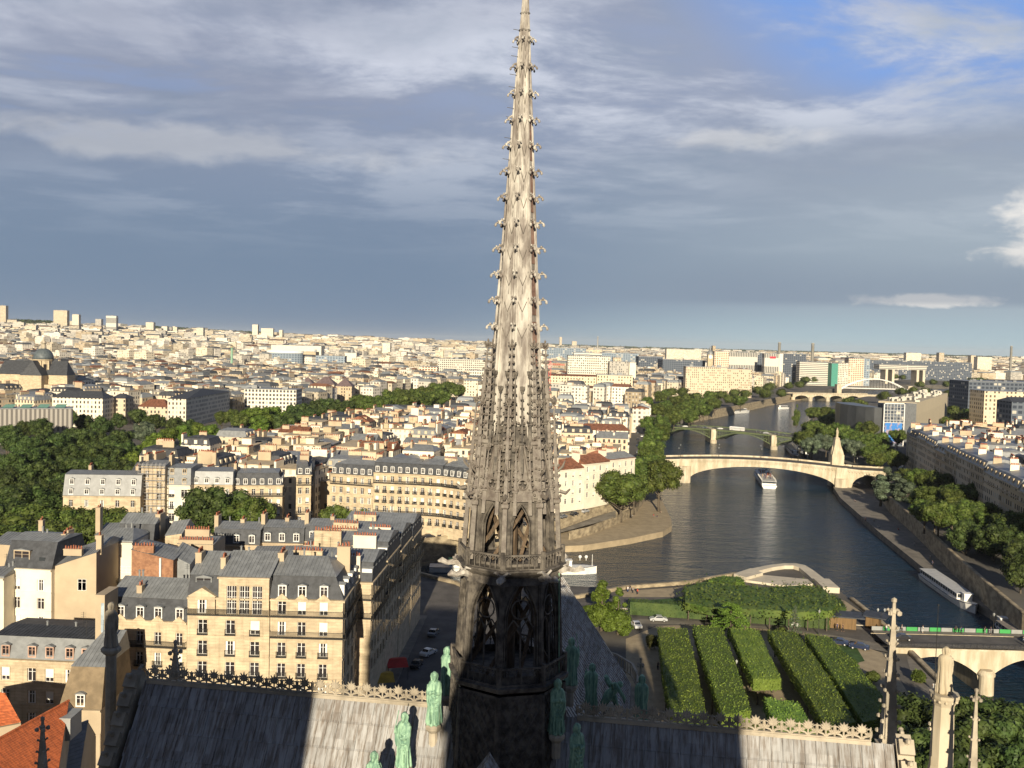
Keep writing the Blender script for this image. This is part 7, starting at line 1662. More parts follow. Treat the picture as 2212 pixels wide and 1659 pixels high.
mb = MB(); mb.box(-3.3, -3, 0, 3.3, 3, 17.5); mb.lathe([(4.2, 17.5), (4.0, 18.6), (2.4, 22.5), (1.9, 25), (1.5, ht - 5.8), (1.9, ht - 5.6), (1.0, ht - 5)], 4, ph=math.pi / 4)
for s in (-1, 1): mb.mesh_([(s * 1.6, -1.2, 17.6), (s * 3.2, -1.2, 17.6), (s * 3.2, 1.2, 17.6), (s * 1.6, 1.2, 17.6), (s * 2.3, 0, 22.5)], [(0, 1, 4), (1, 2, 4), (2, 3, 4), (3, 0, 4)])
mb.build('shaft', M_bridge, py_); o = link('figure', ST[3].copy(), py_, (0, 0, ht - 5.2)); o.data.materials.clear(); o.data.materials.append(M_bridge); o.scale = (1.1, 1.1, 1.6)
def lamp(x, y, z, h, label, double=False, group=None):
    t = thing('street_lamp', label, 'street lamp', (x, y, z), 0, group); mb = MB(); mb.lathe([(.16, 0), (.14, .8), (.07, 1.0), (.055, h)], 6); mb.build('pole', M_iron, t)
    for s in ((-.8, .8) if double else (0,)):
        if double: mb = MB(); mb.tube([(0, 0, h - .8), (s, 0, h - .4), (s, 0, h)], .04, 5); mb.build('arm', M_iron, t)
        mb = MB(); mb.lathe([(.12, h), (.26, h + .35), (.28, h + .5), (.05, h + .75)], 6, (s, 0)); mb.build('lantern', mat('lantern_glass', (.35, .36, .35), .3), t)
for s in (.08, .26, .45, .62, .86):
    for q, w_ in ((1.2, 'near'), (18.6, 'far')): p = P(s, q, zt(s)); lamp(*p, 6.5, 'tall thin lamp on the %s side of the pale bridge' % w_, group='lamps on the %s side of the pale bridge' % w_)
Pt, ztt = P, zt
# green steel bridge
t = thing('steel_bridge', 'green painted steel bridge of low arches carrying traffic behind the stone one', 'bridge'); p1, p2 = G(1540, 957, -8), G(1670, 971, -8); dv = p2 - p1; A = p1 - dv * .92; B = p2 + dv * .80; L = (B - A).length
t1, t2 = (p1 - A).dot(B - A) / L ** 2, (p2 - A).dot(B - A) / L ** 2; zt = lambda s: 1.2 + 1.6 * math.sin(math.pi * s); P = lambda s, q, z, A=A.copy(), B=B.copy(): tuple(A + (B - A) * s + Vector((-(B - A).y, (B - A).x, 0)).normalized() * q + Vector((0, 0, z - A.z - (B.z - A.z) * s)))
spans = [(.0, t1), (t1, t2), (t2, .99)]
for (a, b) in spans:
    for q in (0, 6, 12, 18):
        mb = MB(); n = 26; z_ = lambda s: (lambda u: -5.6 + (zt((a + b) / 2) - 1.3 + 5.6) * (1 - u * u))((s - a) / (b - a) * 2 - 1)
        for i in range(n):
            s0, s1 = lerp(a, b, i / n), lerp(a, b, (i + 1) / n); mb.tube([P(s0, q, z_(s0)), P(s1, q, z_(s1))], .42, 4, False)
            mb.tube([P(s0, q, z_(s0)), P(s0, q, zt(s0) - .6)], .13, 4, False)
            if q in (0,) and zt(s0) - z_(s0) > 2: mb.tube([P(s0, q, z_(s0)), P(s1, q, zt(s1) - .6)], .10, 4, False)
        mb.build('arch_rib', M_gsteel, t)
mb = MB(); wall_strip(mb, P, 0, -.3, zt, -.9, .1, 40); wall_strip(mb, P, 19, .3, zt, -.9, .1, 40)
for i in range(120): s = i / 120; mb.tube([P(s, 0, zt(s)), P(s, 0, zt(s) + 1)], .04, 4, False)
wall_strip(mb, P, 0, -.1, zt, .95, 1.05, 40); wall_strip(mb, P, 19, .1, zt, .3, 1.05, 40); mb.build('railing', M_gsteel, t)
for s_ in (t1, t2): mb = MB(); c = Vector(P(s_, 0, 0)); mb.box(c.x - 1.9, c.y - 1.8, -9, c.x + 1.9, c.y + 20, zt(s_) + .2); mb.cyl(c.x, c.y - 1.8, -9, -5.5, 2.6, n=14); mb.build('pier', M_bridge, t)
deck_strip('road', P, 0, 19, zt, 0, 40, M_asph, t); PS, zS = P, zt
# farther bridges
t = thing('far_stone_bridge', 'distant pale stone bridge of several shallow arches', 'bridge'); A, B = G(1712, 866, -8), G(1900, 868, -8); zt = lambda s: 1.6
mb = MB(); P, L_, nn, dd = bridge_body(mb, A, B, 30, zt, arcs([(.02 + .196 * i, .18 + .196 * i, -5.5, .2) for i in range(5)], -9)); wall_strip(mb, P, 0, -.4, zt, 0, 1.1, 20); wall_strip(mb, P, 29, .4, zt, 0, 1.1, 20); mb.build('arches', M_bridge, t); deck_strip('road', P, 0, 30, zt, .02, 10, M_pave, t)
for i in range(6): mb = MB(); c = P(.0 + .196 * i, -1, 0); mb.cyl(c[0], c[1], -9, -2, 3, n=8); mb.build('pier', M_bridge, t)
t = thing('viaduct_arch', 'white steel railway arch rising above the distant stone bridge', 'bridge'); y = 1600; xa, xb = AtY(1812, 845, y).x, AtY(1966, 845, y).x; n = 24; zc = AtY(1890, 819, y).z; mb = MB()
for q in (0, 8):
    pts = [(lerp(xa, xb, i / n), y + q, -2 + (zc + 2) * (1 - (2 * i / n - 1) ** 2)) for i in range(n + 1)]; mb.tube(pts, .9, 6); mb.tube([(xa, y + q, 3), (xb, y + q, 3)], .7, 4)
    for p in pts[1:-1]: mb.tube([p, (p[0], p[1], 3)], .16, 4, False)
mb.build('arch', M_white, t); mb = MB(); mb.box(xa, y, 2.2, xb, y + 8, 2.9); mb.build('deck', M_conc, t)
for q in (xa, xb): mb = MB(); mb.box(q - 4, y - 2, -9, q + 4, y + 10, 9); mb.build('pier', M_bridge, t)
mb = MB(); mb.prism([G2(1640, 862, -6), G2(1745, 853, -6), G2(1752, 846, -6), G2(1640, 853, -6)], -9, -2.5); tag(mb.build('quay_wall', M_beige), 'pale sunlit retaining wall at the foot of the distant bridge', 'embankment wall')
# near bridge at the lower right
t = thing('near_bridge', 'near stone bridge with round piers, railing and road at the lower right', 'bridge'); A, B = Vector((84.5, 201.5, 0)), Vector((186, 197, 0)); zt = lambda s: 1.3 + .5 * math.sin(math.pi * min(1, s * 1.2))
pc = G(2112, 1486, -8); L = (B - A).length; tp = (pc.x - A.x) / (B.x - A.x); w_ = 1.6 / L; sp_ = 20.5 / L
mb = MB(); P, L_, nn, dd = bridge_body(mb, A, B, 12, zt, arcs([(tp - sp_ + w_ * .2, tp - w_ * .7, -4.4, -.4), (tp + w_ * .7, tp + sp_ - w_, -4.4, -.2), (tp + sp_ + w_ * .7, tp + 2 * sp_, -4.4, -.4)], -9)); wall_strip(mb, P, 0, -.35, zt, -.35, 0, 30); mb.build('arches', M_bridge, t)
for s_ in (tp, tp + sp_): mb = MB(); c = P(s_, -.6, 0); mb.lathe([(1.6, -9), (1.5, -3.9), (1.75, -3.85), (1.75, -3.4), (1.2, -2.7)], 16, (c[0], c[1])); mb.box(c[0] - 1.4, c[1], -9, c[0] + 1.4, c[1] + 13, -4); mb.build('pier', M_bridge, t)
deck_strip('road', P, 2.2, 9.4, zt, .02, 20, M_asph, t); deck_strip('pavement', P, 0, 2.2, zt, .16, 20, M_pave, t); deck_strip('pavement', P, 9.4, 12, zt, .16, 20, M_pave, t)
mb = MB(); wall_strip(mb, P, 0, .06, zt, 1.1, 1.17, 30); wall_strip(mb, P, 0, .05, zt, .25, .3, 30)
for i in range(300): s = i / 300; mb.tube([P(s, 0.03, zt(s)), P(s, 0.03, zt(s) + 1.1)], .022 if i % 8 else .05, 4, False)
for i in range(75): s = i / 75; mb.tube([P(s, .03, zt(s) + .3), P(s + 1 / 75, .03, zt(s) + 1.1)], .02, 4, False); mb.tube([P(s, .03, zt(s) + 1.1), P(s + 1 / 75, .03, zt(s) + .3)], .02, 4, False)
mb.build('railing', M_iron, t); PN, zN = P, zt
gg = mat('barrier_green', (.05, .30, .08), .6, .05); gw = mat('barrier_grey', (.27, .28, .27), .6, .05)
for i in range(26):
    s0, s1 = .0 + i * .026, .0 + (i + .94) * .026; a, b = Vector(P(s0, 11.6, zt(s0) + .2)), Vector(P(s1, 11.6, zt(s1) + .2)); m_ = gg if i % 2 else gw; mb = MB()
    o = a.copy(); d = b - a; mb.mesh_([(0, -.04, 0), tuple(d + Vector((0, -.04, 0))), tuple(d + Vector((0, -.04, 0.9))), (0, -.04, 0.9), (0, .04, 0), tuple(d + Vector((0, .04, 0))), tuple(d + Vector((0, .04, 0.9))), (0, .04, 0.9)], [(0, 1, 2, 3), (5, 4, 7, 6), (3, 2, 6, 7), (0, 3, 7, 4), (1, 5, 6, 2)])
    o2 = mb.build('barrier_panel', m_); o2.location = o; tag(o2, ('bright green' if i % 2 else 'grey white') + ' site barrier panel in the line along the near bridge', 'barrier', ('green' if i % 2 else 'grey') + ' barrier panels along the near bridge')
# ================================================================== STREET AND GARDEN SURFACES
struct(sheet('pavement', [G2(1330, 1314), G2(1500, 1323), G2(1700, 1336), G2(1925, 1357), (84.5, 214), (84.5, 201), G2(1930, 1412), G2(1800, 1385), G2(1660, 1362), G2(1500, 1350), G2(1330, 1345)], .01, M_pave))
struct(sheet('road', [G2(1330, 1321), G2(1500, 1330), G2(1700, 1344), G2(1920, 1366), (84.5, 211.0), (84.5, 203.7), G2(1930, 1395), G2(1800, 1372), G2(1660, 1354), G2(1500, 1342), G2(1330, 1335)], .016, M_asph))
struct(sheet('kerb', [G2(1330, 1313.5), G2(1500, 1322.5), G2(1700, 1335.5), G2(1925, 1356.5), G2(1925, 1358), G2(1700, 1337), G2(1500, 1324), G2(1330, 1315)], .14, M_beige, .14))
struct(sheet('path', [G2(1352, 1380), G2(1420, 1352), G2(1560, 1349), G2(1800, 1375), G2(1905, 1410), G2(1945, 1470), G2(1990, 1545), G2(1900, 1659), G2(1500, 1680), G2(1352, 1600)], .012, M_sand))
struct(sheet('lawn', [G2(1798, 1392), G2(1850, 1398), G2(1868, 1428), G2(1838, 1436), G2(1812, 1420)], .03, M_grass))
struct(sheet('lawn', [G2(1360, 1300), G2(1800, 1330), G2(1830, 1345), G2(1800, 1316), G2(1480, 1290)], .012, M_grass))
struct(sheet('path', [G2(1345, 1277), G2(1478, 1268), G2(1478, 1290), G2(1345, 1290)], .02, M_sand)); struct(sheet('path', [G2(1800, 1290), G2(1825, 1298), G2(1872, 1330), G2(1830, 1330)], .02, M_sand))
struct(sheet('road', [G2(1958, 1418), G2(1985, 1420), G2(2050, 1520), G2(2090, 1659), G2(1980, 1659), G2(1985, 1520)], .02, M_pave))
struct(sheet('road', [(-22, 150), (-19, 222), (-30, 252), (60, 250), (95, 232), (90, 226), (40, 228), (-2, 232), (-4, 150)], .006, M_asph)); struct(sheet('pavement', [(-25.5, 150), (-21.8, 150), (-18.8, 220), (-22, 220)], .15, M_pave, .15))
# memorial at the point of the island
t = thing('memorial', 'low pale concrete memorial with a sunken court and black iron bars at the island point', 'memorial'); gx = lambda u, v, z=1.0: G2(u, v, z)
outer = [gx(1585, 1240), gx(1625, 1228), (gx(1660, 1221)), gx(1693, 1217), gx(1720, 1217), gx(1739, 1221), gx(1757, 1232), gx(1779, 1249), gx(1800, 1264)]; inner = [gx(1597, 1246), gx(1636, 1234), gx(1668, 1226), gx(1695, 1222), gx(1714, 1222), gx(1726, 1226), gx(1741, 1238), gx(1756, 1252), gx(1775, 1266)]
mb = MB()
for i in range(len(outer) - 1): mb.prism([outer[i], outer[i + 1], inner[i + 1], inner[i]][::-1], -7, 1.05)
mb.build('parapet', M_beige, t); mb = MB(); mb.prism([gx(1585, 1242), gx(1622, 1230), gx(1648, 1240), gx(1612, 1250)], -3, 1.4); mb.build('entrance_slab', M_beige, t)
mb = MB(); mb.prism([gx(1757, 1249, 1.5), gx(1791, 1250, 1.5), gx(1814, 1270, 1.5), gx(1778, 1268, 1.5)], -3, 1.5); mb.build('stair_slab', M_beige, t); mb = MB(); mb.prism(inner[::-1], -5.2, -3.6); mb.build('court_floor', M_beige, t)
mb = MB(); mb.prism([gx(1612, 1250), gx(1640, 1238), gx(1745, 1248), gx(1757, 1258), gx(1700, 1262)], -3.5, .6); mb.build('terrace', M_beige, t)
g_ = MB(); c = G(1720, 1236, -1)
for i in range(9): x = c.x - 1.6 + i * .42; g_.tube([(x, c.y, -3.6), (x + random.uniform(-.1, .1), c.y, random.uniform(-.2, .9))], .06, 4)
g_.tube([(c.x - 2, c.y, -1.8), (c.x + 2.2, c.y, -1.5)], .12, 4); g_.tube([(c.x - 1.8, c.y, -.8), (c.x + 2.2, c.y, -.7)], .08, 4); g_.build('iron_bars', M_iron, t)
# kiosks along the street
M_kw = mat('brown_board', (.17, .105, .045), .7, .12, .8, stretch=(3, 3, .3))
for (u0, u1, lb, d_) in ((1790, 1849, 'long low wooden kiosk with brown shutters under a dark flat roof', 0), (1869, 1897, 'short wooden kiosk with brown shutters beside the double lamp', 0)):
    a, b = G(u0, 1356, 0), G(u1, 1361, 0); t = thing('kiosk', lb, 'kiosk', (a.x, a.y, 0), math.atan2(b.y - a.y, b.x - a.x), 'street kiosks by the hedge'); W = (b - a).length
    mb = MB(); mb.box(0, 0, 0, W, 3.5, 2.9); n = int(W / 1.1)
    for i in range(n): mb.box(i * W / n + .05, -.05, .2, (i + 1) * W / n - .05, -.003, 2.7)
    mb.build('wall', M_kw, t); mb = MB(); mb.box(-.8, -1.0, 2.9, W + 1.8, 4.6, 3.15); mb.build('roof', M_slate, t)
p = G(1902, 1362, 0); lamp(p.x, p.y, 0, 4.6, 'double armed street lamp beside the short wooden kiosk', True); p = Vector(PN(.27, 11.2, 1.8)); lamp(p.x, p.y, 1.8, 4.2, 'single lantern lamp on the near bridge by the green barrier'); p = G(1633, 1475); lamp(p.x - 4, p.y, 0, 3.8, 'garden lamp between the clipped tree rows'); p = G(1768, 1370); lamp(p.x, p.y, 0, 5, 'street lamp before the nearest clipped row')
# ================================================================== BOATS
def boat(x, y, rz, L, B, hullm, label, cabm=None, roofm=None, hh=1.7, ch=2.1, c0=.12, c1=.78, deck2=False, group=None, open_top=False, z=ZW, name='boat', seats=0):
    t = thing(name, label, 'boat', (x, y, z), rz, group); mb = MB(); n = 14; rows = []
    for i in range(n + 1):
        s = i / n; w = B / 2 * (1 if s < .72 else math.sqrt(max(0, 1 - ((s - .72) / .28) ** 2))) * (.88 + .12 * min(1, s * 6)); rows.append((lerp(-L / 2, L / 2, s), max(.05, w), hh + (.8 * max(0, s - .7) / .3)))
    vs = []
    for (a, w, h) in rows: vs += [(a, -w * .72, -.5), (a, -w, h), (a, w, h), (a, w * .72, -.5)]
    fs = [(4 * i + k, 4 * i + 4 + k, 4 * i + 5 + k, 4 * i + 1 + k) for i in range(n) for k in (0, 1, 2)] + [(0, 1, 2, 3)]
    mb.mesh_(vs, fs); mb.build('hull', hullm, t); g_ = MB()
    for s_ in (-1, 1): g_.tube([(a, s_ * w, h + .05) for a, w, h in rows], .09, 4)
    g_.build('gunwale', M_white if hullm != M_white else mat('navy_band', (.03, .04, .08), .5), t)
    xa, xb, w = -L / 2 + c0 * L, -L / 2 + c1 * L, B * .40; g_ = MB(); g_.box(xa, -w, hh - .1, xb, w, hh + .75); g_.build('cabin', cabm or M_white, t)
    g_ = MB(); g_.box(xa + .1, -w + .08, hh + .75, xb - .1, w - .08, hh + ch - .2); g_.build('windows', M_glass, t); g_ = MB(); k = xa
    while k < xb: 
        for s_ in (-1, 1): g_.box(k, s_ * w - .05, hh + .75, k + .14, s_ * w + .05, hh + ch - .2)
        k += 1.9
    g_.box(xb - .15, -w, hh + .75, xb, -w + .2, hh + ch - .2); g_.build('posts', cabm or M_white, t); g_ = MB(); g_.box(xa - .5, -w - .25, hh + ch - .2, xb + .4, w + .25, hh + ch); g_.build('roof', roofm or M_white, t)
    if deck2:
        for s_ in (-1, 1): g_ = MB(); g_.box(xa, s_ * w - .04, hh + ch + .85, xb, s_ * w + .04, hh + ch + .95); [g_.box(k_, s_ * w - .04, hh + ch, k_ + .08, s_ * w + .04, hh + ch + .9) for k_ in np.arange(xa, xb, 1.6)]; g_.build('railing', M_white, t)
    g_ = MB(); g_.box(xb + .6, -w * .5, hh, xb + 2.6, w * .5, hh + ch + .4); g_.box(xb + .5, -w * .6, hh + ch + .4, xb + 2.8, w * .6, hh + ch + .55); g_.build('wheelhouse', cabm or M_white, t)
    return t
M_grn = mat('green_boat_roof', (.04, .27, .16), .6, .1); M_navy = mat('dark_hull', (.025, .03, .05), .4, .1); M_silver = mat('pale_grey_roof', (.50, .50, .49), .5, .06); M_redb = mat('red_awning', (.42, .03, .02), .7, .1)
bt = boat(2, 297, rad(2), 54, 6.2, M_white, 'white passenger boat with a green roof, bow showing right of the spire', roofm=M_grn, c1=.80)
g_ = MB()
for k in (-1, 1): g_.ball((22.5 + k, 0, 5.4), .55, 10); g_.tube([(22.5 + k, 0, 4.2), (22.5 + k, 0, 5)], .1, 5)
g_.tube([(25.5, 0, 2.4), (25.5, 0, 6.2)], .08, 5); g_.build('radar_domes', M_white, bt)
def pxb(u0, v0, u1, v1): a, b = G(u0, v0, -8), G(u1, v1, -8); c = (a + b) / 2; return c.x, c.y, math.atan2(b.y - a.y, b.x - a.x), (b - a).length
boat(*pxb(1999, 1251, 2107, 1326), 5.6, M_white, 'long moored barge with a pale ribbed awning and green tender at its bow', roofm=M_silver, c0=.04, c1=.80)
boat(*pxb(2258, 1436, 2158, 1362), 5.6, M_navy, 'dark blue moored restaurant boat cut by the right edge', roofm=mat('taupe_awning', (.26, .23, .20), .8), c0=.1, c1=.85)
tb = boat(*pxb(1662, 1056, 1641, 1026), 9.0, M_white, 'white tour boat full of passengers passing under the wide arch', c0=.05, c1=.85, deck2=True, roofm=M_silver)
boat(118, 187, rad(80), 18, 5, M_navy, 'dark boat just entering at the lower right edge below the bridge', roofm=M_silver)
g_ = MB()
for (u0, v0, u1, v1, hm, rm, lb) in ((1537, 889, 1570, 884, M_white, M_redb, 'white boat with a red awning moored at the low port'), (1573, 880, 1600, 876, M_white, M_white, 'white boat moored right of the red awning one'), (1600, 877, 1614, 874, M_white, M_silver, 'short white boat tied up ahead of the others'), (1577, 894, 1618, 891, M_white, M_navy, 'low barge with a white stern cruising before the port'), (1617, 875, 1651, 871, M_silver, M_white, 'farthest grey white boat moored before the pale wall'), (1681, 884, 1702, 883, M_white, M_white, 'small white boat alone in the middle of the far river'), (1518, 889, 1530, 888, M_white, M_white, 'little white launch at the left end of the low port')):
    a, b = G(u0, v0, -8), G(u1, v1, -8); c = (a + b) / 2; L = (b - a).length; boat(c.x, c.y, math.atan2(b.y - a.y, b.x - a.x) + (math.pi if u0 == 1681 else 0), L, max(4, L * .16), hm, lb, roofm=rm, c0=.15, c1=.75, hh=1.6 + L * .012, ch=2.4)
for (u0, v0, u1, v1, lb) in ((1700, 968, 1722, 992, 'dark barge moored by the steel bridge, left one'), (1728, 972, 1742, 990, 'dark barge moored by the steel bridge under the trees')): a, b = G(u0, v0, -8), G(u1, v1, -8); c = (a + b) / 2; boat(c.x, c.y, math.atan2(b.y - a.y, b.x - a.x), (b - a).length, 5, M_navy, lb, roofm=M_slate)
# ================================================================== CARS, PEOPLE
def car(x, y, z, rz, col, label, group=None, s=1.0):
    key = tuple(col); t = thing('car', label, 'car', (x, y, z), rz, group); t.scale = (s,) * 3
    if key not in CARS:
        b = MB(); L, W = 2.1, .86
        prof = [(-2.1, .35), (-2.12, .75), (-1.95, .92), (-1.35, 1.0), (-.75, 1.42), (.45, 1.45), (1.1, 1.0), (1.85, .88), (2.1, .68), (2.1, .35)]
        for (xa, za), (xb, zb) in zip(prof[:-1], prof[1:]):
            wa = W * (.80 if za > 1.2 else 1); wb = W * (.80 if zb > 1.2 else 1); b.face([(xa, -wa, za), (xb, -wb, zb), (xb, wb, zb), (xa, wa, za)])
        for s_ in (-1, 1):
            lo = [(p[0], s_ * W, p[1]) for p in prof if p[1] <= 1.01]; b.face(lo if s_ < 0 else lo[::-1]); q = [(-1.35, s_ * W, 1.0), (1.1, s_ * W, 1.0), (.45, s_ * W * .8, 1.45), (-.75, s_ * W * .8, 1.42)]; b.face(q)
        b.face([(-2.1, -W, .35), (-2.1, W, .35), (2.1, W, .35), (2.1, -W, .35)]); bo = b.build('body', mat('car_paint_%d' % len(CARS), col, .25, .03, spec=.6))
        g = MB()
        for s_ in (-1, 1): g.face([(-1.15, s_ * (W + .004), 1.03), (.9, s_ * (W + .004), 1.03), (.4, s_ * (W * .82 + .01), 1.38), (-.72, s_ * (W * .82 + .01), 1.37)])
        g.face([(1.08, -.72, 1.03), (1.08, .72, 1.03), (.5, .64, 1.42), (.5, -.64, 1.42)]); g.face([(-1.33, -.72, 1.04), (-1.33, .72, 1.04), (-.80, .64, 1.41), (-.80, -.64, 1.41)]); go = g.build('windows', M_glass)
        wmb = MB(); wmb.T = Matrix.Rotation(math.pi / 2, 4, 'X'); wmb.cyl(0, 0, -.11, .11, .32, n=12); wmb.mi = 1; wmb.cyl(0, 0, -.115, .115, .17, n=8); wo = wmb.build('wheel', [M_tyre, M_silver]); lm = MB(); lm.box(-.05, -.14, -.07, .03, .14, .07); lo_ = lm.build('headlight', M_white)
        CARS[key] = (bo.data, go.data, wo.data, lo_.data); [bpy.data.objects.remove(o) for o in (bo, go, wo, lo_)]
    bd, gd, wd, ld = CARS[key]; link('body', bd, t); link('windows', gd, t)
    for sx in (-1.3, 1.3):
        for sy in (-.80, .80): link('wheel', wd, t, (sx, sy, .32))
    for sy in (-.6, .6): link('headlight', ld, t, (2.08, sy, .66))
    return t
CARS = {}
cw, cs, ck, cb, cr_, cg = (.7, .7, .68), (.40, .41, .42), (.03, .03, .035), (.02, .03, .07), (.35, .02, .02), (.16, .17, .18)
def car_on(P, z, s, q, rz, col, lb, group=None): p = P(s, q, z(s) + .03); return car(p[0], p[1], p[2], rz, col, lb, group)
car_on(PN, zN, .33, 5, rad(178), cs, 'silver estate car crossing the near bridge'); car_on(PN, zN, .045, 5.2, rad(178), ck, 'dark hatchback behind the sunlit pinnacle at the bridge end')
for u, v, c_, lb, r in ((1422, 1342, cs, 'grey blue car on the street behind the first clipped row', 178), (1374, 1355, cw, 'white van like car at the foot of the conifer', 100), (1846, 1345 + 18, cr_, 'x', 0)):
    if lb != 'x': p = G(u, v); car(p.x, p.y, .02, rad(r), c_, lb)
for u, v, c_, lb, r in ((1686, 1347, cr_, 'red car parked beside the silver spruce', 150), (1706, 1351, cw, 'white car parked between the red car and the spruce', 150), (1812, 1392, cb, 'dark blue car, upper of two parked beyond the nearest clipped row', 155), (1856, 1402, cb, 'dark blue car, lower of two parked by the small tree', 155)): p = G(u, v); car(p.x, p.y, .02, rad(r), c_, lb)
for i, (c_, s_) in enumerate(zip((ck, cw, ck, cb, ck, cw, ck, cs, ck, ck, cw, ck), (.08, .13, .2, .26, .31, .36, .58, .64, .69, .75, .82, .9))): car_on(PS, zS, s_, 5 if i % 2 else 9, rad(170 if i % 2 else -10), c_, ('white' if c_ == cw else 'silver' if c_ == cs else 'dark') + ' car in the queue on the green steel bridge', 'cars queueing on the steel bridge')
p = PS(.47, 4, zS(.47)); t = thing('coach', 'long white coach on the green steel bridge', 'coach', p, math.atan2((PS(1, 0, 0)[1] - PS(0, 0, 0)[1]), (PS(1, 0, 0)[0] - PS(0, 0, 0)[0]))); mb = MB(); mb.box(-6, -0.9, .4, 6, 0.9, 1.5); mb.box(-6, -0.9, 2.6, 6, 0.9, 3.2); mb.build('body', M_white, t); mb = MB(); mb.box(-5.98, -1.23, 1.5, 5.98, 1.23, 2.6); mb.build('windows', M_silver, t)
for x in (-3.8, 3.8):
    for s in (-1, 1): link('wheel', CARS[cs][2], t, (x, s * 1.15, .45)).scale = (1.4,) * 3
for i in range(15):      # parked along the island quay
    s = i / 14; a = Vector((-46, 286.5, 0)).lerp(Vector((12, 340, 0)), s) if False else Vector((lerp(-36, 30, s), lerp(303.5, 361, s ** 1.6) + 1.8, 0)); c_ = (cw, cg, ck, ck, cs, cb, ck, cg, cr_, ck, cw, ck, cg, ck, cs)[i]
    car(a.x, a.y, .02, math.atan2(57 * 1.6 * max(.02, s) ** .6, 66), c_, ('white' if c_ == cw else 'red' if c_ == cr_ else 'silver grey' if c_ in (cs, cg) else 'dark') + ' car parked on the far island quay wall', 'cars parked on the island quay')
for u, v, c_, lb, r in ((925, 1415, cw, 'white car in the shaded street left of the spire', 60), (900, 1440, ck, 'dark car in the shaded street left of the spire', 80), (936, 1372, cg, 'grey car farther up the shaded street', 80), (866, 1100, cw, 'x', 0)):
    if lb != 'x': p = G(u, v); car(p.x, p.y, .03, rad(r), c_, lb)
for i in range(16): p = G(lerp(1398, 1392, i / 15), lerp(1035, 930, i / 15)); car(p.x - 5 + (i % 2) * 3, p.y, .03, rad(80), (ck, cw, cg, ck, cb, cs)[i % 6], 'car on the narrow quay street between white houses and river trees', 'cars on the island river street')
for i, (u, v) in enumerate(((1950, 1012), (1958, 1015), (1940, 1018), (1930, 1006), (1945, 1005))): p = G(u, v); car(p.x, p.y, .03, rad(30 + 20 * i), (cw, cs, ck, cw, cg)[i], 'car waiting at the right end of the stone bridge', 'cars at the right end of the stone bridge')
for (u, v, m_, lb, r) in ((856, 1430, M_redb, 'red street awning in the shade at the foot of the street row', 15), (826, 1462, mat('yellow_awning', (.45, .28, .03), .7), 'yellow street awning in the shade near the corner house', 15)):
    p = G(u, v, 2.6); t = thing('awning', lb, 'awning', (p.x, p.y, 0), rad(r)); mb = MB(); mb.mesh_([(-2, -3, 2.5), (2, -3, 2.5), (2, 0, 3.3), (-2, 0, 3.3), (2, 3, 2.5), (-2, 3, 2.5)], [(0, 1, 2, 3), (3, 2, 4, 5)]); mb.build('cloth', m_, t)
    for sx in (-1.9, 1.9):
        for sy in (-2.9, 2.9): mb = MB(); mb.box(sx - .04, sy - .04, 0, sx + .04, sy + .04, 2.5); mb.build('post', M_iron, t)
# small figures: one body each with clothes
def person_mesh(pose, seed):
    r = random.Random(seed); B, S, TR, Hh = MB(), MB(), MB(), MB()
    st = .16 if pose == 'walk' else .03
    if pose == 'sit':
        for s in (-1, 1): TR.tube([(s * .1, 0, .14), (s * .13, -.42, .22), (s * .13, -.45, .2), (s * .13, -.75, .06)], [.11, .085, .08, .055], 7); B.tube([(s * .13, -.72, .07), (s * .13, -.88, .06)], [.05, .04], 6); B.tube([(s * .2, 0, .62), (s * .27, -.12, .36), (s * .18, -.36, .28)], [.055, .045, .035], 6)
        oz = -.74
    else:
        for s in (-1, 1): TR.tube([(s * .09, 0, .92), (s * .10, -s * st, .5), (s * .10, -s * st * 1.4 + .03, .1)], [.115, .085, .055], 7); B.tube([(s * .10, -s * st * 1.4 + .05, .05), (s * .10, -s * st * 1.4 - .14, .04)], [.05, .04], 6); B.tube([(s * .2, 0, 1.40), (s * .27, s * .08, 1.12), (s * .25, -.1 - s * .06, .86)], [.05, .04, .03], 6)
        oz = 0
    S.tube([(0, 0, .86 + oz), (0, 0, 1.1 + oz), (0, 0, 1.35 + oz), (0, 0, 1.47 + oz)], [.17, .15, .20, .09], 9, flat=.65); 
    for s in (-1, 1): S.tube([(s * .16, 0, 1.42 + oz), (s * .25, .01, 1.2 + oz)], [.075, .06], 6)
    B.tube([(0, 0, 1.2 + oz), (0, 0, 1.50 + oz), (0, 0, 1.55 + oz), (0, -.01, 1.62 + oz), (0, 0, 1.72 + oz), (0, 0, 1.75 + oz)], [.09, .055, .07, .095, .075, .03], 8); Hh.tube([(0, .03, 1.56 + oz), (0, .035, 1.68 + oz), (0, .01, 1.77 + oz)], [.09, .105, .05], 8)
    out = []
    for nm, m in (('person', B), ('shirt', S), ('trousers', TR), ('hair', Hh)): o = m.build(nm, M_white, None, True); out.append(o.data); bpy.data.objects.remove(o)
    return out
PMESH = {k: person_mesh(k, i) for i, k in enumerate(('stand', 'walk', 'sit'))}; M_skin = mat('skin', (.45, .27, .19), .6, .04); M_hair = mat('hair', (.05, .03, .02), .6, .1)
CLO = {n_: mat('cloth_' + n_.replace(' ', '_'), c_, .85, .05) for n_, c_ in (('white', (.65, .64, .6)), ('dark blue', (.03, .05, .12)), ('black', (.025, .025, .03)), ('red', (.42, .05, .03)), ('grey', (.22, .22, .22)), ('beige', (.42, .34, .24)))}
PCACHE = {}
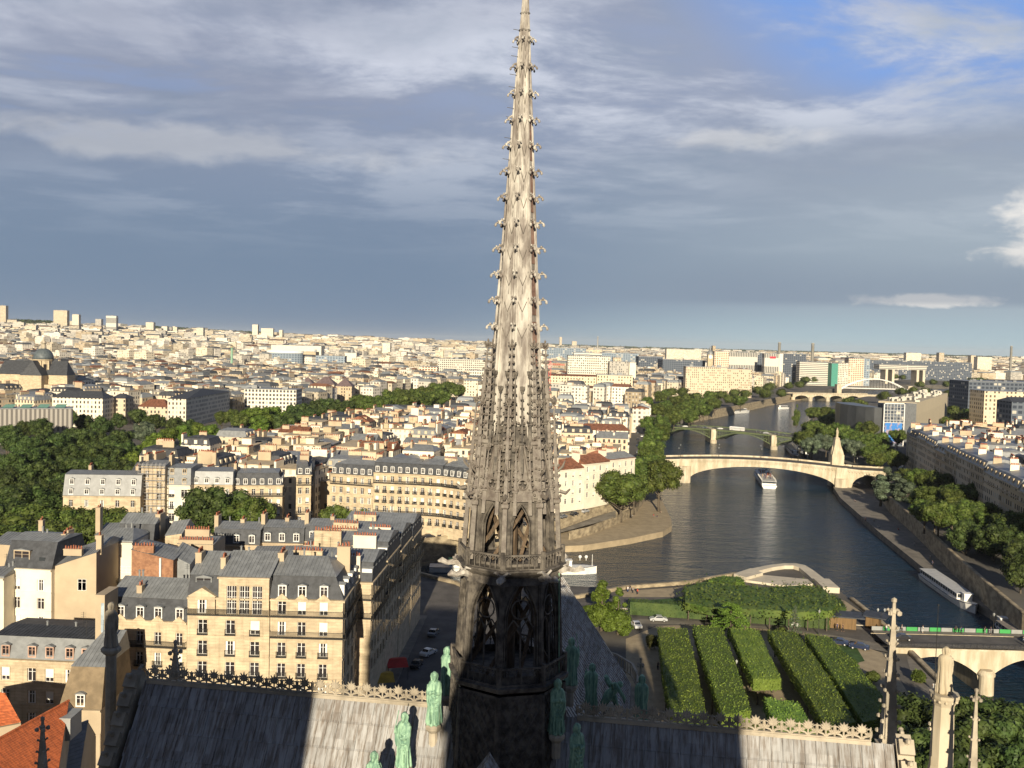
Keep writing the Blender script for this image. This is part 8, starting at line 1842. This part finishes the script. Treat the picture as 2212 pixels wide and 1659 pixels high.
def person(x, y, z, rz, pose, top, bot, label, group=None):
    key = (pose, top, bot)
    if key not in PCACHE:
        L = []
        for d_, m_ in zip(PMESH[pose], (M_skin, CLO[top], CLO[bot], M_hair)): q = d_.copy(); q.materials.clear(); q.materials.append(m_); L.append(q)
        PCACHE[key] = L
    d_ = PCACHE[key]; t = link('person', d_[0], None, (x, y, z), rz); tag(t, label, 'person', group)
    for nm, q in zip(('shirt', 'trousers', 'hair'), d_[1:]): link(nm, q, t)
for i, (s, q, ps, a, b) in enumerate(((.03, 10.6, 'stand', 'white', 'dark blue'), (.065, 10.8, 'walk', 'grey', 'black'), (.11, 10.4, 'stand', 'white', 'white'), (.185, 10.7, 'walk', 'black', 'black'), (.195, 10.3, 'walk', 'dark blue', 'black'), (.25, 10.8, 'stand', 'black', 'grey'), (.262, 10.6, 'stand', 'dark blue', 'black'), (.36, 10.8, 'walk', 'black', 'dark blue'), (.372, 10.5, 'stand', 'red', 'grey'), (.384, 10.7, 'stand', 'beige', 'red'), (.40, 10.5, 'walk', 'white', 'white'), (.415, 10.8, 'walk', 'white', 'beige'), (.30, 1.1, 'walk', 'beige', 'dark blue'), (.322, 1.0, 'stand', 'red', 'black'), (.345, 1.2, 'walk', 'dark blue', 'grey'))):
    p = PN(s, q, zN(s) + .16); person(p[0], p[1], p[2], rad(40 * i), ps, a, b, '%s person, %s top, %s trousers, on the %s of the near bridge' % ('walking' if ps == 'walk' else 'standing', a, b, 'far pavement' if q > 5 else 'front pavement'), 'people on the near bridge')
for i, (u, v, ps, a, b) in enumerate(((1302, 1127, 'sit', 'red', 'dark blue'), (1308, 1130, 'sit', 'white', 'grey'), (1315, 1126, 'sit', 'white', 'black'), (1322, 1129, 'sit', 'red', 'black'), (1282, 1141, 'sit', 'black', 'black'), (1360, 1117, 'stand', 'white', 'beige'), (1366, 1116, 'sit', 'grey', 'black'), (1412, 1115, 'sit', 'red', 'grey'), (1420, 1117, 'sit', 'black', 'dark blue'), (1428, 1108, 'sit', 'beige', 'black'), (1332, 1122, 'sit', 'beige', 'beige'))):
    p = G(u, v, -5.8); person(p.x, p.y, -5.8, rad(30 * i), ps, a, b, '%s person with %s shirt on the sandy quay of the island tip' % ('sitting' if ps == 'sit' else 'standing', a), 'people resting on the island tip')
for i, (u, v, ps, a, b) in enumerate(((1356, 1280, 'stand', 'white', 'dark blue'), (1361, 1277, 'stand', 'black', 'grey'), (1367, 1282, 'walk', 'grey', 'black'), (1377, 1285, 'walk', 'red', 'black'))): p = G(u, v); person(p.x, p.y, 0.03, rad(160 * i), ps, a, b, 'visitor in %s by the river wall behind the conifers' % a, 'people by the river wall')
for i, (u, v, z, ps, a, b) in enumerate(((1870, 1127, -5.6, 'stand', 'black', 'black'), (1940, 1145, -5.6, 'sit', 'red', 'dark blue'), (1898, 1140, -5.6, 'sit', 'white', 'grey'), (2009, 1208, -5.6, 'stand', 'white', 'beige'), (2014, 1222, -5.6, 'walk', 'dark blue', 'black'), (1888, 1126, -5.6, 'sit', 'beige', 'black'), (1846, 1083, -5.6, 'sit', 'dark blue', 'black'), (1975, 1180, -5.6, 'walk', 'white', 'grey'))): p = G(u, v, z); person(p.x, p.y, z, rad(70 * i), ps, a, b, '%s person in %s on the long low quay' % ({'sit': 'sitting', 'walk': 'walking', 'stand': 'standing'}[ps], a), 'people on the low right bank quay')
for i, (u, v, a, b) in enumerate(((1808, 1362, 'dark blue', 'black'), (1820, 1364, 'black', 'black'), (1885, 1369, 'red', 'dark blue'), (2017, 1493, 'white', 'white'), (1421, 1448, 'black', 'black'), (1550, 1486, 'beige', 'red'))): p = G(u, v); person(p.x, p.y, .03, rad(50 * i), 'walk' if i % 2 else 'stand', a, b, ('pedestrian in %s before the wooden kiosk' % a) if i < 3 else ('person in white on the path below the near bridge' if i == 3 else 'person in %s under the clipped tree rows' % a))
for i in range(46):
    x = random.uniform(-18, 14); y = random.uniform(-2.8, 2.8); M4 = tb.matrix_basis.copy(); p = M4 @ Vector((x, y, 3.8)); a, b = random.choice(('white', 'red', 'dark blue', 'grey', 'beige', 'black')), random.choice(('dark blue', 'grey', 'beige')); person(p.x, p.y, p.z + .0, random.uniform(0, 6), 'stand', a, b, 'passenger in %s on the upper deck of the tour boat' % a, 'tour boat passengers')
# ================================================================== THE AIR
hm = bpy.data.materials.new('haze_air'); hm.use_nodes = True; hn = NT(hm.node_tree); hn.n.clear()
ho = hn.new('ShaderNodeOutputMaterial'); pv = hn.new('ShaderNodeVolumePrincipled', i_Color=(0.80, 0.87, 0.95, 1), i_Density=0.000028); hn.l.new(pv.outputs[0], ho.inputs['Volume'])
mb = MB(); mb.box(-29000, -3000, -11, 29000, 29000, 215); tag(mb.build('haze', hm), 'thin pale evening haze over the town', 'haze', kind='stuff')
